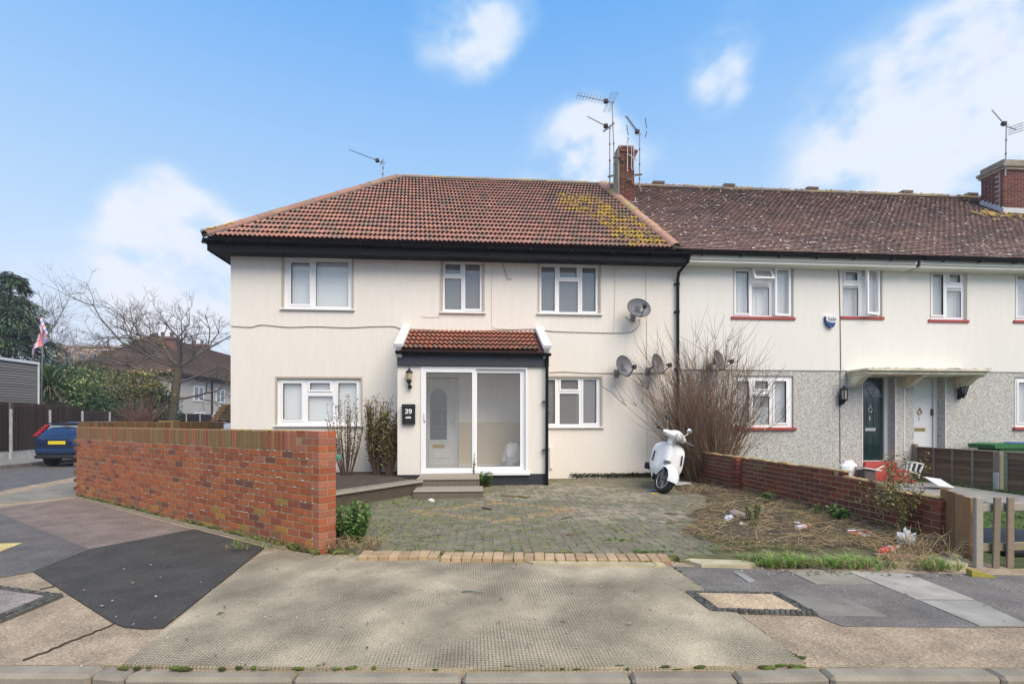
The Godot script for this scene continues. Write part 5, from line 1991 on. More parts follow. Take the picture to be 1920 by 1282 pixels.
func walls_and_fences() -> void:
	var shape := MB.new()
	shape.cbox(Vector3(-0.5, -0.5, -0.5), Vector3(0.5, 0.5, 0.5), 0.045)
	# ---- the long front wall, ending in a square pier end
	var a: Vector3 = Vector3(-1.569, 0.000, 6.329)
	var b: Vector3 = Vector3(-7.268, 0.000, 1.747)
	var l := (a - b).length()
	var bx := Basis((a - b) / l, Vector3.UP, ((a - b) / l).cross(Vector3.UP))
	var w := thing("garden_wall", "long weathered red brick front wall with an upright brick coping course", "wall", b, "", bx)
	var c := MB.new()
	c.col = Color(0.36, 0.27, 0.155)
	c.box(Vector3(0.006, -0.1, -0.205), Vector3(l - 0.006, 1.265, -0.0055))
	part(w, "mortar", c, mortar, true)
	var tints := [Color(0.423, 0.118, 0.046), Color(0.355, 0.101, 0.044), Color(0.465, 0.144, 0.054), Color(0.315, 0.089, 0.044), Color(0.397, 0.137, 0.061), Color(0.205, 0.079, 0.051), Color(0.451, 0.216, 0.054), Color(0.368, 0.216, 0.051), Color(0.410, 0.151, 0.091), Color(0.273, 0.130, 0.061), Color(0.246, 0.166, 0.070), Color(0.342, 0.122, 0.082)]
	var items := wall_items(l - 0.11, 14, 0.0, func(k: int, x: float) -> bool: return true)
	for it in items:
		var y: float = it[0].origin.y
		var x: float = it[0].origin.x
		it[1] = [0, 1, 2, 3, 0, 4, 2, 1][rng.randi() % 8]
		if rng.randf() < 0.09:
			it[1] = 5
		# damp, mossy foot of the wall and pale patches near the pier
		if rng.randf() < 0.6 - y * 2.4:
			it[1] = [6, 9, 4, 9][rng.randi() % 4]
		elif x > l - 2.6 and y < 0.5 and rng.randf() < 0.1:
			it[1] = 6 + rng.randi() % 2
		elif y > 0.9 and rng.randf() < 0.3:
			it[1] = [4, 9, 8][rng.randi() % 3]
	# end face: headers and stretchers in turn
	for k in 17:
		var y := k * 0.075 + 0.0375
		if k % 2:
			items.append([Transform3D(Basis.from_scale(Vector3(0.1025, 0.065, 0.205)), Vector3(l - 0.052, y, -0.106)), [8, 11, 3, 1][rng.randi() % 4]])
		else:
			for e in 2:
				items.append([Transform3D(Basis.from_scale(Vector3(0.215 if e == 0 else 0.1025, 0.065, 0.1)), Vector3(l - (0.1085 if e == 0 else 0.052), y, -0.053 - e * 0.107)), [8, 0, 1, 11][rng.randi() % 4]])
	for k in [14, 15, 16]:
		items.append([Transform3D(Basis.from_scale(Vector3(0.2, 0.065, 0.1)), Vector3(l - (0.33 if k % 2 == 0 else 0.21), k * 0.075 + 0.0375, -0.053)), [8, 11, 1][k - 14]])
	# soldier coping
	var x := 0.0
	while x < l - 0.44:
		items.append([Transform3D(Basis.from_euler(Vector3(rr(-0.012, 0.012), 0, rr(-0.01, 0.01))) * Basis.from_scale(Vector3(0.064, 0.215 + rr(-0.004, 0.004), 0.212)), Vector3(x + 0.036, 1.05 + 0.111, -0.107 + rr(-0.004, 0.004))), ([9, 10, 10, 9, 3, 10, 4, 9][rng.randi() % 8]) if x < l - 0.66 else 8])
		x += 0.0745
	pieces(w, "brick", shape, tints, brick_m, items)
	# white salts and mortar smears on the joints
	var sp := MB.new()
	for k in 520:
		var y := pow(rr(0, 1), 0.8) * 1.0 + 0.12
		sp.col = Color(0.6, 0.58, 0.54)
		var kk := int(y / 0.075)
		var px := rr(0.3, l - 0.1)
		if rng.randf() > 0.3 + 0.6 * px / l:
			continue
		sp.ball(Vector3(px, kk * 0.075 + rr(-0.006, 0.006), 0.0), Vector3(rr(0.006, 0.03), rr(0.003, 0.006), 0.004), 6)
	tag(part(w, "lime_bloom", sp, plain_m, true), "", "", "", "stuff")
	sp = MB.new()
	for k in 260:
		sp.col = shade(Color(0.13, 0.13, 0.035), 0.4)
		sp.ball(Vector3(rr(0.05, l), rr(-0.01, 0.05), rr(0.0, 0.03)), Vector3(rr(0.03, 0.1), rr(0.01, 0.03), rr(0.01, 0.025)), 6)
	for k in 30:
		sp.col = Color(0.42, 0.33, 0.03)
		sp.ball(Vector3(l - rr(0.2, 2.2), 1.27, rr(-0.05, 0.004)), Vector3(rr(0.01, 0.03), 0.008, 0.014), 6)
	tag(part(w, "moss", sp, soil_m, true), "", "", "", "stuff")
	# concrete footing strip and two capped pipe stubs
	sp = MB.new()
	sp.col = Color(0.22, 0.2, 0.14)
	sp.cbox(Vector3(-0.1, -0.1, -0.02), Vector3(l - 0.5, 0.022, 0.075), 0.015)
	part(w, "footing", sp, concrete_m, true)
	for k in 2:
		var p: Vector3 = Vector3(-4.009, 0.000, 4.304)
		if k:
			p = Vector3(-3.879, 0.000, 4.388)
		sp = MB.new()
		sp.col = Color(0.13, 0.085, 0.085)
		sp.tube(PackedVector3Array([p, p + Vector3(0, 0.13, 0)]), 0.021, 0.021, 10)
		sp.col = Color(0.12, 0.16, 0.22) if k == 0 else Color(0.07, 0.03, 0.03)
		sp.tube(PackedVector3Array([p + Vector3(0, 0.125, 0), p + Vector3(0, 0.165, 0)]), 0.025, 0.022, 10)
		tag(part(self, "pipe_stub", sp, plain_m), ["purple pipe stub with a blue grey cap at the brick wall foot", "purple pipe stub with a dark brown cap at the brick wall foot"][k], "pipe stub", "capped pipe stubs beside the front wall")

	# ---- the side wall behind it, stepping up near the house
	var s0: Vector3 = Vector3(-7.190, 0.000, 1.753)
	s0 = Vector3(b.x - 0.02, 0, b.z - 0.35)
	var sl := 5.2
	var sb := Basis(Vector3(0, 0, 1), Vector3.UP, Vector3(-1, 0, 0)).rotated(Vector3.UP, PI)  # local x runs away from the street
	w = thing("garden_wall", "side boundary wall of mossy brick just behind the front wall, stepped at the house", "wall", s0, "", sb)
	c = MB.new()
	c.col = Color(0.33, 0.27, 0.16)
	c.box(Vector3(0.01, -0.1, -0.2), Vector3(sl, 1.34, 0.2 - 0.215))
	part(w, "mortar", c, mortar, true)
	items = []
	var st := [Color(0.2, 0.125, 0.042), Color(0.22, 0.1, 0.04), Color(0.17, 0.11, 0.036), Color(0.24, 0.15, 0.055), Color(0.15, 0.08, 0.04)]
	x = 0.0
	while x < sl:
		items.append([Transform3D(Basis.from_scale(Vector3(0.064, 0.215, 0.215)), Vector3(x + 0.036, 1.255, -0.107)), rng.randi() % 5])
		x += 0.0745
	for k in 15:
		var xx := -0.1125 if k % 2 else 0.0
		while xx < sl:
			items.append([Transform3D(Basis.from_scale(Vector3(0.214, 0.065, 0.21)), Vector3(xx + 0.1125, k * 0.075 + 0.0375, -0.106)), rng.randi() % 5])
			xx += 0.225
	for k in 7:  # the stepped rise
		for j in 8 - k:
			items.append([Transform3D(Basis.from_scale(Vector3(0.2, 0.065, 0.21)), Vector3(sl + 0.5 - j * 0.11, 1.4 + k * 0.075, -0.106)), rng.randi() % 5])
	items.append([Transform3D(Basis.from_scale(Vector3(0.33, 0.3, 0.33)), Vector3(2.75, 1.24, -0.106)), 3])
	pieces(w, "brick", shape, st, brick_m, items, 120)

	# ---- the low wall between the two front gardens
	var wx := 4.94
	var z1: float = 6.457
	w = thing("garden_wall", "low dark red brick wall between the drive and the next garden", "wall", Vector3(wx, 0, 0.02), "", Basis(Vector3(0, 0, 1), Vector3.UP, Vector3(-1, 0, 0)))
	l = z1 - 0.02
	var sA: float = 5.140 - 0.02
	var sB: float = 5.816 - 0.02
	var step := func(k: int, xx: float) -> bool:
		return k < 9 - (1 if xx > sA else 0) - (1 if xx > sB else 0)
	c = MB.new()
	c.col = Color(0.46, 0.33, 0.16)
	c.box(Vector3(0, -0.1, -0.098), Vector3(sA, 0.697, -0.008))
	c.box(Vector3(sA, -0.1, -0.098), Vector3(sB, 0.622, -0.008))
	c.box(Vector3(sB, -0.1, -0.098), Vector3(l, 0.547, -0.008))
	# left-over bedding mortar on the broken top
	for k in 60:
		var px := rr(0.2, l)
		var ty := 0.697 if px < sA else (0.622 if px < sB else 0.547)
		c.cbox(Vector3(px - rr(0.03, 0.14), ty - 0.01, -0.1), Vector3(px + rr(0.03, 0.14), ty + rr(0.006, 0.022), rr(-0.01, 0.006)), 0.005)
	c.cbox(Vector3(sA - 0.1, 0.62, -0.13), Vector3(sA + 0.0, 0.7, 0.004), 0.012)
	c.cbox(Vector3(sB - 0.06, 0.56, -0.13), Vector3(sB + 0.08, 0.63, 0.004), 0.012)
	part(w, "mortar", c, mortar, true)
	var rt := [Color(0.217, 0.055, 0.035), Color(0.182, 0.048, 0.033), Color(0.252, 0.068, 0.041), Color(0.161, 0.053, 0.038), Color(0.203, 0.069, 0.046), Color(0.308, 0.078, 0.038), Color(0.203, 0.135, 0.055), Color(0.168, 0.080, 0.052)]
	items = wall_items(l, 9, 0.022, step)
	for it in items:
		it[1] = rng.randi() % 5 if rng.randf() < 0.95 else 5
		if it[0].origin.y < 0.14 and rng.randf() < 0.55:
			it[1] = 6
		if it[0].origin.x < 3.4 and it[0].origin.y > 0.45 and rng.randf() < 0.55:
			it[1] = 7 if rng.randf() < 0.8 else 6
	# pilaster part way along
	var px: float = 2.532 - 0.02
	for k in 9:
		var y := 0.022 + k * 0.075 + 0.0375
		items.append([Transform3D(Basis.from_scale(Vector3(0.215, 0.065, 0.1)), Vector3(px, y, 0.045)), rng.randi() % 5])
	# end pier of shaped bricks, wider than the wall
	for k in 6:
		var y := 0.022 + k * 0.075 + 0.0375
		if k % 2:
			for e in 2:
				items.append([Transform3D(Basis.from_scale(Vector3(0.1025, 0.065, 0.215)), Vector3(l + 0.052 + e * 0.113, y, -0.06)), rng.randi() % 5])
		else:
			for e in 2:
				items.append([Transform3D(Basis.from_scale(Vector3(0.215, 0.065, 0.1025)), Vector3(l + 0.108, y, -0.0 - e * 0.113)), rng.randi() % 5])
	items.append([Transform3D(Basis.from_scale(Vector3(0.235, 0.06, 0.235)), Vector3(l + 0.11, 0.022 + 6 * 0.075 + 0.0345, -0.06)), 2])
	var pc := MB.new()
	pc.col = Color(0.46, 0.34, 0.17)
	pc.box(Vector3(l + 0.006, 0, -0.15), Vector3(l + 0.21, 0.5, 0.04))
	pc.cbox(Vector3(l - 0.02, 0.545, -0.14), Vector3(l + 0.17, 0.57, 0.03), 0.01)
	part(w, "pier_mortar", pc, mortar, true)
	pieces(w, "brick", shape, rt, brick_m, items)

	# ---- lawn of the next garden
	c = MB.new()
	c.col = Color(0.1, 0.13, 0.04)
	c.slab(PackedVector2Array([Vector2(5.06, 0.0), Vector2(30, 0.0), Vector2(30, 9.0), Vector2(5.06, 7.1)]), -0.3, -0.05)
	struct("lawn_ground", c, soil_m)
	c = MB.new()
	c.col = Color(0.3, 0.29, 0.26)
	c.slab(PackedVector2Array([Vector2(8.6, 0.7), Vector2(10.5, 0.7), Vector2(10.3, 4.4), Vector2(9.0, 4.4)]), -0.2, -0.03)
	struct("garden_path", c, concrete_m)

	# ---- leaning board panel and grey post at the corner
	var pa: Vector3 = Vector3(5.003, 0.000, 6.576)
	var pb: Vector3 = Vector3(4.812, 0.000, 7.093)
	var pp: Vector3 = Vector3(4.727, 0.000, 7.230)
	var pd := (pb - pa).normalized()
	var pn := pd.cross(Vector3.UP)
	var pl := (pb - pa).length()
	var g := thing("board_panel", "short panel of brown vertical boards between the brick pier and grey post", "fence panel", pa, "", Basis(pd, Vector3.UP, pn))
	for k in 4:
		var q := MB.new()
		q.col = [Color(0.33, 0.19, 0.085), Color(0.26, 0.14, 0.055), Color(0.36, 0.21, 0.1), Color(0.35, 0.19, 0.085)][k]
		var bw := pl / 4.0
		q.cbox(Vector3(k * bw + 0.002, 0.04 if k < 3 else 0.02, -0.01 + 0.003 * (k % 2)), Vector3((k + 1) * bw - 0.002, 0.655 - 0.008 * k, 0.012 + 0.003 * (k % 2)), 0.003)
		var o := part(g, "board", q, wood_vertical(), true)
		for y in [0.12, 0.5]:
			var nl := MB.new()
			nl.col = Color(0.2, 0.19, 0.18)
			nl.ball(Vector3((k + 0.5) * bw, y, 0.015), Vector3(0.006, 0.006, 0.003), 6)
			part(o, "nail", nl, metal_m, true)
	var q := MB.new()
	q.col = Color(0.34, 0.32, 0.265)
	q.cbox(pp + Vector3(-0.04, -0.1, -0.02), pp + Vector3(0.035, 0.66, 0.02), 0.006)
	tag(part(self, "gate_post", q, wood_vertical()), "weathered pale grey timber post at the end of the brown boards", "post")

	# ---- broken picket fence to the right of the post
	var fz := pp.z - 0.02
	g = thing("picket_fence", "broken low fence of grey pickets and two rails right of the post", "fence", Vector3(pp.x + 0.6, 0, fz))
	for k in [[1856, 0], [1883, 1]]:
		var xx: float = 4.873 if k[1] == 0 else 5.020
		q = MB.new()
		q.col = [Color(0.2, 0.165, 0.12), Color(0.24, 0.19, 0.135)][k[1]]
		q.cbox(Vector3(-0.034, 0.0, 0), Vector3(0.034, 0.66, 0.022), 0.004, Transform3D(Basis(Vector3(0, 0, 1), rr(-0.03, 0.03)), Vector3(xx, 0.0, fz + 0.035)))
		part(g, "picket", q, wood_vertical())
	for y in [0.475, 0.1]:
		q = MB.new()
		q.col = Color(0.34, 0.315, 0.26) if y > 0.3 else Color(0.24, 0.21, 0.14)
		q.cbox(Vector3(pp.x + 0.04, y, fz - 0.02), Vector3(pp.x + 2.3, y + 0.075, fz + 0.02), 0.005, Transform3D(Basis(Vector3(0, 0, 1), 0.01), Vector3.ZERO))
		part(g, "rail", q, wood_m)

	# ---- overlapping panel fence between the two right-hand gardens
	var fx := 10.79
	g = thing("panel_fence", "low dark brown overlapping board fence with grey battens and top rail", "fence", Vector3(fx, -0.1, 1.0))
	for pnl in 2:
		var za := 0.1 + pnl * 2.08
		var zb := za + 1.88
		for k in 8:
			q = MB.new()
			q.col = shade(Color(0.15, 0.098, 0.06).lerp(Color(0.3, 0.22, 0.13), (3 - k) / 5.0 if k < 3 else 0.1), 0.4)
			var rows := []
			for e in 2:
				var row := PackedVector3Array()
				for i in 13:
					var t := i / 12.0
					row.append(Vector3(fx - 0.01 - (0.032 if e == 0 else 0.0), -0.09 + k * 0.1 + (0.0 + 0.012 * sin(t * 9.0 + k * 2.1) if e == 0 else 0.13), lerpf(za, zb, t)))
				rows.append(row)
			q.grid(rows, false)
			for i in 12:
				var p0: Vector3 = rows[0][i]
				var p1: Vector3 = rows[0][i + 1]
				q.oquad(p0, p1, p1 + Vector3(0.02, 0.004, 0), p0 + Vector3(0.02, 0.004, 0), Vector3.DOWN)
			part(g, "slat", q, wood_along())
		for k in 5:
			q = MB.new()
			q.col = shade(Color(0.27, 0.24, 0.2), 0.1)
			var zz := lerpf(za + 0.02, zb - 0.02, k / 4.0)
			q.cbox(Vector3(fx - 0.055, -0.12, zz - 0.02), Vector3(fx - 0.027, 0.74, zz + 0.02), 0.004)
			part(g, "batten", q, wood_vertical())
		q = MB.new()
		q.col = Color(0.3, 0.27, 0.2)
		q.cbox(Vector3(fx - 0.06, 0.74, za), Vector3(fx + 0.01, 0.765, zb), 0.004)
		part(g, "top_rail", q, wood_m)
		q = MB.new()
		q.col = Color(0.24, 0.21, 0.17)
		q.cbox(Vector3(fx - 0.06, -0.12, zb + 0.005), Vector3(fx + 0.035, 0.76, zb + 0.1), 0.005)
		if pnl == 0:
			q.cbox(Vector3(fx - 0.06, -0.12, 0.0), Vector3(fx + 0.035, 0.82, 0.095), 0.005)
		part(g, "post", q, wood_vertical())
	q = MB.new()
	q.col = Color(0.4, 0.42, 0.42)
	q.cbox(Vector3(fx - 0.15, -0.12, 2.02), Vector3(fx - 0.07, 0.32, 2.09), 0.01)
	part(g, "concrete_spur", q, concrete_m)

	# ---- dark closeboard fence with concrete posts along the far pavement
	g = thing("closeboard_fence", "dark brown closeboard fence with white concrete posts along the side street", "fence", Vector3(-16.9, 0, -15))
	var f0 := Vector3(-16.43, 0.03, -7.69)
	var fd := Vector3(-0.161, 0, -1.876)
	var fu := fd.normalized()
	var fn := Vector3.UP.cross(fu).normalized()
	if fn.x < 0:
		fn = -fn
	for k in range(-4, 10):
		var p := f0 + fd * k
		q = MB.new()
		q.col = Color(0.56, 0.55, 0.54)
		q.cbox(Vector3(-0.06, -0.05, -0.05), Vector3(0.06, 1.78, 0.05), 0.012, Transform3D(Basis(fu, Vector3.UP, fu.cross(Vector3.UP)), p))
		part(g, "concrete_post", q, concrete_m)
		if k == 9:
			break
		q = MB.new()
		q.col = Color(0.45, 0.45, 0.43)
		q.bar(p + fu * 0.07 + Vector3(0, 0.13, 0), p + fd - fu * 0.07 + Vector3(0, 0.13, 0), 0.04, 0.3)
		part(g, "gravel_board", q, concrete_m)
		q = MB.new()
		var cnt := 17
		for j in cnt:
			q.col = shade(Color(0.042, 0.028, 0.025), 0.3)
			var t0 := p + fu * (0.07 + 1.743 * j / cnt)
			q.bar(t0 + fn * rr(0.0, 0.014) + fu * 0.05 + Vector3(0, 0.29, 0), t0 + fn * rr(0.0, 0.014) + fu * 0.05 + Vector3(0, 2.0 if k < 2 else 1.82, 0), 0.018, 0.098, fn)
		tag(part(g, "boards", q, wood_vertical()), "", "", "", "stuff")


func wood_vertical() -> StandardMaterial3D:
	if not mats.has("wood_vertical"):
		var m := relief(tone(mat("wood_vertical", Color(1, 1, 1), 0.88), texs["woodface"], 0.5, false), texs["woodface"], 0.3)
		m.uv1_scale = Vector3(14, 1.2, 14)
	return mats["wood_vertical"]


func wood_along() -> StandardMaterial3D:
	if not mats.has("wood_along"):
		var m := relief(tone(mat("wood_along", Color(1, 1, 1), 0.88), texs["woodface"], 0.5, false), texs["woodface"], 0.3)
		m.uv1_scale = Vector3(14, 14, 1.2)
	return mats["wood_along"]



func limb(b: MB, p: Vector3, d: Vector3, len: float, r: float, depth: int, bend: float, spread: float, up: float, sub: int, shrink := 0.68) -> void:
	var pts := PackedVector3Array([p])
	var n := 4 if depth > 1 else 3
	var q := p
	var dir := d.normalized()
	var kids := []
	for i in n:
		dir = (dir + rv(bend) + Vector3(0, up, 0)).normalized()
		q += dir * len / n
		pts.append(q)
		kids.append([q, dir])
	b.tube(pts, r, r * (0.6 if depth > 0 else 0.5), 7 if r > 0.05 else (4 if r > 0.012 else 3), false)
	if depth <= 0:
		return
	for k in sub:
		var i := mini(n - 1, 1 + rng.randi() % (n - 1)) if k > 0 else n - 1
		var side := dir.cross(Vector3(rr(-1, 1), rr(-1, 1), rr(-1, 1))).normalized()
		var nd: Vector3 = (kids[i][1] as Vector3) * (1.0 - spread * 0.5) + side * spread
		limb(b, kids[i][0], nd, len * shrink * rr(0.7, 1.2), maxf(r * 0.5, 0.006), depth - 1, bend, spread, up, sub, shrink)


func bare_tree(called: String, label: String, at: Vector3, trunk_dir: Vector3, tl: float, r: float, limbs: Array, depth: int, col: Color, twig: Color, prm: Array) -> void:
	var t := thing(called, label, "tree", at, "")
	var b := MB.new()
	b.col = col
	var pts := PackedVector3Array()
	for i in 6:
		var s := i / 5.0
		pts.append(at + trunk_dir * tl * s + Vector3(0.1 * sin(s * 5.0), 0, 0.08 * sin(s * 4.0)) * tl * 0.1)
	b.tube(pts, r * 1.25, r * 0.8, 10)
	part(t, "trunk", b, bark_m)
	for l in limbs:
		b = MB.new()
		b.col = twig
		limb(b, pts[l[2]], l[0], l[1], r * l[3], depth, prm[0], prm[1], prm[2], prm[3], prm[4])
		tag(part(t, "branches", b, bark_m), "", "", "", "stuff")


func leaf_mass(parent: Node3D, called: String, count: int, where: Callable, size: float, cols: Array, droop := 0.0) -> void:
	var b := MB.new()
	for k in count:
		var pd: Array = where.call()
		b.col = shade(cols[rng.randi() % cols.size()], 0.3)
		var d: Vector3 = ((pd[1] as Vector3) + rv(0.8) - Vector3(0, droop, 0)).normalized() * size * rr(0.6, 1.3)
		b.leaf(pd[0], d, size * rr(0.2, 0.34), (Vector3.UP + rv(0.7)).normalized())
	tag(part(parent, called, b, leaf_m), "", "", "", "stuff")


func background() -> void:
	# ---- grey clad garden building behind the dark fence
	var fx := -17.55
	var z1 := -10.28
	var g := thing("garden_building", "grey slatted flat roofed garden building behind the dark fence", "garden building", Vector3(fx - 3, 0, -3))
	var b := MB.new()
	b.col = Color(0.1, 0.095, 0.09)
	b.box(Vector3(fx - 6, 0, z1 + 0.02), Vector3(fx - 0.03, 3.66, 6))
	part(g, "wall", b, plain_m)
	b = MB.new()
	var y := 0.1
	while y < 3.6:
		b.col = shade(Color(0.24, 0.225, 0.21), 0.14)
		b.cbox(Vector3(fx - 0.03, y, z1 + 0.03), Vector3(fx, y + 0.075, 6), 0.006)
		b.cbox(Vector3(fx - 6, y, z1), Vector3(fx, y + 0.075, z1 + 0.03), 0.006)
		y += 0.1
	tag(part(g, "cladding", b, wood_m), "", "", "", "stuff")
	b = MB.new()
	b.col = Color(0.72, 0.74, 0.76)
	b.cbox(Vector3(fx - 6, 3.66, z1 - 0.03), Vector3(fx + 0.04, 3.76, 6), 0.01)
	b.cbox(Vector3(fx - 0.03, 0, z1 - 0.02), Vector3(fx + 0.03, 3.66, z1 + 0.028), 0.006)
	part(g, "trim", b, paint_m)

	# ---- old timber fence bits behind
	g = thing("timber_fence", "small old pale timber fence between the garden building and the shrubs", "fence", Vector3(-19.720, 2.128, -13.958))
	for k in 6:
		b = MB.new()
		b.col = shade(Color(0.3, 0.26, 0.2), 0.15)
		var p: Vector3 = (Vector3(-20.224, 1.370, -13.997) as Vector3).lerp(Vector3(-19.965, 1.370, -14.980), k / 5.0)
		b.cbox(Vector3(p.x - 0.07, 0, p.z - 0.04), Vector3(p.x + 0.07, 2.3 - 0.05 * (k % 2), p.z + 0.04), 0.01)
		part(g, "post", b, wood_m)
	b = MB.new()
	b.col = Color(0.36, 0.31, 0.23)
	var pa: Vector3 = Vector3(-20.224, 1.370, -13.997)
	var pb: Vector3 = Vector3(-19.965, 1.370, -14.980)
	for yy in [2.1, 1.8]:
		b.bar(Vector3(pa.x, yy, pa.z), Vector3(pb.x, yy, pb.z), 0.05, 0.1)
	part(g, "rail", b, wood_m)

	# ---- cordyline with strap leaves
	var cp: Vector3 = Vector3(-19.237, 3.016, -12.918)
	g = thing("cordyline", "spiky green cordyline palm beside the grey garden building", "palm", Vector3(cp.x, 0, cp.z))
	b = MB.new()
	b.col = Color(0.12, 0.1, 0.08)
	b.tube(PackedVector3Array([Vector3(cp.x, 0, cp.z), Vector3(cp.x, cp.y, cp.z)]), 0.12, 0.09, 7)
	part(g, "trunk", b, bark_m)
	b = MB.new()
	for k in 210:
		var a := rr(0, TAU)
		var e := rr(-0.5, 1.45)
		var d := Vector3(cos(a) * cos(e), sin(e), sin(a) * cos(e))
		b.col = shade(Color(0.085, 0.145, 0.04) if e > -0.1 else Color(0.17, 0.15, 0.07), 0.3)
		var p := cp
		var rows := []
		for j in 6:
			var s := j / 5.0
			var w := 0.026 * (1.0 - pow(s, 3.0)) + 0.002
			var side := d.cross(Vector3.UP).normalized() * w
			rows.append(PackedVector3Array([p - side, p + side]))
			p += (d + Vector3(0, -0.75 * s * s, 0)) * 0.24
		b.grid(rows)
	part(g, "leaves", b, leaf_m)

	# ---- conifer at the left edge
	var tp: Vector3 = Vector3(-26.751, 1.370, -19.514)
	var ht := 10.2
	g = thing("conifer_tree", "tall dark green conifer with drooping sprays behind the garden building", "tree", Vector3(tp.x, 0, tp.z), "")
	b = MB.new()
	b.col = Color(0.09, 0.065, 0.05)
	b.tube(PackedVector3Array([Vector3(tp.x, 0, tp.z), Vector3(tp.x + 0.1, 5, tp.z), Vector3(tp.x + 0.35, ht - 0.4, tp.z)]), 0.28, 0.04, 8)
	part(g, "trunk", b, bark_m)
	var bra := MB.new()
	bra.col = Color(0.09, 0.07, 0.05)
	var fo := MB.new()
	var greens := [Color(0.03, 0.065, 0.03), Color(0.045, 0.1, 0.04), Color(0.07, 0.13, 0.05), Color(0.024, 0.055, 0.03), Color(0.1, 0.15, 0.06)]
	for k in 230:
		var s := pow(rr(0.0, 1.0), 0.9)
		var a := rr(0, TAU)
		var yy := lerpf(2.2, ht - 0.25, s)
		var reach := lerpf(4.7, 0.45, pow(s, 1.1)) * rr(0.6, 1.12)
		var base := Vector3(tp.x + 0.1 + 0.3 * s, yy, tp.z)
		var out := Vector3(cos(a), 0, sin(a))
		var pts := PackedVector3Array()
		for i in 6:
			var q := i / 5.0
			pts.append(base + out * reach * q + Vector3(0, 0.35 * reach * q * 0.5 - 0.42 * reach * q * q, 0))
		bra.tube(pts, 0.035, 0.008, 4, false)
		var c: Color = greens[rng.randi() % 5]
		for j in int(22 + reach * 30):
			var q := pow(rr(0.12, 1.0), 0.75)
			var i := mini(4, int(q * 5))
			var p := pts[i].lerp(pts[i + 1], q * 5 - i)
			var side := out.cross(Vector3.UP) * rr(-1, 1) * 0.5 * (0.35 + q * 0.6) * clampf(reach, 0.4, 1.6)
			p += side + Vector3(0, -absf(rr(0, 0.24)), 0) - out * side.length() * 0.3
			fo.col = shade(c, 0.35)
			fo.leaf(p, (out * 0.5 + side * 0.5 + Vector3(0, rr(-0.9, 0.1), 0)).normalized() * rr(0.16, 0.36), rr(0.02, 0.045), (Vector3.UP + rv(0.6)).normalized())
	part(g, "branches", bra, bark_m)
	tag(part(g, "foliage", fo, leaf_m), "", "", "", "stuff")

	# ---- bare trees
	var bp: Vector3 = Vector3(-28.431, 1.370, -23.655)
	bare_tree("bare_tree", "slender leafless tree with fine upright twigs behind the conifer", Vector3(bp.x, 0, bp.z), Vector3(0.04, 1, 0), 4.4, 0.11, [[Vector3(0.12, 1, 0), 2.6, 5, 0.5], [Vector3(0.5, 1, 0.1), 2.1, 5, 0.4], [Vector3(-0.3, 1, 0.2), 2.4, 5, 0.4], [Vector3(0.9, 0.5, 0), 2.3, 4, 0.4], [Vector3(-0.5, 0.8, 0), 1.7, 4, 0.32], [Vector3(0.8, 0.8, 0.3), 2.1, 5, 0.35]], 4, Color(0.12, 0.09, 0.08), Color(0.12, 0.075, 0.075), [0.13, 0.5, 0.05, 4, 0.68])
	bp = Vector3(-16.895, 1.901, -17.753)
	var mid: Vector3 = Vector3(-16.189, 4.317, -17.698)
	bare_tree("bare_tree", "wide spreading leafless tree with a mossy leaning trunk over the dark fence", Vector3(bp.x, 0.1, bp.z), (mid - Vector3(bp.x, 0.1, bp.z)).normalized(), (mid - Vector3(bp.x, 0.1, bp.z)).length(), 0.24, [
		[Vector3(-0.9, 0.42, 0.1), 3.0, 5, 0.34], [Vector3(-0.6, 0.75, -0.3), 2.4, 5, 0.34], [Vector3(-1.0, 0.25, 0.35), 3.2, 4, 0.3], [Vector3(0.1, 1.0, 0.1), 1.7, 5, 0.34], [Vector3(0.75, 0.6, -0.1), 2.4, 5, 0.36], [Vector3(1.0, 0.26, 0.2), 2.5, 4, 0.32], [Vector3(1.0, 0.1, -0.2), 2.4, 3, 0.28], [Vector3(-1.0, 0.14, -0.4), 3.0, 3, 0.26], [Vector3(0.55, 0.8, 0.3), 1.9, 5, 0.3], [Vector3(-0.95, 0.55, -0.2), 2.7, 5, 0.3], [Vector3(-0.8, 0.3, 0.6), 2.4, 4, 0.26], [Vector3(0.9, 0.45, 0.4), 2.2, 5, 0.28], [Vector3(-0.4, 0.6, 0.5), 2.0, 5, 0.28], [Vector3(-1.0, 0.35, 0.0), 3.1, 5, 0.3]],
		4, Color(0.11, 0.095, 0.065), Color(0.13, 0.108, 0.092), [0.17, 0.62, 0.012, 4, 0.62])

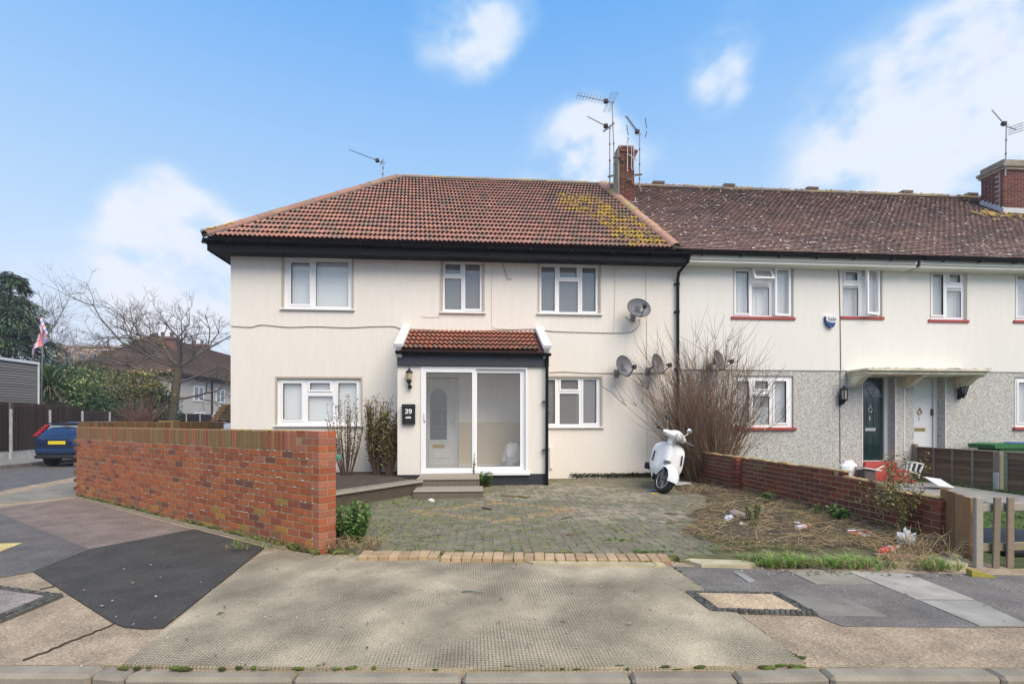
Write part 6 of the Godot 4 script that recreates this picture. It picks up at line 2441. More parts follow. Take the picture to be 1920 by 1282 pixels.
	# ---- evergreen shrubs leaning over the fence
	var shrubs := [
		[Vector3(-18.562, 2.583, -13.869), 1.5, "variegated evergreen shrub at the left end of the hedge over the fence", [Color(0.102, 0.170, 0.051), Color(0.187, 0.255, 0.085), Color(0.323, 0.374, 0.153), Color(0.068, 0.136, 0.051)], 0.0],
		[Vector3(-18.250, 2.766, -15.350), 1.9, "brownish green rounded shrub in the middle of the hedge over the fence", [Color(0.119, 0.145, 0.051), Color(0.170, 0.170, 0.068), Color(0.255, 0.221, 0.085), Color(0.076, 0.119, 0.043)], 0.1],
		[Vector3(-17.821, 2.734, -16.821), 1.9, "yellow flecked shrub right of the middle of the hedge", [Color(0.136, 0.153, 0.051), Color(0.476, 0.391, 0.085), Color(0.187, 0.170, 0.068), Color(0.085, 0.119, 0.051)], 0.0],
		[Vector3(-17.228, 2.181, -17.277), 1.35, "dark green ivy mass at the foot of the leaning bare tree", [Color(0.031, 0.093, 0.043), Color(0.051, 0.128, 0.051), Color(0.037, 0.102, 0.051)], 0.0],
		[Vector3(-17.630, 1.765, -14.800), 1.25, "dark ivy hanging over the fence top below the brownish shrub", [Color(0.034, 0.093, 0.037), Color(0.060, 0.136, 0.051)], 0.3],
		[Vector3(-17.731, 1.914, -13.304), 1.0, "dark green ivy hanging over the fence top at its left end", [Color(0.037, 0.102, 0.043), Color(0.068, 0.145, 0.051)], 0.3],
		[Vector3(-21.890, 3.846, -18.137), 1.5, "glossy dark green evergreen behind the variegated shrub", [Color(0.034, 0.102, 0.043), Color(0.060, 0.136, 0.060)], 0.0],
		[Vector3(-22.974, 2.602, -16.215), 1.6, "green shrub between conifer and garden building", [Color(0.051, 0.119, 0.051), Color(0.085, 0.162, 0.060)], 0.0],
	]
	for s in shrubs:
		var m: Vector3 = s[0]
		var r: float = s[1]
		g = thing("evergreen_shrub", s[2], "shrub", Vector3(m.x, 0, m.z), "shrubs leaning over the dark fence")
		b = MB.new()
		b.col = Color(0.08, 0.06, 0.045)
		for k in 7:
			var a := rr(0, TAU)
			b.tube(PackedVector3Array([Vector3(m.x + rr(-0.2, 0.2), 0, m.z + rr(-0.2, 0.2)), m + Vector3(cos(a) * r * 0.4, -0.2 * r, sin(a) * r * 0.4), m + Vector3(cos(a) * r * 0.8, rr(0.1, 0.7) * r, sin(a) * r * 0.8)]), 0.035, 0.01, 4)
		part(g, "stems", b, bark_m)
		var lumps := []
		for k in 26:
			var d := Vector3(rr(-1, 1), rr(-0.55, 1), rr(-1, 1)).normalized()
			lumps.append([m + d * r * rr(0.35, 0.85) * Vector3(1.0, 0.85, 1.0), rr(0.22, 0.42) * r, d])
		leaf_mass(g, "foliage", int(2600 * r), func() -> Array:
			var l: Array = lumps[rng.randi() % lumps.size()]
			var d := Vector3(rr(-1, 1), rr(-1, 1), rr(-1, 1)).normalized()
			return [(l[0] as Vector3) + d * (l[1] as float) * pow(rr(0.2, 1.0), 0.5), d], 0.13, s[3], s[4])
	# reddish twiggy shrub showing above the side wall
	var tw: Vector3 = Vector3(-10.166, 1.207, -4.698)
	g = thing("twiggy_shrub", "small reddish twiggy shrub peeping over the side wall", "shrub", Vector3(tw.x, 0, tw.z))
	b = MB.new()
	for k in 60:
		b.col = shade(Color(0.2, 0.11, 0.09), 0.3)
		var a := rr(0, TAU)
		limb(b, Vector3(tw.x, 0.5, tw.z), Vector3(cos(a) * 0.35, 1, sin(a) * 0.35), rr(0.7, 1.15), 0.006, 1, 0.12, 0.5, 0.0, 5)
	part(g, "twigs", b, bark_m)

	# ---- the hip roofed pair of houses up the side street
	var hx0 := -29.9
	var hx1 := -21.7
	var hz := -27.4
	g = thing("house", "distant pale rendered house with a mossy brown hipped roof and two brick chimneys", "house", Vector3(-25.8, 0, -32))
	b = MB.new()
	b.col = Color(0.62, 0.6, 0.58)
	b.box(Vector3(hx0 + 0.4, 0, -60), Vector3(hx1 - 0.4, 4.9, hz - 0.4))
	part(g, "wall", b, render_white)
	b = MB.new()
	b.col = Color(0.5, 0.4, 0.38)
	b.box(Vector3(hx1 - 0.41, 0, -60), Vector3(hx1 - 0.38, 4.88, -36.5))
	part(g, "pink_wall", b, render_white)
	b = MB.new()
	b.col = Color(0.15, 0.105, 0.085)
	var rx := (hx0 + hx1) / 2
	var top := 8.4
	var ev := 4.95
	var z2 := hz - 4.2
	var c00 := Vector3(hx0, ev, hz)
	var c10 := Vector3(hx1, ev, hz)
	var rg := Vector3(rx, top, z2)
	b.tri(c00, c10, rg)
	b.quad(c10, Vector3(hx1, ev, -60), Vector3(rx, top, -60), rg)
	b.quad(Vector3(hx0, ev, -60), c00, rg, Vector3(rx, top, -60))
	b.quad(c00, Vector3(hx0, ev, -60), Vector3(hx1, ev, -60), c10)
	var rf := part(g, "roof", b, tile_m)
	# courses of tiles on the two slopes in view
	b = MB.new()
	for k in 44:
		var t := k / 44.0
		b.col = shade(Color(0.185, 0.13, 0.1), 0.25)
		var a := c00.lerp(rg, t)
		var e := c10.lerp(rg, t)
		var n1 := Vector3(0, 0.05, 0.04)
		b.quad(a + n1 * 0.2, e + n1 * 0.2, e + n1, a + n1)
		b.quad(a + n1, e + n1, c10.lerp(rg, t + 0.0227) + n1 * 0.2, c00.lerp(rg, t + 0.0227) + n1 * 0.2)
		b.col = shade(Color(0.2, 0.135, 0.105), 0.2)
		var f := Vector3(hx1, ev, -60).lerp(Vector3(rx, top, -60), t)
		var f2 := Vector3(hx1, ev, -60).lerp(Vector3(rx, top, -60), t + 0.0227)
		var n2 := Vector3(0.04, 0.05, 0)
		b.quad(e + n2 * 0.2, f + n2 * 0.2, f + n2, e + n2)
		b.quad(e + n2, f + n2, f2 + n2 * 0.2, c10.lerp(rg, t + 0.0227) + n2 * 0.2)
	tag(part(rf, "tile_courses", b, tile_m), "", "", "", "stuff")
	b = MB.new()
	for k in 130:
		b.col = shade([Color(0.3, 0.2, 0.03), Color(0.2, 0.15, 0.05), Color(0.1, 0.1, 0.04)][rng.randi() % 3], 0.3)
		var p := rg + Vector3(rr(-0.8, 0.8), rr(-0.6, 0.05), rr(-0.3, 0.6))
		p.y = minf(p.y, top - absf(p.x - rx) * 0.8 - maxf(0, p.z - z2) * 0.8) + 0.08
		if k > 60:
			p = (c00 if k % 2 else c10).lerp(rg, rr(0, 1)) + Vector3(0, 0.1, 0) + rv(0.08)
		b.ball(p, Vector3(rr(0.08, 0.3), 0.06, rr(0.08, 0.3)), 6)
	tag(part(rf, "moss", b, soil_m), "", "", "", "stuff")
	for ch in [[Vector3(-24.997, 7.923, -31.916), 0.75], [Vector3(-26.531, 8.488, -39.556), 0.9]]:
		b = MB.new()
		b.col = Color(0.2, 0.1, 0.075)
		var m: Vector3 = ch[0]
		var w: float = ch[1]
		b.cbox(Vector3(m.x - w, 6.0, m.z - 0.45), Vector3(m.x + w, m.y + 0.35, m.z + 0.45), 0.02)
		b.col = Color(0.14, 0.09, 0.075)
		b.cbox(Vector3(m.x - w - 0.1, m.y + 0.1, m.z - 0.55), Vector3(m.x + w + 0.1, m.y + 0.28, m.z + 0.55), 0.02)
		for k in 2:
			b.lathe(PackedVector2Array([Vector2(0.13, m.y + 0.3), Vector2(0.15, m.y + 0.75), Vector2(0.1, m.y + 0.76)]), 8, Transform3D(Basis(), Vector3(m.x - 0.35 + 0.7 * k, 0, m.z)))
		part(g, "chimney", b, brick_m)
	# windows on the faces in view
	for q in [[Vector3(-30.506, 4.111, -29.130), 0.5, 0.6], [Vector3(-29.219, 4.111, -29.032), 0.6, 0.6]]:
		b = MB.new()
		var m: Vector3 = q[0]
		b.panel(Rect2(m.x - q[1], m.y - q[2], q[1] * 2.0, q[2] * 2.0), [Rect2(m.x - q[1] + 0.07, m.y - q[2] + 0.07, q[1] * 2.0 - 0.14, q[2] * 2.0 - 0.14)], hz - 0.37, hz - 0.45)
		var o := part(g, "window", b, upvc)
		b = MB.new()
		b.col = Color(0.1, 0.12, 0.14)
		b.box(Vector3(m.x - q[1] + 0.06, m.y - q[2] + 0.06, hz - 0.43), Vector3(m.x + q[1] - 0.06, m.y + q[2] - 0.06, hz - 0.4))
		part(o, "pane", b, gloss_m)
	for q in [[-31.0, 3.6], [-34.5, 3.6], [-39.5, 3.5], [-43.0, 3.5], [-47.0, 3.5], [-31.2, 1.5], [-34.0, 1.5], [-47.0, 1.3]]:
		b = MB.new()
		var xf := Transform3D(Basis(Vector3(0, 0, -1), Vector3.UP, Vector3(1, 0, 0)), Vector3(hx1 - 0.37, q[1], q[0]))
		b.panel(Rect2(-0.75, -0.6, 1.5, 1.2), [Rect2(-0.67, -0.52, 0.62, 1.04), Rect2(0.05, -0.52, 0.62, 1.04)], 0.04, -0.02, xf)
		var o := part(g, "window", b, upvc)
		b = MB.new()
		b.col = Color(0.12, 0.14, 0.16)
		b.box(Vector3(-0.7, -0.55, -0.01), Vector3(0.7, 0.55, 0.01), xf)
		part(o, "pane", b, gloss_m)
	# brick porch with a tiled lean-to roof
	b = MB.new()
	b.col = Color(0.3, 0.115, 0.075)
	var qx := hx1 - 0.38
	b.box(Vector3(qx, 0, -41.0), Vector3(qx + 1.9, 2.5, -38.2))
	var po := part(g, "brick_porch", b, brick_m)
	b = MB.new()
	b.col = Color(0.22, 0.1, 0.08)
	b.quad(Vector3(qx + 2.2, 2.4, -38.0), Vector3(qx + 2.2, 2.4, -41.2), Vector3(qx, 3.5, -41.2), Vector3(qx, 3.5, -38.0))
	b.tri(Vector3(qx, 2.4, -38.0), Vector3(qx + 2.2, 2.4, -38.0), Vector3(qx, 3.5, -38.0))
	part(po, "porch_roof", b, tile_m)
	b = MB.new()
	b.col = Color(0.05, 0.055, 0.06)
	b.box(Vector3(qx + 1.895, 0.2, -40.6), Vector3(qx + 1.93, 2.3, -38.6))
	b.col = Color(0.7, 0.7, 0.7)
	b.box(Vector3(qx + 1.9, 0.2, -39.7), Vector3(qx + 1.95, 2.3, -39.4))
	part(po, "porch_door", b, gloss_m)
	b = MB.new()
	b.col = Color(0.05, 0.05, 0.05)
	b.cbox(Vector3(hx1 - 0.38, 4.7, -60), Vector3(hx1 + 0.1, 4.9, hz - 0.2), 0.02)
	b.cbox(Vector3(hx0, 4.75, hz - 0.35), Vector3(hx1 - 0.39, 4.92, hz + 0.05), 0.02)
	b.tube(PackedVector3Array([Vector3(hx1 - 0.3, 0, -33), Vector3(hx1 - 0.3, 4.8, -33)]), 0.06, 0.06, 6)
	part(g, "gutter", b, black_plastic)

	# ---- far brick block on the skyline
	var fa: Vector3 = Vector3(-72.123, 14.338, -82.180)
	var fb: Vector3 = Vector3(-63.911, 14.928, -85.560)
	g = thing("apartment_block", "distant flat topped pale pink brick block with narrow windows on the skyline", "building", Vector3((fa.x + fb.x) / 2, 0, fa.z))
	b = MB.new()
	b.col = Color(0.46, 0.33, 0.27)
	b.box(Vector3(fa.x, 0, fa.z - 12), Vector3(fb.x + 8, fa.y, fa.z))
	b.col = Color(0.5, 0.4, 0.34)
	b.box(Vector3(fa.x - 0.1, fa.y, fa.z - 12.1), Vector3(fb.x + 8.1, fa.y + 0.35, fa.z + 0.1))
	part(g, "wall", b, plain_m)
	for k in 22:
		for j in 4:
			b = MB.new()
			b.col = Color(0.16, 0.2, 0.24)
			var wx := fa.x + 1.6 + k * 1.95
			if wx > fb.x + 6:
				continue
			var big := k > 2 and k % 5 == 3
			b.box(Vector3(wx, fa.y - 3.4 - j * 3.2 - (0.0 if not big else -0.8), fa.z - 0.05), Vector3(wx + (1.0 if not big else 2.4), fa.y - 1.2 - j * 3.2, fa.z + 0.04))
			part(g, "window", b, gloss_m)
	# a plain pale house end further left behind the fence
	var ta: Vector3 = Vector3(-49.741, 7.686, -52.375)
	b = MB.new()
	b.col = Color(0.06, 0.05, 0.05)
	b.tube(PackedVector3Array([Vector3(ta.x, 0, ta.z), ta + Vector3(0.4, 0.6, 0)]), 0.28, 0.25, 7)
	tag(part(self, "flue_pipe", b, plain_m), "dark flue pipe standing left of the far hipped roof", "flue")

	# ---- draped flag on a thin pole
	var ft: Vector3 = Vector3(-18.230, 5.851, -11.336)
	g = thing("flag", "faded union flag hanging limp from a thin pole beside the conifer", "flag", Vector3(ft.x, 0, ft.z))
	b = MB.new()
	b.col = Color(0.3, 0.3, 0.3)
	b.tube(PackedVector3Array([Vector3(ft.x - 0.1, 0, ft.z), ft + Vector3(0.03, 0.15, 0)]), 0.025, 0.018, 6)
	part(g, "pole", b, metal_m)
	b = MB.new()
	var rows := []
	var nh := 40
	var nw := 56
	for j in nh + 1:
		var v := 1.0 - j / float(nh)  # 0 top
		var row := PackedVector3Array()
		for i in nw + 1:
			var u := i / float(nw)
			# the fly end has sunk: it hangs down and out from the hoist corner
			var p := ft + Vector3(-0.03, -0.05, 0)
			p += Vector3(-0.62 * u * (0.35 + 0.65 * v) + 0.36 * v * (1 - u) + 0.12 * u * v, -1.25 * u - 0.72 * v * (1.0 - 0.25 * u), 0.14 * sin(u * 9.0 + v * 2.0) * (0.3 + 0.7 * v) + 0.05 * sin(u * 23.0))
			row.append(p)
		rows.append(row)
	for j in nh:
		for i in nw:
			var u := (i + 0.5) / nw * 2.0
			var v := (j + 0.5) / nh
			var c := Color(0.3, 0.3, 0.52)
			var x := u - 1.0
			var y2 := v - 0.5
			var d1 := absf(y2 - x * 0.5) / 1.118
			var d2 := absf(y2 + x * 0.5) / 1.118
			if minf(d1, d2) < 0.1:
				c = Color(0.72, 0.66, 0.74)
			if minf(d1, d2) < 0.035:
				c = Color(0.66, 0.24, 0.28)
			if absf(x) < 0.17 or absf(y2) < 0.17:
				c = Color(0.72, 0.66, 0.74)
			if absf(x) < 0.1 or absf(y2) < 0.1:
				c = Color(0.68, 0.22, 0.26)
			b.col = c
			b.quad(rows[j][i], rows[j + 1][i], rows[j + 1][i + 1], rows[j][i + 1])
	part(g, "cloth", b, leaf_m)



func lean(z: Vector3, up := Vector3.UP) -> Basis:
	z = z.normalized()
	var x := up.cross(z).normalized()
	return Basis(x, z.cross(x), z)


func dish(label: String, at: Vector3, face: Vector3, w: float, h: float, print_dark: bool, roll := 0.0) -> void:
	# the dish faces along its local z; foot on the wall behind
	var wall := Vector3(at.x - face.normalized().x * 0.12, at.y - 0.12, 0.0)
	var t := thing("satellite_dish", label, "satellite dish", wall, "grey satellite dishes on the front wall")
	var bs := lean(face) * Basis(Vector3(0, 0, 1), roll)
	var xf := Transform3D(bs, at)
	var b := MB.new()
	for side in 2:
		var rows := []
		for j in 9:
			var r := j / 8.0
			var row := PackedVector3Array()
			for i in 28:
				var a := TAU * i / 28
				row.append(xf * Vector3(cos(a) * r * w / 2, sin(a) * r * h / 2, 0.075 * r * r - (0.006 if side else 0.0)))
			rows.append(row)
		b.col = Color(0.15, 0.155, 0.17) if side == 0 else Color(0.1, 0.1, 0.11)
		b.grid(rows, true, side == 0)
	part(t, "reflector", b, paint_m)
	b = MB.new()
	b.col = Color(0.07, 0.075, 0.085)
	var ring := PackedVector3Array()
	for i in 29:
		var a := TAU * i / 28
		ring.append(xf * Vector3(cos(a) * w / 2, sin(a) * h / 2, 0.075))
	b.tube(ring, 0.007, 0.007, 5, false)
	part(t, "rim", b, plain_m)
	b = MB.new()
	b.col = Color(0.085, 0.09, 0.1) if print_dark else Color(0.2, 0.2, 0.22)
	var pts := PackedVector2Array()
	for i in 14:
		var a := TAU * i / 14
		pts.append(Vector2(cos(a) * w * 0.13 + 0.0, sin(a) * h * 0.15 + 0.03) * (1.0 + 0.25 * sin(i * 2.3)))
	b.prism(pts, 0.012, 0.016, xf)
	pts = PackedVector2Array([Vector2(-0.13, -0.04), Vector2(0.12, -0.06), Vector2(0.13, -0.12), Vector2(-0.11, -0.1)])
	b.prism(pts, 0.014, 0.02, xf)
	part(t, "worn_print", b, plain_m)
	b = MB.new()
	b.col = Color(0.05, 0.055, 0.06)
	var lnb := xf * Vector3(0.0, -0.1, 0.33)
	b.tube(PackedVector3Array([xf * Vector3(0, -h * 0.48, 0.05), xf * Vector3(0, -h * 0.5, 0.12), lnb + bs.y * -0.04]), 0.013, 0.012, 6)
	part(t, "arm", b, plain_m)
	b = MB.new()
	b.col = Color(0.03, 0.03, 0.035)
	b.cbox(Vector3(-0.035, -0.06, -0.03), Vector3(0.035, 0.03, 0.06), 0.01, Transform3D(bs, lnb))
	b.col = Color(0.3, 0.31, 0.33)
	b.tube(PackedVector3Array([lnb - bs.z * 0.06 + bs.y * 0.015, lnb - bs.z * 0.02 + bs.y * 0.015]), 0.032, 0.032, 10)
	part(t, "receiver", b, plain_m)
	b = MB.new()
	b.col = Color(0.2, 0.2, 0.21)
	b.tube(PackedVector3Array([wall + Vector3(0, 0, 0.02), wall + Vector3(0, 0.02, 0.1), at - bs.z * 0.05]), 0.018, 0.018, 7)
	b.cbox(wall + Vector3(-0.06, -0.09, 0.001), wall + Vector3(0.06, 0.09, 0.022), 0.005)
	b.cbox(Vector3(-0.05, -0.07, -0.06), Vector3(0.05, 0.07, -0.007), 0.01, xf)
	part(t, "wall_mount", b, plain_m)


func yagi(label: String, foot: Vector3, top: Vector3, tip: Vector3, n: int, el: float, el_axis: Vector3, refl: float, wide := 0.0) -> void:
	var t := thing("tv_aerial", label, "aerial", foot, "television aerials on the roofs")
	var b := MB.new()
	b.col = Color(0.34, 0.35, 0.37)
	b.tube(PackedVector3Array([foot, top + (top - foot).normalized() * 0.05]), 0.019, 0.017, 6)
	for k in 3:
		var p := foot.lerp(top, 0.15 + k * 0.28)
		b.col = Color(0.06, 0.06, 0.07)
		b.tube(PackedVector3Array([p, p + Vector3(0, 0.05, 0)]), 0.024, 0.024, 6)
	part(t, "mast", b, paint_m)
	b = MB.new()
	b.col = Color(0.16, 0.15, 0.17)
	var d := tip - top
	var tail := top - d * 0.06
	b.tube(PackedVector3Array([tail, tip]), 0.012, 0.009, 5)
	part(t, "boom", b, paint_m)
	el_axis = el_axis.normalized()
	for k in n:
		var p := top.lerp(tip, 0.28 + 0.72 * k / (n - 1.0))
		b = MB.new()
		b.col = Color(0.1, 0.1, 0.12)
		b.tube(PackedVector3Array([p - el_axis * el / 2, p + el_axis * el / 2]), 0.008, 0.008, 4)
		part(t, "element", b, paint_m)
	b = MB.new()
	b.col = Color(0.05, 0.05, 0.06)
	var pd := top.lerp(tip, 0.18)
	b.cbox(pd - Vector3(0.06, 0.05, 0.06), pd + Vector3(0.06, 0.05, 0.06), 0.015)
	part(t, "dipole_box", b, plain_m)
	# reflector: rods on two arms that open backward
	b = MB.new()
	b.col = Color(0.3, 0.3, 0.32)
	var up := el_axis.cross(d.normalized()).normalized()
	if up.y < 0:
		up = -up
	for s in [-1.0, 1.0]:
		var a := top.lerp(tip, 0.05)
		var e = a + up * s * refl + d.normalized() * refl * 0.35 * (-1.0 if s < 0 else 1.0) * 0.4
		b.tube(PackedVector3Array([a, e]), 0.009, 0.008, 4)
		for k in 3:
			var p := a.lerp(e, 0.3 + 0.35 * k)
			b.tube(PackedVector3Array([p - el_axis * (el * 0.8 + wide), p + el_axis * (el * 0.8 + wide)]), 0.006, 0.006, 4)
	part(t, "back_reflector", b, paint_m)


func wire(label: String, pts: Array, r: float, col: Color, called := "cable", group := "cables clipped along the render") -> void:
	var c := Curve3D.new()
	for i in pts.size():
		var p: Vector3 = pts[i]
		var tg: Vector3 = ((pts[mini(i + 1, pts.size() - 1)] as Vector3) - (pts[maxi(i - 1, 0)] as Vector3)) / 6.0
		c.add_point(p, -tg, tg)
	c.bake_interval = 0.08
	var b := MB.new()
	b.col = col
	b.tube(c.get_baked_points(), r, r, 5)
	tag(part(self, called, b, plain_m), label, "cable", group)


func lantern(label: String, at: Vector3, kind: int) -> void:
	var t := thing("wall_lantern", label, "lantern", Vector3(at.x, at.y, 0), "black lanterns beside the front doors")
	var blk := Color(0.012, 0.013, 0.014)
	var xf := Transform3D(Basis(), at)
	var sides := 6
	var glass_col := [Color(0.5, 0.42, 0.25), Color(0.45, 0.42, 0.36), Color(0.2, 0.22, 0.24)]
	var b := MB.new()
	b.col = blk
	var hh := 0.1
	if kind == 0:  # tapered lantern on a ball bracket
		b.lathe(PackedVector2Array([Vector2(0.045, 0.075), Vector2(0.085, 0.08), Vector2(0.05, 0.12), Vector2(0.018, 0.14), Vector2(0.018, 0.155), Vector2(0.035, 0.16), Vector2(0.0, 0.172)]), 12, xf)
		part(t, "lid", b, plain_m)
		b = MB.new()
		b.col = glass_col[0]
		b.lathe(PackedVector2Array([Vector2(0.045, -0.05), Vector2(0.068, 0.076)]), 12, xf)
		part(t, "shade", b, gloss_m)
		b = MB.new()
		b.col = blk
		b.ball(at + Vector3(0, -0.09, 0), Vector3(0.052, 0.05, 0.052), 12)
		b.tube(PackedVector3Array([at + Vector3(0, -0.14, 0), at + Vector3(0.005, -0.17, -0.02)]), 0.02, 0.02, 8)
		b.ball(at + Vector3(0.008, -0.2, -0.04), Vector3(0.04, 0.045, 0.05), 12)
		b.tube(PackedVector3Array([at + Vector3(0.008, -0.2, -0.04), Vector3(at.x + 0.008, at.y - 0.2, 1.142 if at.z > 1 else 0.001)]), 0.03, 0.04, 8)
		part(t, "bracket", b, plain_m)
	else:
		var w0 := 0.07 if kind == 1 else 0.05
		var w1 := 0.085 if kind == 1 else 0.1
		var top := 0.13 if kind == 1 else 0.11
		var bot := -0.1
		b.lathe(PackedVector2Array([Vector2(w1 + 0.015, top - 0.005), Vector2(w1 + 0.015, top + 0.01), Vector2(0.045, top + 0.07), Vector2(0.015, top + 0.085), Vector2(0.02, top + 0.1), Vector2(0, top + 0.125)]), sides, xf)
		part(t, "lid", b, plain_m)
		b = MB.new()
		b.col = glass_col[kind]
		b.lathe(PackedVector2Array([Vector2(w0 * 0.93, bot), Vector2(w1 * 0.93, top)]), sides, xf)
		part(t, "panes", b, gloss_m)
		b = MB.new()
		b.col = blk
		for k in sides:
			var a := TAU * k / sides
			b.bar(at + Vector3(cos(a) * w0, bot, -sin(a) * w0), at + Vector3(cos(a) * w1, top, -sin(a) * w1), 0.016, 0.016)
		b.lathe(PackedVector2Array([Vector2(0, bot - 0.12), Vector2(0.02, bot - 0.1), Vector2(0.025, bot - 0.06), Vector2(w0 + 0.012, bot - 0.02), Vector2(w0 + 0.012, bot + 0.008), Vector2(0, bot + 0.009)]), sides, xf)
		b.bar(at + Vector3(0, bot - 0.05, -0.02), Vector3(at.x, at.y + bot - 0.05, 0.0), 0.03, 0.12)
		b.cbox(Vector3(at.x - 0.04, at.y + bot - 0.14, 0.001), Vector3(at.x + 0.04, at.y + 0.02, 0.02), 0.006)
		part(t, "frame", b, plain_m)


func wall_fittings() -> void:
	dish("large grey oval satellite dish facing the street above the cable line", Vector3(3.758, 3.931, 0.300), Vector3(0.12, 0.32, 1), 0.56, 0.47, true)
	dish("grey satellite dish beside the corner of the downstairs window, leftmost of the lower three", Vector3(3.404, 2.613, 0.280), Vector3(0.55, 0.28, 1), 0.5, 0.5, true, 0.06)
	dish("grey satellite dish just left of the black downpipe, half behind bare twigs", Vector3(4.178, 2.668, 0.280), Vector3(0.7, 0.25, 0.85), 0.48, 0.48, false, 0.04)
	dish("grey satellite dish right of the downpipe behind the bare bush", Vector3(5.624, 2.767, 0.280), Vector3(0.7, 0.25, 0.85), 0.5, 0.48, false, 0.04)

	# aerials
	yagi("tallest television aerial left of the small chimney with a long stepped boom", Vector3(4.149, 8.563, -2.950), Vector3(4.069, 10.717, -2.950), Vector3(3.040, 10.877, -2.950), 9, 0.2, Vector3(0.35, 0.8, 0.5), 0.35, 0.12)
	yagi("lower television aerial with a plain boom on the leftmost mast by the chimney", Vector3(4.066, 8.363, -3.200), Vector3(4.066, 10.111, -3.200), Vector3(3.397, 10.422, -3.200), 8, 0.06, Vector3(0.8, 0.45, 0.5), 0.18, 0.14)
	yagi("spiky television aerial on the mast right of the small chimney", Vector3(4.943, 8.316, -3.100), Vector3(4.943, 9.886, -3.100), Vector3(4.538, 10.423, -3.100), 11, 0.13, Vector3(0.85, -0.35, 0.4), 0.3, -0.06)
	yagi("slim television aerial on a white mast behind the hip of the corner roof", Vector3(-2.960, 9.124, -5.200), Vector3(-2.926, 9.822, -5.200), Vector3(-4.009, 10.205, -5.200), 8, 0.05, Vector3(0.5, 0.6, 0.6), 0.12, 0.05)
	yagi("television aerial with a grid reflector on the big chimney at the right", Vector3(16.452, 8.967, -2.840), Vector3(16.488, 10.505, -2.840), Vector3(16.005, 10.986, -2.840), 10, 0.05, Vector3(0.9, 0.3, 0.2), 0.1, -0.02)
	# its grid on the other end of the boom
	var t := thing("aerial_grid", "small grid reflector at the low end of the right-hand chimney aerial", "aerial reflector", Vector3(16.793, 10.435, -2.840))
	var b := MB.new()
	b.col = Color(0.14, 0.13, 0.17)
	b.tube(PackedVector3Array([Vector3(16.488, 10.505, -2.840), Vector3(16.829, 10.421, -2.840)]), 0.012, 0.012, 5)
	for k in 4:
		b.tube(PackedVector3Array([Vector3(16.559, 10.425, -2.840) + Vector3(0, 0.05 - 0.075 * k, 0), Vector3(17.062, 10.596, -2.840) + Vector3(0, 0.05 - 0.075 * k, 0)]), 0.011, 0.011, 4)
	part(t, "rods", b, paint_m)
	# round radio aerial, broken ring
	t = thing("radio_aerial", "round radio aerial with a broken dark ring above the small chimney", "aerial", Vector3(4.442, 8.895, -2.660), "")
	b = MB.new()
	b.col = Color(0.62, 0.63, 0.64)
	b.tube(PackedVector3Array([Vector3(4.434, 8.557, -2.660), Vector3(4.442, 9.540, -2.660), Vector3(4.442, 9.632, -2.660)]), 0.012, 0.01, 5)
	b.tube(PackedVector3Array([Vector3(4.559, 9.330, -2.660), Vector3(4.559, 8.638, -2.660), Vector3(4.591, 8.609, -2.660), Vector3(4.622, 8.641, -2.660), Vector3(4.622, 9.332, -2.660)]), 0.01, 0.01, 5)
	part(t, "mast", b, paint_m)
	for q in [[Vector3(4.431, 9.931, -2.700), Vector3(4.446, 9.747, -2.700), Vector3(4.478, 9.641, -2.700)], [Vector3(4.482, 9.564, -2.700), Vector3(4.454, 9.455, -2.700), Vector3(4.438, 9.400, -2.700)], [Vector3(5.044, 10.271, -2.900), Vector3(5.068, 10.108, -2.900), Vector3(5.087, 9.983, -2.900)], [Vector3(5.087, 9.889, -2.900), Vector3(5.068, 9.795, -2.900), Vector3(5.044, 9.715, -2.900)]]:
		b = MB.new()
		b.col = Color(0.1, 0.1, 0.12)
		b.tube(PackedVector3Array(q), 0.014, 0.014, 5)
		part(t, "ring_piece", b, paint_m)
	# brackets on the chimney
	t = thing("chimney_bracket", "rusty aerial brackets and wires strapped round the small chimney", "bracket", Vector3(4.432, 8.597, -2.680))
	b = MB.new()
	b.col = Color(0.12, 0.1, 0.09)
	for q in [[1140, 331, 1150, 329], [1190, 328, 1204, 327], [1150, 295, 1165, 294], [1165, 300, 1170, 300], [1176, 338, 1184, 337]]:
		var p0 := Vector3.ZERO
		var i := [[1140, 331, 1150, 329], [1190, 328, 1204, 327], [1150, 295, 1165, 294], [1165, 300, 1170, 300], [1176, 338, 1184, 337]].find(q)
		p0 = [Vector3(3.872, 8.412, -2.690), Vector3(4.656, 8.487, -2.690), Vector3(4.028, 8.970, -2.690), Vector3(4.263, 8.903, -2.690), Vector3(4.435, 8.325, -2.690)][i]
		var p1: Vector3 = [Vector3(4.028, 8.448, -2.690), Vector3(4.876, 8.511, -2.690), Vector3(4.263, 8.995, -2.690), Vector3(4.341, 8.906, -2.690), Vector3(4.561, 8.345, -2.690)][i]
		b.bar(p0, p1, 0.04, 0.04)
	b.col = Color(0.45, 0.46, 0.47)
	b.bar(Vector3(4.457, 9.080, -2.660), Vector3(4.709, 8.890, -2.660), 0.02, 0.02)
	b.col = Color(0.3, 0.17, 0.1)
	b.tube(PackedVector3Array([Vector3(4.649, 8.477, -2.670), Vector3(4.570, 8.367, -2.670), Vector3(4.586, 8.244, -2.670), Vector3(4.680, 8.171, -2.670)]), 0.012, 0.012, 5)
	part(t, "iron", b, plain_m)

	# lamps
	lantern("small black and amber lantern on the porch pier left of the sliding door", Vector3(-1.290, 2.276, 1.250), 0)
	lantern("black six sided lantern left of the green door", Vector3(8.882, 1.997, 0.120), 1)
	lantern("black tapering coach lantern right of the white door", Vector3(11.972, 2.152, 0.130), 2)

	# letter box with the house number
	var m: Vector3 = Vector3(-1.307, 1.522, 1.200)
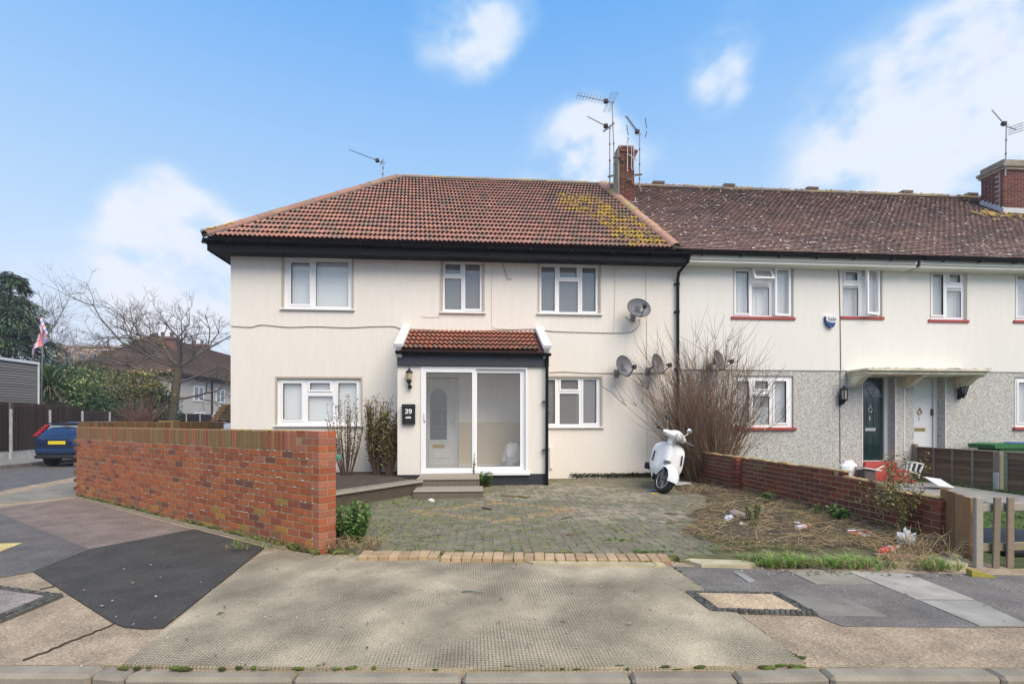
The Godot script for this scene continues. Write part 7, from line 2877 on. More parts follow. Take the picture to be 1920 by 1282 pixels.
	t = thing("letter_box", "black metal letter box numbered 39 on the porch pier", "letter box", Vector3(m.x, m.y, 1.14))
	b = MB.new()
	b.col = Color(0.014, 0.015, 0.018)
	b.cbox(Vector3(m.x - 0.13, m.y - 0.205, 1.143), Vector3(m.x + 0.13, m.y + 0.2, 1.23), 0.008)
	part(t, "body", b, paint_m)
	b = MB.new()
	b.col = Color(0.018, 0.02, 0.024)
	b.cbox(Vector3(m.x - 0.135, m.y + 0.125, 1.15), Vector3(m.x + 0.135, m.y + 0.2, 1.25), 0.012)
	b.cbox(Vector3(m.x - 0.128, m.y - 0.035, 1.231), Vector3(m.x + 0.128, m.y - 0.02, 1.24), 0.003)
	part(t, "lid", b, paint_m)
	b = MB.new()
	b.col = Color(0.75, 0.75, 0.72)
	b.prism(PackedVector2Array([Vector2(m.x - 0.055, m.y - 0.09), Vector2(m.x + 0.055, m.y - 0.088), Vector2(m.x + 0.052, m.y - 0.06), Vector2(m.x + 0.015, m.y - 0.05), Vector2(m.x - 0.02, m.y - 0.058), Vector2(m.x - 0.056, m.y - 0.055)]), 1.2301, 1.233)
	part(t, "label", b, paint_m)
	lettering(t, "number", "39", 0.135, Vector3(m.x, m.y + 0.052, 1.233), Color(0.85, 0.85, 0.86))

	# alarm box
	m = Vector3(8.583, 3.772, 0.050)
	t = thing("alarm_box", "white and blue burglar alarm box on the cream wall between two upstairs windows", "alarm", Vector3(m.x, m.y, 0.02))
	b = MB.new()
	b.col = Color(0.74, 0.75, 0.76)
	b.prism(PackedVector2Array([Vector2(-0.13, 0.13), Vector2(-0.125, 0.02), Vector2(-0.04, -0.02), Vector2(0.02, -0.03), Vector2(0.12, -0.02), Vector2(0.13, 0.1), Vector2(0.1, 0.135)]), 0.0, 0.075, Transform3D(Basis(), Vector3(m.x, m.y, 0.023)))
	part(t, "cover", b, paint_m)
	b = MB.new()
	b.col = Color(0.02, 0.05, 0.22)
	b.prism(PackedVector2Array([Vector2(-0.14, 0.125), Vector2(-0.12, -0.04), Vector2(-0.035, -0.14), Vector2(0.06, -0.14), Vector2(0.12, -0.03), Vector2(0.02, -0.04), Vector2(-0.04, -0.03), Vector2(-0.115, 0.02)]), 0.0, 0.07, Transform3D(Basis(), Vector3(m.x, m.y, 0.0232)))
	part(t, "lens", b, gloss_m)
	lettering(t, "lettering", "halo", 0.1, Vector3(m.x + 0.02, m.y + 0.055, 0.098), Color(0.04, 0.04, 0.06))
	b = MB.new()
	b.col = Color(0.25, 0.25, 0.3)
	b.box(Vector3(m.x - 0.06, m.y + 0.0, 0.0985), Vector3(m.x + 0.1, m.y + 0.008, 0.1))
	part(t, "small_print", b, plain_m)

	# cables
	var cc := Color(0.36, 0.33, 0.27)
	wire("wavy cable running across the corner house between its two storeys", [Vector3(-5.324, 3.476, 0.012), Vector3(-4.904, 3.458, 0.012), Vector3(-4.676, 3.509, 0.012), Vector3(-4.103, 3.470, 0.012), Vector3(-3.525, 3.490, 0.012), Vector3(-2.826, 3.476, 0.012), Vector3(-2.239, 3.508, 0.012), Vector3(-1.765, 3.515, 0.012), Vector3(-1.622, 3.469, 0.012), Vector3(-1.049, 3.453, 0.012), Vector3(-0.447, 3.425, 0.012), Vector3(0.159, 3.445, 0.012), Vector3(0.894, 3.480, 0.012), Vector3(1.388, 3.499, 0.012), Vector3(1.885, 3.456, 0.012), Vector3(2.636, 3.442, 0.012), Vector3(3.395, 3.440, 0.012), Vector3(3.726, 3.482, 0.012), Vector3(3.889, 3.662, 0.060), Vector3(3.824, 3.720, 0.140)], 0.0085, cc)
	wire("cable along the wall just above the downstairs window right of the porch", [Vector3(1.760, 2.505, 0.012), Vector3(2.134, 2.520, 0.012), Vector3(2.636, 2.499, 0.012), Vector3(3.458, 2.499, 0.012), Vector3(4.547, 2.513, 0.012)], 0.009, Color(0.4, 0.36, 0.28))
	wire("vertical cable running down the wall left of the green door", [Vector3(8.970, 5.205, 0.300), Vector3(8.800, 5.178, 0.050), Vector3(8.829, 4.850, 0.030), Vector3(8.856, 3.819, 0.030), Vector3(8.870, 2.659, 0.030), Vector3(8.873, 2.532, 0.008), Vector3(8.866, 1.499, 0.008), Vector3(8.873, 0.363, 0.008)], 0.009, Color(0.16, 0.14, 0.13))
	wire("loose dark wire hanging from the gutter above the porch", [Vector3(0.397, 5.015, 0.200), Vector3(0.537, 5.058, 0.300), Vector3(0.656, 5.097, 0.300), Vector3(0.684, 4.978, 0.030), Vector3(0.746, 4.774, 0.020), Vector3(0.807, 4.629, 0.020), Vector3(0.881, 4.667, 0.020)], 0.006, Color(0.1, 0.1, 0.1))
	wire("thin painted wire down the wall left of the upper satellite dish", [Vector3(3.293, 5.133, 0.012), Vector3(3.306, 4.485, 0.012), Vector3(3.293, 3.800, 0.012), Vector3(3.268, 3.450, 0.012)], 0.0045, Color(0.66, 0.62, 0.56))
	wire("thin painted wire down the wall right of the upper satellite dish", [Vector3(4.046, 5.139, 0.012), Vector3(4.059, 4.125, 0.012), Vector3(4.071, 3.248, 0.012), Vector3(4.071, 2.247, 0.012), Vector3(4.084, 0.493, 0.012)], 0.0045, Color(0.6, 0.55, 0.5))
	wire("thin painted wire beside the narrow upstairs window", [Vector3(0.440, 5.075, 0.012), Vector3(0.428, 4.427, 0.012), Vector3(0.428, 3.693, 0.012), Vector3(0.465, 3.523, 0.012), Vector3(0.894, 3.492, 0.012)], 0.0045, Color(0.66, 0.62, 0.55))
	wire("thin wire under the upper satellite dish", [Vector3(3.560, 3.829, 0.012), Vector3(3.711, 3.717, 0.020), Vector3(3.806, 3.665, 0.040), Vector3(3.842, 3.733, 0.200)], 0.007, Color(0.2, 0.2, 0.2))
	wire("short cable hanging below the narrow upstairs window's left side", [Vector3(-1.169, 3.754, 0.012), Vector3(-0.977, 3.732, 0.012), Vector3(-0.833, 3.759, 0.012), Vector3(-0.761, 3.821, 0.012), Vector3(-0.749, 4.889, 0.012)], 0.004, Color(0.55, 0.51, 0.45))
	# little white junction box on the porch wall side
	b = MB.new()
	b.col = Color(0.75, 0.75, 0.75)
	var jb: Vector3 = Vector3(1.796, 0.532, 0.020)
	b.cbox(jb + Vector3(-0.035, -0.26, -0.02), jb + Vector3(0.035, 0.26, 0.03), 0.012)
	tag(part(self, "meter_strip", b, paint_m), "white plastic strip on the wall right of the porch downpipe", "conduit")


func sprig(b: MB, p: Vector3, h: float, leafl: float, cols: Array, lean_v := Vector3.ZERO, n := 14) -> void:
	var top := p + Vector3(rr(-0.1, 0.1) * h, h, rr(-0.1, 0.1) * h) + lean_v * h
	b.tube(PackedVector3Array([p, p.lerp(top, 0.5) + lean_v * h * -0.12, top]), 0.006, 0.003, 4, false)
	for k in n:
		var t := rr(0.15, 1.0)
		var q := p.lerp(top, t)
		var a := rr(0, TAU)
		b.col = shade(cols[rng.randi() % cols.size()], 0.3)
		b.leaf(q, Vector3(cos(a), rr(-0.2, 0.6), sin(a)) * leafl * rr(0.6, 1.2), leafl * 0.28, Vector3.UP + rv(0.4))


func green_plant(called: String, label: String, at: Vector3, r: float, h: float, stems: int, leafl: float, cols: Array, group := "", n := 16) -> void:
	var t := thing(called, label, "plant", at, group)
	var b := MB.new()
	for k in stems:
		var a := rr(0, TAU)
		var q := sqrt(rng.randf())
		b.col = Color(0.12, 0.14, 0.05)
		sprig(b, at + Vector3(cos(a) * r * q * 0.5, 0, sin(a) * r * q * 0.5), h * rr(0.55, 1.05) * (1.0 - 0.35 * q), leafl, cols, Vector3(cos(a), 0, sin(a)) * q * r * 0.55 / h, n)
	part(t, "foliage", b, leaf_m)


func heap_edge(z: float) -> float:
	var k := [[0.0, 4.0], [2.6, 3.95], [3.3, 4.0], [4.6, 3.05], [5.5, 2.5], [6.4, 2.3], [8.0, 2.3]]
	for i in k.size() - 1:
		if z < k[i + 1][0]:
			return lerpf(k[i][1], k[i + 1][1], (z - k[i][0]) / (k[i + 1][0] - k[i][0])) + 0.1 * sin(z * 5.1) + 0.06 * sin(z * 13.0)
	return 2.3


func plants() -> void:
	var fresh := [Color(0.1, 0.21, 0.035), Color(0.14, 0.27, 0.05), Color(0.19, 0.31, 0.07), Color(0.07, 0.16, 0.03)]
	# ---- bare forked bush between the houses
	var base := Vector3(5.2, 0.0, 0.8)
	var t := thing("bare_bush", "large leafless bush of thin brown stems fanning out behind the low wall", "bush", base)
	for grp in 5:
		var b := MB.new()
		for k in 44:
			b.col = shade([Color(0.24, 0.165, 0.085), Color(0.19, 0.135, 0.065), Color(0.3, 0.21, 0.11), Color(0.2, 0.17, 0.06)][rng.randi() % 4], 0.3)
			var a := rr(0, TAU)
			var q := sqrt(rng.randf())
			var p := base + Vector3(cos(a) * 0.42 * q, 0, sin(a) * 0.4 * q)
			var d := Vector3(cos(a) * q * 0.36 - 0.04, 1.0, sin(a) * q * 0.26)
			var l := rr(1.6, 4.0) * (1.0 - 0.22 * q)
			var pts := PackedVector3Array([p])
			var dd := d.normalized()
			for i in 7:
				dd = (dd + rv(0.13) + Vector3(cos(a) * 0.03 * q, 0.0, 0)).normalized()
				p += dd * l / 7.0
				p.z = maxf(p.z, 0.1)
				pts.append(p)
			b.tube(pts, rr(0.005, 0.0105), 0.002, 4, false)
			for s in rng.randi_range(6, 12):
				var i := rng.randi_range(1, 6)
				b.col = shade(Color(0.22, 0.13, 0.095), 0.3)
				var sd := ((pts[i + 1] - pts[i]).normalized() + rv(0.62)).normalized()
				var sp := PackedVector3Array([pts[i]])
				var sq := pts[i]
				var sl := rr(0.3, 0.95)
				for j in 4:
					sd = (sd + rv(0.12) + Vector3(0, 0.1, 0)).normalized()
					sq += sd * sl / 4.0
					sq.z = maxf(sq.z, 0.06)
					sp.append(sq)
				b.tube(sp, 0.0055, 0.002, 3, false)
		tag(part(t, "stems", b, bark_m), "", "", "", "stuff")
	var few := MB.new()
	for k in 60:
		few.col = shade(Color(0.24, 0.27, 0.07), 0.3)
		var p := base + Vector3(rr(-0.9, 1.3), rr(0.4, 2.6), rr(-0.1, 0.5))
		few.leaf(p, rv(0.07), 0.02, Vector3.UP + rv(0.5))
	part(t, "last_leaves", few, leaf_m)

	# ---- tall dry shrubs in the raised bed
	var olive := [Color(0.17, 0.165, 0.045), Color(0.22, 0.19, 0.06), Color(0.19, 0.12, 0.06), Color(0.26, 0.23, 0.07), Color(0.15, 0.1, 0.05)]
	for q in [[Vector3(-2.647, 0.261, 0.750), 1.5, 34, 0.42, "sparse dry shrub left of its neighbours below the window", 0.5], [Vector3(-2.039, 0.251, 0.700), 1.5, 58, 0.3, "tall olive brown shrub in the middle of the bed, beneath the window's right end", 1.3], [Vector3(-1.748, 0.264, 0.850), 1.25, 52, 0.24, "dry olive shrub leaning against the porch pier", 1.4], [Vector3(-4.151, 1.086, 0.500), 0.55, 12, 0.3, "low dry shrub just showing over the brick wall", 0.6]]:
		var at: Vector3 = q[0]
		at.y = 0.24
		var h: float = q[1]
		t = thing("dry_shrub", q[4], "shrub", at, "dry shrubs in the bed below the window")
		var b := MB.new()
		var lv := MB.new()
		for k in int(q[2]):
			b.col = shade(Color(0.13, 0.08, 0.055), 0.3)
			var a := rr(0, TAU)
			var f := sqrt(rng.randf()) * (q[3] as float)
			var tip := at + Vector3(cos(a) * f, h * rr(0.55, 1.06), sin(a) * f * 0.7)
			var low := at + Vector3(cos(a) * f * 0.25, 0, sin(a) * f * 0.25)
			var mid := low.lerp(tip, 0.5) + Vector3(cos(a), 0, sin(a)) * 0.03
			b.tube(PackedVector3Array([low, mid, tip]), 0.009, 0.003, 4, false)
			for j in int(38 * (q[5] as float)):
				var s := rr(0.3, 1.05)
				var p := low.lerp(tip, s) + rv(0.05)
				lv.col = shade(olive[rng.randi() % 5], 0.3)
				lv.leaf(p, Vector3(rr(-1, 1), rr(0.0, 1.2), rr(-1, 1)).normalized() * rr(0.045, 0.085), 0.014, Vector3.UP + rv(0.6))
		part(t, "stems", b, bark_m)
		tag(part(t, "foliage", lv, leaf_m), "", "", "", "stuff")

	# ---- fresh weeds
	var bigp: Vector3 = Vector3(-1.337, 0.040, 5.969)
	green_plant("weed_plant", "big bright green bushy weed against the end of the long brick wall", bigp, 0.3, 0.56, 60, 0.055, fresh, "", 26)
	green_plant("weed_plant", "bright green leafy weed growing beside the timber steps", Vector3(0.238, 0.050, 1.339), 0.2, 0.36, 26, 0.075, fresh)
	green_plant("weed_plant", "thin tall weed stem in front of the sliding door post", Vector3(0.012, 0.300, 1.436), 0.03, 0.6, 3, 0.05, fresh, "", 14)
	green_plant("weed_plant", "small green weed at the foot of the low wall, furthest from the street", Vector3(4.620, 0.050, 3.975), 0.08, 0.25, 7, 0.07, fresh)
	green_plant("weed_plant", "small green weed just left of the largest weed by the low wall", Vector3(4.713, 0.050, 5.044), 0.07, 0.2, 6, 0.06, fresh)
	green_plant("weed_plant", "largest green weed leaning on the low wall above the plank", Vector3(4.710, 0.050, 5.442), 0.15, 0.3, 15, 0.075, fresh)
	green_plant("weed_plant", "small weed growing through the lower timber step", Vector3(-0.330, 0.060, 2.560), 0.08, 0.12, 7, 0.05, fresh)
	green_plant("weed_plant", "pale tall weed in the middle of the dry heap", Vector3(3.517, 0.060, 5.500), 0.16, 0.5, 12, 0.05, [Color(0.2, 0.25, 0.08), Color(0.26, 0.28, 0.1), Color(0.15, 0.2, 0.06)])
	# creeper over the brick pier
	var cp: Vector3 = Vector3(4.826, 0.050, 6.412)
	t = thing("creeper", "yellow green creeper climbing over the brick pier at the corner", "climber", cp)
	var b := MB.new()
	for k in 46:
		b.col = shade(Color(0.13, 0.1, 0.05), 0.3)
		var p := Vector3(cp.x + rr(-0.16, 0.05), rr(0.25, 0.75), cp.z + rr(-0.3, 0.15))
		var pts := PackedVector3Array([p])
		var d := Vector3(rr(-0.4, 0.3), rr(-0.4, 1.0), rr(-0.5, 0.4)).normalized()
		for i in 5:
			d = (d + rv(0.4) + Vector3(0, -0.12, 0)).normalized()
			p += d * 0.07
			pts.append(p)
			for j in 6:
				b.col = shade([Color(0.2, 0.2, 0.05), Color(0.14, 0.17, 0.045), Color(0.26, 0.2, 0.08)][rng.randi() % 3], 0.3)
				b.leaf(p + rv(0.03), rv(1).normalized() * 0.032, 0.01, Vector3.UP + rv(0.5))
		b.col = Color(0.13, 0.1, 0.05)
		b.tube(pts, 0.004, 0.002, 3, false)
	part(t, "foliage", b, leaf_m)

	# ---- grass and dead straw, laid as mats of blades
	var blade := MB.new()
	for k in 9:
		var a := rr(0, TAU)
		var h := rr(0.5, 1.0)
		var o := Vector3(cos(a), 0, sin(a))
		var w := o.cross(Vector3.UP) * 0.022
		var p0 := o * 0.08 * rng.randf()
		var p1 := p0 + o * 0.14 + Vector3(0, h * 0.6, 0)
		var p2 := p0 + o * rr(0.3, 0.95) + Vector3(0, h * rr(0.5, 1.0), 0)
		blade.tri(p0 - w, p0 + w, p1 + w * 0.7)
		blade.tri(p0 - w, p1 + w * 0.7, p1 - w * 0.7)
		blade.tri(p1 - w * 0.7, p1 + w * 0.7, p2)
	var mat_of := func(called: String, label: String, count: int, where: Callable, h0: float, h1: float, cols: Array) -> void:
		var xs := []
		var cs := []
		for k in count:
			var p: Vector3 = where.call()
			var s := rr(h0, h1)
			xs.append(Transform3D(Basis(Vector3.UP, rr(0, TAU)).scaled(Vector3(s * rr(0.8, 1.5), s, s * rr(0.8, 1.5))), p))
			cs.append(shade(cols[rng.randi() % cols.size()], 0.3))
		var o := scatter(self, called, blade, leaf_m, xs, cs)
		o.set_meta("label", label)
	var lawn := [Color(0.1, 0.2, 0.03), Color(0.14, 0.26, 0.045), Color(0.08, 0.16, 0.03), Color(0.19, 0.27, 0.07)]
	mat_of.call("lawn", "bright green lawn of the neighbouring front gardens", 15000, func() -> Vector3:
		for tries in 20:
			var p := Vector3(rr(5.1, 14), -0.05, 7.5 - pow(rr(0, 1), 0.8) * 7.0)
			if not (p.x > 8.6 and p.x < 10.5 and p.z < 4.4 and p.z > 0.6) and p.z < 6.55 + (p.x - 5.06) * 0.1:
				return p
		return Vector3(6, -0.05, 4), 0.05, 0.11, lawn)
	var fa: Vector3 = Vector3(2.683, 0.020, 7.072)
	var fb: Vector3 = Vector3(4.494, 0.020, 7.349)
	var clumps := []
	for k in 34:
		clumps.append([pow(rng.randf(), 1.25), rr(-0.03, 0.16), rr(0.03, 0.075), rr(0.4, 1.15), rng.randi() % 3])
	mat_of.call("grass_verge", "uneven strip of long green grass along the pavement edge", 560, func() -> Vector3:
		var c: Array = clumps[rng.randi() % clumps.size()]
		var p := fa.lerp(fb, c[0])
		return p + Vector3(rng.randfn() * c[2] * 1.4, 0, -(c[1] as float) + rng.randfn() * c[2] * 0.6), 0.03, 0.15, [Color(0.15, 0.28, 0.04), Color(0.2, 0.34, 0.06), Color(0.26, 0.36, 0.08), Color(0.38, 0.34, 0.15)])
	mat_of.call("weedy_grass", "green moss and weeds at the left edge of the dry heap", 420, func() -> Vector3:
		var c: Vector3 = [Vector3(2.720, 0.060, 6.166), Vector3(2.889, 0.060, 6.472), Vector3(2.430, 0.050, 6.577), Vector3(4.065, 0.080, 4.919), Vector3(3.203, 0.070, 6.715), Vector3(2.901, 0.060, 6.652)][rng.randi() % 6]
		return c + Vector3(rng.randfn() * 0.14, rr(0, 0.03), rng.randfn() * 0.1), 0.015, 0.05, [Color(0.14, 0.23, 0.04), Color(0.2, 0.27, 0.06), Color(0.11, 0.17, 0.035)])
	var left_a: Vector3 = Vector3(-1.666, 0.050, 5.052)
	mat_of.call("weedy_grass", "low green weeds over the blocks beside the long brick wall's end", 2200, func() -> Vector3:
		for tries in 30:
			var p := Vector3(rr(-2.6, -0.2), 0.045, rr(2.6, 6.2))
			var k := clampf(1.0 - (p.x + 2.0) / 2.1, 0, 1)
			if rng.randf() < k * k * (0.35 + (0.65 if p.z > 4.6 or p.z < 3.6 else 0.0)):
				return p
		return left_a, 0.02, 0.065, [Color(0.13, 0.22, 0.04), Color(0.18, 0.27, 0.06), Color(0.2, 0.22, 0.07), Color(0.22, 0.17, 0.08)])
	mat_of.call("weedy_grass", "small green grass tufts near the right end of the edging blocks", 90, func() -> Vector3:
		var c: Vector3 = [Vector3(1.880, 0.045, 6.643), Vector3(1.611, 0.045, 6.118), Vector3(1.762, 0.045, 6.634)][rng.randi() % 3]
		return c + Vector3(rr(-0.16, 0.16), 0, rr(-0.03, 0.03)), 0.02, 0.07, lawn)

	# ---- heap of dead stems and soil in the right corner of the drive
	t = thing("weed_heap", "heap of dead straw, soil and weeds along the low wall", "weed heap", Vector3(3.842, 0.050, 5.937))
	t.set_meta("kind", "stuff")
	b = MB.new()
	var rows := []
	for j in 26:
		var row := PackedVector3Array()
		for i in 22:
			var z := lerpf(1.2, 6.75, j / 25.0)
			var edge := heap_edge(z)
			var x := lerpf(edge, 4.95, i / 21.0)
			var e := minf(i / 21.0, 1.0) * 4.0
			row.append(Vector3(x, 0.03 + (0.03 + 0.05 * absf(sin(x * 5.0 + z * 3.0)) + rr(0, 0.03)) * clampf(e, 0, 1) * clampf((j) / 3.0, 0, 1) * clampf((25 - j) / 2.0, 0, 1), z))
		rows.append(row)
	b.col = Color(0.1, 0.075, 0.045)
	b.grid(rows, false, true)
	part(t, "soil", b, soil_m)
	b = MB.new()
	var straw := [Color(0.4, 0.29, 0.16), Color(0.48, 0.36, 0.2), Color(0.3, 0.21, 0.11), Color(0.23, 0.15, 0.08), Color(0.52, 0.42, 0.25), Color(0.26, 0.25, 0.1)]
	for k in 3400:
		var z := lerpf(2.6, 6.75, pow(rr(0, 1), 0.55))
		var edge := heap_edge(z)
		var x := lerpf(edge + 0.1, 4.93, pow(rng.randf(), 0.75))
		b.col = shade(straw[rng.randi() % 6], 0.3)
		var p := Vector3(x, rr(0.05, 0.14), z)
		var a := rr(0, TAU)
		var l := rr(0.05, 0.28)
		var d := Vector3(cos(a), rr(-0.15, 0.3), sin(a) * 0.8) * l
		b.tube(PackedVector3Array([p, p + d * 0.5 + Vector3(0, rr(0, 0.03), 0), p + d]), 0.0032, 0.002, 3, false)
	tag(part(t, "straw", b, bark_m), "", "", "", "stuff")
	b = MB.new()
	for k in 3000:
		var z := lerpf(2.2, 6.85, rng.randf())
		var edge := heap_edge(z) - 0.05
		var x := lerpf(edge, 4.93, pow(rng.randf(), 1.4))
		b.col = shade([Color(0.13, 0.2, 0.045), Color(0.19, 0.22, 0.06), Color(0.12, 0.07, 0.04), Color(0.2, 0.11, 0.06), Color(0.07, 0.045, 0.03)][rng.randi() % 5], 0.3)
		b.leaf(Vector3(x, rr(0.06, 0.15), 0.012), Vector3(rr(-1, 1), rr(-0.1, 0.6), rr(-1, 1)).normalized() * rr(0.03, 0.07), 0.014, Vector3.UP + rv(0.6))
	tag(part(t, "leaves", b, leaf_m), "", "", "", "stuff")
	# long dry bents by the boards and strands by the scooter
	for q in [[Vector3(4.436, 0.040, 7.002), 120, 0.42, "long dry grass bents at the foot of the brown boards"], [Vector3(4.125, 0.050, 2.631), 90, 0.3, "dry grass tuft beside the scooter wheel"], [Vector3(-1.217, 0.050, 6.296), 110, 0.22, "dead brown stems at the end of the long brick wall"], [Vector3(3.373, 0.060, -0.847), 80, 0.4, "tangle of dry stems against the corner house wall"], [Vector3(4.054, 0.010, 7.178), 70, 0.25, "dry bents spilling on the pavement beside the boards"], [Vector3(0.830, 0.060, 0.840), 24, 0.16, "thin dry stems along the dark porch plinth"], [Vector3(-1.476, 0.060, 1.915), 40, 0.26, "dry twigs against the brown planter wall"]]:
		var at: Vector3 = q[0]
		b = MB.new()
		for k in int(q[1]):
			b.col = shade(straw[rng.randi() % 5], 0.25)
			var wide := 0.5 if at.z < 1.5 else 0.28
			var p := at + Vector3(rr(-wide, wide), rr(0.0, 0.04), rr(-0.1, 0.1))
			var a := rr(0, TAU)
			var l := rr(0.4, 1.0) * (q[2] as float)
			var d := Vector3(cos(a) * rr(0.3, 1.1), rr(0.05, 0.9), sin(a) * 0.4).normalized() * l
			b.tube(PackedVector3Array([p, p + d * 0.55 + Vector3(0, 0.03, 0), p + d - Vector3(0, 0.25 * l * rng.randf(), 0)]), 0.003, 0.0016, 3, false)
		tag(part(self, "dry_stems", b, bark_m), q[3], "dry stems", "", "stuff")
	# sprig with leaves at the wall foot
	green_plant("weed_plant", "straggling olive weed at the foot of the corner house wall", Vector3(3.080, 0.060, -0.870), 0.25, 0.4, 9, 0.045, [Color(0.22, 0.2, 0.08), Color(0.16, 0.17, 0.05)])



# a hatchback; local z runs from the tail (0) to the nose, x across, y up
func car(called: String, label: String, at: Vector3, yaw: float, paint: Color, group := "") -> void:
	var t := thing(called, label, "car", at, group, Basis(Vector3.UP, yaw))
	var b := MB.new()
	b.col = paint
	# cross sections: distance from the tail, half width, sill, belt, roof height, roof half width, end roundness
	var secs := [[0.0, 0.46, 0.42, 0.8, 0.86, 0.4], [0.03, 0.66, 0.36, 0.9, 0.97, 0.56], [0.12, 0.78, 0.32, 0.96, 1.06, 0.62], [0.3, 0.86, 0.28, 0.99, 1.24, 0.62], [0.55, 0.88, 0.26, 0.99, 1.42, 0.6], [0.9, 0.89, 0.25, 0.98, 1.47, 0.6], [1.7, 0.9, 0.25, 0.96, 1.49, 0.6], [2.4, 0.9, 0.25, 0.95, 1.46, 0.6], [2.9, 0.89, 0.25, 0.94, 1.2, 0.6], [3.3, 0.88, 0.26, 0.93, 0.98, 0.66], [3.9, 0.84, 0.28, 0.84, 0.88, 0.62], [4.2, 0.72, 0.32, 0.7, 0.74, 0.5], [4.3, 0.5, 0.4, 0.58, 0.6, 0.36]]
	var rows := []
	for s in secs:
		var row := PackedVector3Array()
		var hw: float = s[1]
		var prof := [Vector2(-0.0, s[2]), Vector2(-hw * 0.86, s[2]), Vector2(-hw * 0.98, s[2] + 0.14), Vector2(-hw, (s[2] + s[3]) * 0.5), Vector2(-hw * 0.985, s[3] - 0.04), Vector2(-hw * 0.95, s[3]), Vector2(-lerpf(hw * 0.95, s[5], 0.5), lerpf(s[3], s[4], 0.55)), Vector2(-s[5], s[4] - 0.05), Vector2(-s[5] * 0.75, s[4] - 0.01), Vector2(0, s[4])]
		for p in prof:
			row.append(Vector3(p.x, p.y, s[0]))
		for i in range(prof.size() - 2, 0, -1):
			row.append(Vector3(-prof[i].x, prof[i].y, s[0]))
		rows.append(row)
	b.grid(rows, true, true)
	var cap := PackedVector3Array(rows[0])
	for i in cap.size():
		b.otri(Vector3(0, 0.64, -0.01), cap[i], cap[(i + 1) % cap.size()], Vector3(0, 0, -1))
	part(t, "body", b, gloss_m, true)
	# rear window, side windows
	b = MB.new()
	b.col = Color(0.3, 0.36, 0.38)
	b.quad(Vector3(0.6, 1.0, 0.105), Vector3(-0.6, 1.0, 0.105), Vector3(-0.5, 1.375, 0.455), Vector3(0.5, 1.375, 0.455))
	part(t, "rear_window", b, gloss_m, true)
	b = MB.new()
	b.col = Color(0.02, 0.025, 0.03)
	for s in [-1.0, 1.0]:
		b.oquad(Vector3(s * 0.868, 1.0, 0.75), Vector3(s * 0.872, 0.98, 2.75), Vector3(s * 0.66, 1.38, 2.4), Vector3(s * 0.655, 1.4, 0.9), Vector3(s, 0.3, 0))
	b.quad(Vector3(-0.66, 0.99, 3.25), Vector3(0.66, 0.99, 3.25), Vector3(0.55, 1.41, 2.52), Vector3(-0.55, 1.41, 2.52))
	part(t, "windows", b, gloss_m, true)
	# spoiler with the high brake light
	b = MB.new()
	b.col = Color(0.012, 0.014, 0.02)
	b.cbox(Vector3(-0.56, 1.385, 0.36), Vector3(0.56, 1.425, 0.62), 0.015)
	part(t, "spoiler", b, gloss_m, true)
	b = MB.new()
	b.col = Color(0.22, 0.015, 0.02)
	b.cbox(Vector3(-0.14, 1.39, 0.345), Vector3(0.14, 1.41, 0.365), 0.004)
	part(t, "brake_light", b, gloss_m, true)
	for s in [-1.0, 1.0]:
		b = MB.new()
		b.col = Color(0.42, 0.03, 0.035)
		for i in 5:
			var y := 0.99 + i * 0.075
			var zz := 0.12 + i * 0.068
			b.cbox(Vector3(s * (0.735 - 0.024 * i) - 0.06, y, zz - 0.04), Vector3(s * (0.735 - 0.024 * i) + 0.06, y + 0.074, zz + 0.09), 0.015)
		part(t, "tail_light", b, gloss_m, true)
	b = MB.new()
	b.col = Color(0.02, 0.02, 0.022)
	b.cbox(Vector3(-0.7, 0.28, -0.015), Vector3(0.7, 0.4, 0.3), 0.03)
	b.cbox(Vector3(-0.76, 0.62, -0.022), Vector3(0.76, 0.65, 0.1), 0.01)
	part(t, "bumper_trim", b, plain_m, true)
	b = MB.new()
	b.col = paint * 1.15
	b.cbox(Vector3(-0.68, 0.42, -0.045), Vector3(0.68, 0.62, 0.2), 0.05)
	part(t, "bumper", b, gloss_m, true)
	b = MB.new()
	b.col = Color(0.78, 0.62, 0.03)
	b.cbox(Vector3(-0.26, 0.735, -0.03), Vector3(0.26, 0.845, -0.015), 0.004)
	part(t, "number_plate", b, paint_m, true)
	b = MB.new()
	b.col = paint * 0.9
	b.cbox(Vector3(-0.36, 0.87, 0.0), Vector3(0.36, 0.91, 0.06), 0.012)
	part(t, "plate_handle", b, gloss_m, true)
	b = MB.new()
	b.col = Color(0.02, 0.02, 0.02)
	b.bar(Vector3(0.05, 1.03, 0.11), Vector3(-0.38, 1.06, 0.13), 0.02, 0.015)
	b.cbox(Vector3(0.0, 0.99, 0.07), Vector3(0.12, 1.05, 0.12), 0.01)
	part(t, "wiper", b, plain_m, true)
	for s in [-1.0, 1.0]:
		for z in [0.78, 3.4]:
			b = MB.new()
			b.col = Color(0.016, 0.016, 0.016)
			var xf := Transform3D(Basis(Vector3(0, 0, 1), PI / 2), Vector3(s * 0.74, 0.31, z))
			b.lathe(PackedVector2Array([Vector2(0.2, -0.1), Vector2(0.29, -0.1), Vector2(0.31, -0.07), Vector2(0.31, 0.07), Vector2(0.29, 0.1), Vector2(0.2, 0.1)]), 20, xf)
			var w := part(t, "wheel", b, plain_m, true)
			b = MB.new()
			b.col = Color(0.4, 0.41, 0.42)
			b.lathe(PackedVector2Array([Vector2(0.0, -0.06), Vector2(0.2, -0.09), Vector2(0.2, 0.09), Vector2(0.0, 0.06)]), 14, xf)
			part(w, "rim", b, metal_m, true)


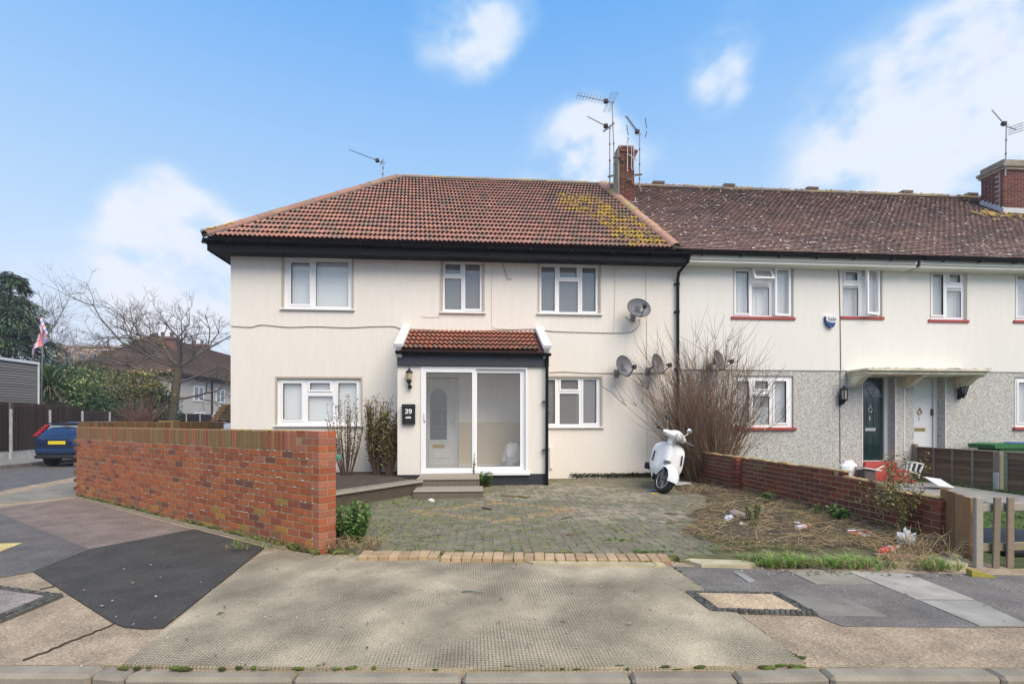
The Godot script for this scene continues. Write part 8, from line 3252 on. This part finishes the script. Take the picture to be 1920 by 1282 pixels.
func vehicles() -> void:
	car("parked_car", "dark blue hatchback parked by the far kerb with its yellow plate showing", Vector3(-13.27, -0.1, -5.64), PI, Color(0.012, 0.03, 0.085))
	car("parked_car", "white car behind the side wall, only its roof showing", Vector3(-11.0, -0.13, -7.0), PI, Color(0.75, 0.76, 0.78))
	car("parked_car", "silver car further up the side street beside the stepped wall", Vector3(-15.2, -0.05, -21.5), PI, Color(0.36, 0.4, 0.44))
	scooter()


func scooter() -> void:
	var at: Vector3 = Vector3(3.468, 0.050, 2.511)
	# upright axes: local -x toward the picture's left, z forward (nose); leaning on its stand
	var root := Basis(Vector3.UP, -0.34) * Basis(Vector3(0, 0, 1), -0.2) * Basis.from_scale(Vector3.ONE * 1.07)
	var t := thing("motor_scooter", "white retro scooter parked leaning in front of the low wall", "scooter", at, "", root)
	var white := Color(0.8, 0.81, 0.82)
	var b := MB.new()
	# leg shield: a curved sheet with rounded outline, wrapping back at its sides
	b.col = white
	for side in 2:
		var rows := []
		for j in 19:
			var v := j / 18.0
			var y := lerpf(0.28, 0.87, v)
			var hw := 0.285
			if v < 0.3:
				hw = lerpf(0.225, 0.285, sin(v / 0.3 * PI / 2))
			if v > 0.62:
				hw = 0.285 * sqrt(maxf(0.0, 1.0 - pow((v - 0.62) / 0.40, 2.6))) + 0.0
				hw = maxf(hw, 0.07)
			var row := PackedVector3Array()
			for i in 17:
				var u := i / 8.0 - 1.0
				var bulge := 0.05 * (1.0 - absf(u)) * (1.0 if v > 0.2 else v * 5)
				# central spine stands proud
				if absf(u) < 0.4:
					bulge += 0.045 * (1.0 - pow(absf(u) / 0.4, 2.0))
				row.append(Vector3(u * hw, y, -0.2 - 0.16 * u * u - 0.13 * v + bulge - 0.012 * side))
			rows.append(row)
		b.grid(rows, false, side == 1)
	part(t, "leg_shield", b, gloss_m, true)
	b = MB.new()
	b.col = Color(0.03, 0.03, 0.03)
	for k in 2:
		b.cbox(Vector3(-0.07, 0.545 - k * 0.028, -0.168), Vector3(0.07, 0.558 - k * 0.028, -0.14), 0.004)
	for s in [-1.0, 1.0]:
		b.bar(Vector3(s * 0.25, 0.5, -0.335), Vector3(s * 0.24, 0.68, -0.36), 0.02, 0.02)
	part(t, "grille", b, plain_m, true)
	# body behind, seat
	b = MB.new()
	b.col = white
	var rows := []
	for q in [[-0.3, 0.2, 0.2, 0.12, 0.3], [-0.6, 0.22, 0.22, 0.14, 0.34], [-0.8, 0.24, 0.3, 0.25, 0.6], [-1.1, 0.24, 0.36, 0.42, 0.74], [-1.4, 0.2, 0.3, 0.5, 0.78], [-1.6, 0.1, 0.16, 0.56, 0.74]]:
		var row := PackedVector3Array()
		for i in 14:
			var a := TAU * i / 14
			row.append(Vector3(cos(a) * q[1], lerpf(q[3], q[4], sin(a) * 0.5 + 0.5), q[0]))
		rows.append(row)
	b.grid(rows, true, false)
	part(t, "body", b, gloss_m, true)
	b = MB.new()
	b.col = Color(0.02, 0.018, 0.016)
	b.cbox(Vector3(-0.13, 0.76, -1.5), Vector3(0.13, 0.86, -0.78), 0.04)
	part(t, "seat", b, plain_m, true)
	b = MB.new()
	b.col = Color(0.02, 0.02, 0.02)
	b.cbox(Vector3(-0.2, 0.23, -0.85), Vector3(0.2, 0.27, -0.3), 0.015)
	b.cbox(Vector3(-0.36, 0.3, -0.75), Vector3(-0.24, 0.42, -0.6), 0.02)
	part(t, "footboard", b, plain_m, true)
	# steering turned to the scooter's left
	var steer := Basis(Vector3(0, 1, -0.42).normalized(), 0.62)
	var pv := Vector3(0, 0.86, -0.3)
	var sx := Transform3D(steer, pv) * Transform3D(Basis(), -pv)
	# headset
	b = MB.new()
	b.col = white
	rows = []
	for q in [[-0.3, 0.025, 0.02, 0.0], [-0.26, 0.042, 0.04, 0.0], [-0.14, 0.06, 0.055, 0.01], [-0.07, 0.085, 0.085, 0.02], [0.0, 0.095, 0.1, 0.025], [0.07, 0.085, 0.085, 0.02], [0.14, 0.06, 0.055, 0.01], [0.19, 0.05, 0.045, 0.0], [0.22, 0.02, 0.02, 0.0]]:
		var row := PackedVector3Array()
		for i in 14:
			var a := TAU * i / 14
			row.append(sx * Vector3(q[0] + 0.02, 1.0 + q[3] + sin(a) * q[1] * 1.05, -0.28 + cos(a) * q[2] * 1.3))
		rows.append(row)
	b.grid(rows, true, true)
	b.tube(PackedVector3Array([sx * Vector3(0, 0.85, -0.3), sx * Vector3(0, 0.97, -0.29)]), 0.075, 0.08, 12)
	var hs := part(t, "headset", b, gloss_m, true)
	b = MB.new()
	b.col = Color(0.5, 0.52, 0.5)
	var fw := (steer * Vector3(0, -0.05, 1)).normalized()
	var hb := lean(fw)
	var hc := sx * Vector3(0, 1.0, -0.15)
	var disc := Transform3D(hb * Basis(Vector3.RIGHT, PI / 2), hc)
	b.lathe(PackedVector2Array([Vector2(0.07, -0.03), Vector2(0.072, 0.0), Vector2(0.06, 0.018), Vector2(0.03, 0.03), Vector2(0.0, 0.034)]), 18, disc)
	part(hs, "headlight", b, gloss_m, true)
	b = MB.new()
	b.col = Color(0.62, 0.63, 0.64)
	b.lathe(PackedVector2Array([Vector2(0.072, -0.05), Vector2(0.082, -0.02), Vector2(0.078, 0.008), Vector2(0.07, 0.008)]), 18, disc)
	part(hs, "headlight_ring", b, metal_m, true)
	for s in [-1.0, 1.0]:
		b = MB.new()
		b.col = Color(0.015, 0.015, 0.016)
		b.tube(PackedVector3Array([sx * Vector3(s * 0.25, 1.0, -0.28), sx * Vector3(s * 0.4, 1.02, -0.3)]), 0.02, 0.02, 8)
		part(hs, "grip", b, plain_m, true)
		b = MB.new()
		b.col = Color(0.55, 0.56, 0.57)
		b.tube(PackedVector3Array([sx * Vector3(s * 0.22, 0.99, -0.22), sx * Vector3(s * 0.4, 0.99, -0.22)]), 0.008, 0.007, 5)
		part(hs, "brake_lever", b, metal_m, true)
		b = MB.new()
		b.col = Color(0.6, 0.61, 0.62)
		var m := sx * Vector3(s * 0.27, 1.23 if s < 0 else 1.17, -0.32)
		b.tube(PackedVector3Array([sx * Vector3(s * 0.16, 1.02, -0.3), m]), 0.007, 0.006, 5)
		part(hs, "mirror_stalk", b, metal_m, true)
		b = MB.new()
		b.col = Color(0.06, 0.065, 0.07) if s < 0 else Color(0.6, 0.62, 0.64)
		b.ball(m + Vector3(0, 0.03, 0), Vector3(0.058, 0.05, 0.02), 12, steer)
		part(hs, "mirror", b, plain_m if s < 0 else metal_m, true)
	# fork, fender, wheel
	var wc := Vector3(0, 0.225, 0.0)
	var axle := sx.basis * Vector3(1, 0, 0)
	var wpos := sx * wc
	wpos.y = 0.222
	var wb := Basis(axle, (sx.basis * Vector3(0, 1, 0)), (sx.basis * Vector3(0, 0, 1)))
	var wx := Transform3D(wb, wpos)
	b = MB.new()
	b.col = Color(0.016, 0.017, 0.018)
	var tyre := Transform3D(wb * Basis(Vector3(0, 0, 1), PI / 2), wpos)
	b.lathe(PackedVector2Array([Vector2(0.15, -0.05), Vector2(0.19, -0.062), Vector2(0.215, -0.05), Vector2(0.226, -0.022), Vector2(0.228, 0.0), Vector2(0.226, 0.022), Vector2(0.215, 0.05), Vector2(0.19, 0.062), Vector2(0.15, 0.05)]), 32, tyre)
	var wh := part(t, "front_wheel", b, plain_m, true)
	b = MB.new()
	b.col = Color(0.6, 0.61, 0.62)
	for s in [-1.0, 1.0]:
		var ring := PackedVector3Array()
		for i in 33:
			var a := TAU * i / 32
			ring.append(wx * Vector3(s * 0.05, cos(a) * 0.15, sin(a) * 0.15))
		b.tube(ring, 0.009, 0.009, 6, false)
	part(wh, "rim", b, metal_m, true)
	b = MB.new()
	b.col = Color(0.42, 0.43, 0.44)
	for s in [-1.0, 1.0]:
		for i in 18:
			var a := TAU * i / 18
			b.bar(wx * Vector3(s * 0.045, cos(a) * 0.035, sin(a) * 0.035), wx * Vector3(s * 0.04, cos(a) * 0.148, sin(a) * 0.148), 0.009, 0.006)
	b.tube(PackedVector3Array([wx * Vector3(-0.06, 0, 0), wx * Vector3(0.06, 0, 0)]), 0.035, 0.035, 12)
	part(wh, "spokes", b, metal_m, true)
	b = MB.new()
	b.col = Color(0.02, 0.02, 0.02)
	b.lathe(PackedVector2Array([Vector2(0.0, -0.01), Vector2(0.15, -0.01), Vector2(0.15, 0.01), Vector2(0.0, 0.01)]), 24, tyre)
	part(wh, "hub", b, plain_m, true)
	b = MB.new()
	b.col = Color(0.1, 0.105, 0.115)
	b.tube(PackedVector3Array([wx * Vector3(-0.085, 0.0, 0.0), wx * Vector3(-0.085, 0.13, -0.03), wx * Vector3(-0.06, 0.27, -0.09)]), 0.022, 0.024, 8)
	b.tube(PackedVector3Array([wx * Vector3(-0.09, 0, 0), wx * Vector3(0.07, 0, 0)]), 0.018, 0.018, 8)
	part(t, "fork", b, plain_m, true)
	b = MB.new()
	b.col = white
	for side in 2:
		rows = []
		for j in 13:
			var a := lerpf(-0.62, 1.5, j / 12.0)
			var row := PackedVector3Array()
			for i in 11:
				var u := i / 5.0 - 1.0
				var r := 0.285 - 0.075 * u * u - 0.008 * side
				row.append(wx * Vector3(u * 0.118, cos(a) * r + 0.012, sin(a) * r))
			rows.append(row)
		b.grid(rows, false, side == 0)
	part(t, "front_fender", b, gloss_m, true)
	# rear wheel and stand
	b = MB.new()
	b.col = Color(0.016, 0.017, 0.018)
	b.lathe(PackedVector2Array([Vector2(0.0, -0.04), Vector2(0.15, -0.05), Vector2(0.2, -0.06), Vector2(0.225, 0.0), Vector2(0.2, 0.06), Vector2(0.15, 0.05), Vector2(0.0, 0.04)]), 24, Transform3D(Basis(Vector3(0, 0, 1), PI / 2), Vector3(0.02, 0.225, -1.3)))
	part(t, "rear_wheel", b, plain_m, true)
	b = MB.new()
	b.col = Color(0.03, 0.03, 0.03)
	b.tube(PackedVector3Array([Vector3(0.12, 0.24, -0.55), Vector3(0.3, 0.06, -0.5)]), 0.014, 0.012, 6)
	part(t, "side_stand", b, plain_m, true)


func crumple(m: Vector3, r: Vector3, col: Color, jag: float) -> MB:
	var b := MB.new()
	b.col = col
	var f := FastNoiseLite.new()
	f.seed = int(m.x * 977.0) + int(m.z * 131.0)
	f.frequency = 1.6
	var rows := []
	for j in 9:
		var e := -PI / 2 + PI * j / 8
		var row := PackedVector3Array()
		for i in 14:
			var a := TAU * i / 14
			var d := Vector3(cos(e) * cos(a), sin(e), -cos(e) * sin(a))
			row.append(m + d * r * (1.0 + jag * f.get_noise_3d(d.x, d.y, d.z) * 2.0))
		rows.append(row)
	# facets, so that creases stay sharp
	for j in 8:
		for i in 14:
			b.quad(rows[j][i], rows[j][(i + 1) % 14], rows[j + 1][(i + 1) % 14], rows[j + 1][i])
	return b


func litter() -> void:
	# red bottle
	var a: Vector3 = Vector3(3.991, 0.090, 6.939)
	var c: Vector3 = Vector3(4.306, 0.100, 6.812)
	var t := thing("plastic_bottle", "crushed red plastic bottle lying in the weeds near the pavement", "bottle", a)
	var d := (c - a).normalized()
	var xf := Transform3D(Basis(d.cross(Vector3.UP).normalized(), d, Vector3.UP).orthonormalized(), a)
	if xf.basis.determinant() < 0:
		xf.basis.x = -xf.basis.x
	var b := MB.new()
	b.col = Color(0.62, 0.06, 0.04)
	var l := (c - a).length()
	b.lathe(PackedVector2Array([Vector2(0, 0), Vector2(0.032, 0.004), Vector2(0.036, 0.03), Vector2(0.033, l * 0.3), Vector2(0.037, l * 0.4), Vector2(0.036, l * 0.62), Vector2(0.02, l * 0.8), Vector2(0.013, l * 0.86), Vector2(0, l * 0.861)]), 14, xf)
	part(t, "body", b, gloss_m)
	b = MB.new()
	b.col = Color(0.7, 0.66, 0.62)
	b.lathe(PackedVector2Array([Vector2(0.0365, l * 0.42), Vector2(0.038, l * 0.43), Vector2(0.0375, l * 0.55), Vector2(0.036, l * 0.56)]), 14, xf)
	b.lathe(PackedVector2Array([Vector2(0.015, l * 0.84), Vector2(0.016, l), Vector2(0, l)]), 10, xf)
	part(t, "label_and_cap", b, paint_m)
	# drinks can
	a = Vector3(3.783, 0.120, 5.966)
	c = Vector3(4.066, 0.110, 5.786)
	t = thing("drinks_can", "white and pink drinks can lying on the dry straw", "can", a)
	d = (c - a).normalized()
	l = (c - a).length()
	xf = Transform3D(Basis(d.cross(Vector3.UP).normalized(), d, -d.cross(Vector3.UP).normalized().cross(d)).orthonormalized(), a)
	if xf.basis.determinant() < 0:
		xf.basis.x = -xf.basis.x
	b = MB.new()
	b.col = Color(0.68, 0.6, 0.66)
	b.lathe(PackedVector2Array([Vector2(0, 0), Vector2(0.027, 0.0), Vector2(0.033, 0.012), Vector2(0.033, l * 0.62)]), 16, xf)
	b.col = Color(0.55, 0.06, 0.16)
	b.lathe(PackedVector2Array([Vector2(0.0331, l * 0.62), Vector2(0.0331, l * 0.78)]), 16, xf)
	b.col = Color(0.66, 0.42, 0.08)
	b.lathe(PackedVector2Array([Vector2(0.033, l * 0.78), Vector2(0.033, l * 0.94), Vector2(0.027, l), Vector2(0, l)]), 16, xf)
	part(t, "body", b, gloss_m)
	# crumpled things
	for q in [[Vector3(4.591, 0.120, 6.594), Vector3(0.1, 0.08, 0.06), Color(0.72, 0.73, 0.74), 0.5, "crumpled_bag", "crumpled white printed bag at the foot of the brick pier", "bag"], [Vector3(3.485, 0.120, 5.131), Vector3(0.13, 0.06, 0.09), Color(0.27, 0.23, 0.2), 0.4, "cloth_rag", "grey brown cloth lying on top of the weed heap", "cloth"], [Vector3(3.286, 0.100, 5.342), Vector3(0.06, 0.07, 0.05), Color(0.58, 0.58, 0.62), 0.3, "paper_cup", "crushed pale paper cup beside the grey cloth", "cup"], [Vector3(-0.682, 0.070, 3.208), Vector3(0.05, 0.03, 0.03), Color(0.72, 0.73, 0.68), 0.5, "tissue", "small white tissue in front of the timber steps", "tissue"], [Vector3(3.383, 0.060, 2.214), Vector3(0.07, 0.015, 0.03), Color(0.12, 0.34, 0.5), 0.4, "wrapper", "light blue wrapper just left of the scooter's front wheel", "wrapper"], [Vector3(3.313, 0.055, 2.604), Vector3(0.07, 0.01, 0.03), Color(0.6, 0.42, 0.1), 0.4, "wrapper", "yellow wrapper in front of the scooter's front wheel", "wrapper"], [Vector3(3.250, 0.100, 5.706), Vector3(0.04, 0.04, 0.03), Color(0.55, 0.46, 0.46), 0.4, "tissue", "pale pink tissue on the weed heap below the grey cloth", "tissue"], [Vector3(4.012, 0.100, 5.603), Vector3(0.08, 0.02, 0.04), Color(0.62, 0.62, 0.62), 0.4, "wrapper", "silvery wrapper just behind the drinks can", "wrapper"], [Vector3(3.192, 0.090, -0.320), Vector3(0.07, 0.03, 0.03), Color(0.55, 0.42, 0.46), 0.4, "wrapper", "pink wrapper at the foot of the corner house wall", "wrapper"]]:
		b = crumple(q[0], q[1], q[2], q[3])
		tag(part(self, q[4], b, plain_m), q[5], q[6])
	# printed card
	a = Vector3(4.343, 0.100, 6.256)
	t = thing("torn_carton", "torn flattened red and orange food carton on the plank", "carton", a)
	b = MB.new()
	var pts := PackedVector2Array()
	for i in 12:
		var an := TAU * i / 12
		pts.append(Vector2(cos(an) * 0.14, sin(an) * 0.1) * rr(0.85, 1.12))
	var tx := Transform3D(Basis(Vector3(1, 0, 0), -1.2), a)
	b.col = Color(0.66, 0.66, 0.67)
	b.prism(pts, -0.012, 0.0, tx)
	part(t, "card", b, paint_m)
	b = MB.new()
	b.col = Color(0.3, 0.03, 0.03)
	b.prism(PackedVector2Array([Vector2(-0.12, 0.0), Vector2(0.12, 0.0), Vector2(0.1, 0.07), Vector2(-0.1, 0.07)]), 0.0, 0.004, tx)
	b.col = Color(0.65, 0.2, 0.04)
	b.prism(PackedVector2Array([Vector2(-0.11, -0.03), Vector2(0.0, -0.035), Vector2(-0.01, 0.03), Vector2(-0.1, 0.025)]), 0.004, 0.007, tx)
	b.col = Color(0.6, 0.6, 0.66)
	b.prism(PackedVector2Array([Vector2(-0.01, 0.01), Vector2(0.06, -0.02), Vector2(0.07, 0.01), Vector2(0.0, 0.045)]), 0.007, 0.01, tx)
	part(t, "print", b, paint_m)
	# planks
	for q in [[Vector3(4.478, 0.090, 5.453), Vector3(4.569, 0.090, 5.944), "brown plank lying along the foot of the low wall, nearer the house"], [Vector3(4.457, 0.080, 6.148), Vector3(4.539, 0.080, 6.517), "brown plank end continuing the first one toward the street"], [Vector3(3.859, 0.080, 7.030), Vector3(4.286, 0.080, 7.159), "thin plank edge half buried in dry grass near the boards"]]:
		b = MB.new()
		b.col = Color(0.3, 0.2, 0.12)
		b.bar(q[0], q[1], 0.13 if q[2].begins_with("brown") else 0.06, 0.03)
		tag(part(self, "plank", b, wood_m), q[2], "plank", "old planks in the corner of the drive")
	# silver bumper piece beside the scooter
	a = Vector3(4.056, 0.080, 1.526)
	c = Vector3(4.433, 0.080, 1.642)
	t = thing("silver_scrap", "long silver plastic scrap lying behind the scooter's front wheel", "scrap", a)
	b = MB.new()
	b.col = Color(0.6, 0.6, 0.64)
	b.bar(a, c, 0.16, 0.04)
	b.bar(a + Vector3(0.02, 0.03, 0), c + Vector3(-0.02, 0.03, 0), 0.05, 0.05)
	b.col = Color(0.03, 0.03, 0.03)
	b.bar(a + Vector3(0.03, -0.025, 0.07), c + Vector3(0.02, -0.03, 0.07), 0.05, 0.04)
	b.col = Color(0.45, 0.2, 0.05)
	b.cbox(a + Vector3(0.02, -0.04, 0.05), a + Vector3(0.1, 0.0, 0.1), 0.01)
	part(t, "piece", b, gloss_m)
	# twigs, sticks and leaves on the ground
	for q in [[Vector3(0.499, 0.060, 2.689), Vector3(0.960, 0.060, 2.975), 0.03, Color(0.2, 0.16, 0.07), "mossy broken branch on the blocks right of the steps"], [Vector3(1.186, 0.060, 4.901), Vector3(1.389, 0.060, 4.645), 0.006, Color(0.12, 0.08, 0.05), "thin dark twig on the blocks in mid drive"], [Vector3(-0.088, 0.030, 7.608), Vector3(0.080, 0.030, 7.646), 0.008, Color(0.2, 0.23, 0.19), "grey green strip lying on the concrete crossover"], [Vector3(1.074, 0.060, 5.853), Vector3(1.154, 0.060, 5.886), 0.009, Color(0.22, 0.08, 0.04), "reddish curled leaf stalk on the blocks"], [Vector3(3.218, 0.060, 4.173), Vector3(3.642, 0.080, 3.605), 0.012, Color(0.33, 0.26, 0.17), "pale bent stick in front of the dry tuft"], [Vector3(0.146, 0.060, 3.936), Vector3(0.278, 0.060, 4.087), 0.02, Color(0.12, 0.07, 0.04), "clump of dead brown leaves on the blocks before the steps"], [Vector3(2.750, 0.060, 4.585), Vector3(2.876, 0.060, 4.678), 0.01, Color(0.2, 0.12, 0.08), "brown twig on the blocks below the scooter"], [Vector3(2.483, 0.060, 5.286), Vector3(2.592, 0.060, 5.260), 0.012, Color(0.2, 0.11, 0.07), "dead curled leaf on the blocks at the heap's edge"]]:
		b = MB.new()
		b.col = q[3]
		var p0: Vector3 = q[0]
		var p1: Vector3 = q[1]
		b.tube(PackedVector3Array([p0, p0.lerp(p1, 0.35) + Vector3(0, rr(0, 0.015), rr(-0.02, 0.02)), p0.lerp(p1, 0.7) + Vector3(0, rr(0, 0.015), rr(-0.02, 0.02)), p1]), q[2], (q[2] as float) * 0.5, 6)
		tag(part(self, "twig", b, bark_m), q[4], "twig", "bits of wood and leaf on the ground")
	b = MB.new()
	for k in 240:
		var p := Vector3(rr(-3.5, 4.5), 0.027, rr(6.6, 8.8))
		if k > 70:
			p = Vector3(rr(-1.5, 4.4), 0.053, rr(1.3, 6.2))
		if k > 150:
			p = (Vector3(2.591, 0.015, 7.185) as Vector3).lerp(Vector3(4.424, 0.015, 7.488), rng.randf()) + Vector3(0, 0, rr(-0.1, 0.14))
		b.col = shade([Color(0.16, 0.09, 0.05), Color(0.1, 0.07, 0.045), Color(0.26, 0.15, 0.08), Color(0.4, 0.36, 0.3)][rng.randi() % 4], 0.3)
		b.leaf(p, Vector3(rr(-1, 1), rr(0, 0.25), rr(-1, 1)) * rr(0.015, 0.05), 0.012, Vector3.UP + rv(0.3))
	tag(part(self, "dead_leaves", b, leaf_m), "scattered dead leaves and crumbs on the drive and pavement", "leaves", "", "stuff")
	b = MB.new()
	for k in 190:
		var p := Vector3(rr(-4.5, 5), 0.014, rr(6.4, 8.7))
		b.col = shade(Color(0.45, 0.42, 0.37), 0.35)
		b.ball(p + Vector3(0, 0.008, 0), Vector3(rr(0.003, 0.011), rr(0.003, 0.006), rr(0.003, 0.011)), 6)
	tag(part(self, "small_stones", b, concrete_m), "small pale stones and chewing gum spots on the pavement", "stones", "", "stuff")
	# yellow foam wedge
	b = MB.new()
	b.col = Color(0.4, 0.34, 0.07)
	a = Vector3(4.437, 0.030, 7.476)
	b.prism(PackedVector2Array([Vector2(-0.05, -0.03), Vector2(0.12, -0.025), Vector2(0.14, -0.02), Vector2(0.02, 0.02), Vector2(-0.05, 0.03)]), -0.04, 0.04, Transform3D(Basis(Vector3.UP, -0.3), a))
	tag(part(self, "foam_wedge", b, soil_m), "mossy yellow foam wedge on the pavement at the grey post's foot", "foam")
	# dark rubber sheet behind the pickets
	a = Vector3(5.994, 0.000, 6.465)
	b = MB.new()
	b.col = Color(0.018, 0.02, 0.032)
	b.ball(a + Vector3(0.1, 0.03, -0.15), Vector3(0.62, 0.1, 0.42), 20)
	b.col = Color(0.005, 0.005, 0.006)
	b.cbox(a + Vector3(-0.42, -0.05, 0.02), a + Vector3(0.7, 0.02, 0.3), 0.02)
	tag(part(self, "dark_tarpaulin", b, plain_m), "dark navy folded tarpaulin lying on the lawn behind the pickets", "tarpaulin")
	# things by the red steps
	a = Vector3(8.615, 0.266, 0.600)
	b = crumple(a, Vector3(0.2, 0.2, 0.1), Color(0.76, 0.78, 0.8), 0.25)
	tag(part(self, "plastic_sack", b, plain_m), "white plastic sack standing left of the red steps", "sack")
	a = Vector3(8.893, 0.234, 0.800)
	t = thing("small_bin", "small grey brown bin with a flat white lid left of the red steps", "bin", a)
	b = MB.new()
	b.col = Color(0.1, 0.085, 0.075)
	b.cbox(a + Vector3(-0.14, -0.3, -0.12), a + Vector3(0.14, 0.04, 0.12), 0.02)
	part(t, "body", b, plain_m)
	b = MB.new()
	b.col = Color(0.7, 0.71, 0.71)
	b.box(Vector3(-0.2, -0.012, -0.16), Vector3(0.22, 0.012, 0.16), Transform3D(Basis(Vector3(0, 0, 1), -0.16), a + Vector3(0.02, 0.07, 0)))
	b.bar(a + Vector3(0.2, 0.02, 0), a + Vector3(0.42, 0.13, 0), 0.03, 0.02)
	part(t, "lid", b, paint_m)
	a = Vector3(9.975, 0.284, 0.900)
	t = thing("broken_chair", "broken white wooden chair leaning by the red steps and board fence", "chair", a)
	b = MB.new()
	b.col = Color(0.74, 0.74, 0.72)
	var p := [Vector3(9.886, 0.445, 0.800), Vector3(9.834, 0.117, 0.800), Vector3(9.970, 0.449, 0.850), Vector3(9.859, 0.237, 0.900), Vector3(10.182, 0.403, 0.900), Vector3(10.078, 0.187, 0.900), Vector3(10.040, 0.428, 0.900), Vector3(9.975, 0.212, 0.900), Vector3(10.078, 0.090, 0.900)]
	for q in [[0, 1], [0, 2], [2, 3], [2, 4], [4, 5], [3, 5], [6, 7], [5, 8]]:
		b.bar(p[q[0]], p[q[1]], 0.028, 0.03)
	part(t, "bars", b, paint_m)
	a = Vector3(9.678, 0.050, 1.806)
	b = MB.new()
	b.col = Color(0.76, 0.77, 0.78)
	b.cbox(Vector3(-0.26, -0.01, -0.16), Vector3(0.26, 0.012, 0.16), 0.004, Transform3D(Basis.from_euler(Vector3(0.5, 0.2, -0.15)), a + Vector3(0, 0.05, 0)))
	b.box(Vector3(-0.004, 0.012, -0.16), Vector3(0.004, 0.014, 0.16), Transform3D(Basis.from_euler(Vector3(0.5, 0.2, -0.15)), a + Vector3(0, 0.05, 0)))
	tag(part(self, "white_board", b, paint_m), "white folded board lying against the dark board fence", "board")
	# green bin beyond the fence
	a = Vector3(12.215, 0.709, 0.450)
	t = thing("wheelie_bin", "green wheeled bin with closed lid behind the dark board fence", "bin", Vector3(a.x + 0.3, -0.1, a.z))
	b = MB.new()
	b.col = Color(0.02, 0.09, 0.03)
	var o := Vector3(a.x, 0, a.z - 0.3)
	for k in 4:
		var yy := -0.1 + k * 0.21
		b.cbox(o + Vector3(0.06 - k * 0.012, yy, 0.05), o + Vector3(0.98 + k * 0.012, yy + 0.205, 0.6), 0.02)
	part(t, "body", b, plain_m)
	b = MB.new()
	b.col = Color(0.035, 0.15, 0.05)
	b.prism(PackedVector2Array([Vector2(-0.12, 0.74), Vector2(1.12, 0.74), Vector2(1.12, 0.79), Vector2(0.9, 0.845), Vector2(0.1, 0.86), Vector2(-0.14, 0.83)]), -0.02, 0.62, Transform3D(Basis(), o))
	part(t, "lid", b, plain_m)
	b = MB.new()
	b.col = Color(0.03, 0.1, 0.45)
	b.cbox(o + Vector3(0.55, 0.845, 0.2), o + Vector3(0.9, 0.875, 0.4), 0.01)
	part(t, "blue_label", b, plain_m)
	# white rubble bag in the porch
	a = Vector3(0.884, 0.449, 0.450)
	b = crumple(a + Vector3(0, 0.16, 0), Vector3(0.22, 0.3, 0.2), Color(0.72, 0.72, 0.7), 0.25)
	tag(part(self, "rubble_sack", b, plain_m), "white sack standing inside the porch behind the right glass", "sack")
	# small green tap cover at the long wall's end
	b = MB.new()
	b.col = Color(0.1, 0.3, 0.2)
	a = Vector3(-1.463, 0.980, 6.053)
	b.cbox(a + Vector3(-0.03, -0.025, -0.1), a + Vector3(0.03, 0.025, -0.04), 0.008)
	tag(part(self, "hose_connector", b, plain_m), "small green plastic connector showing past the brick wall's end", "connector")
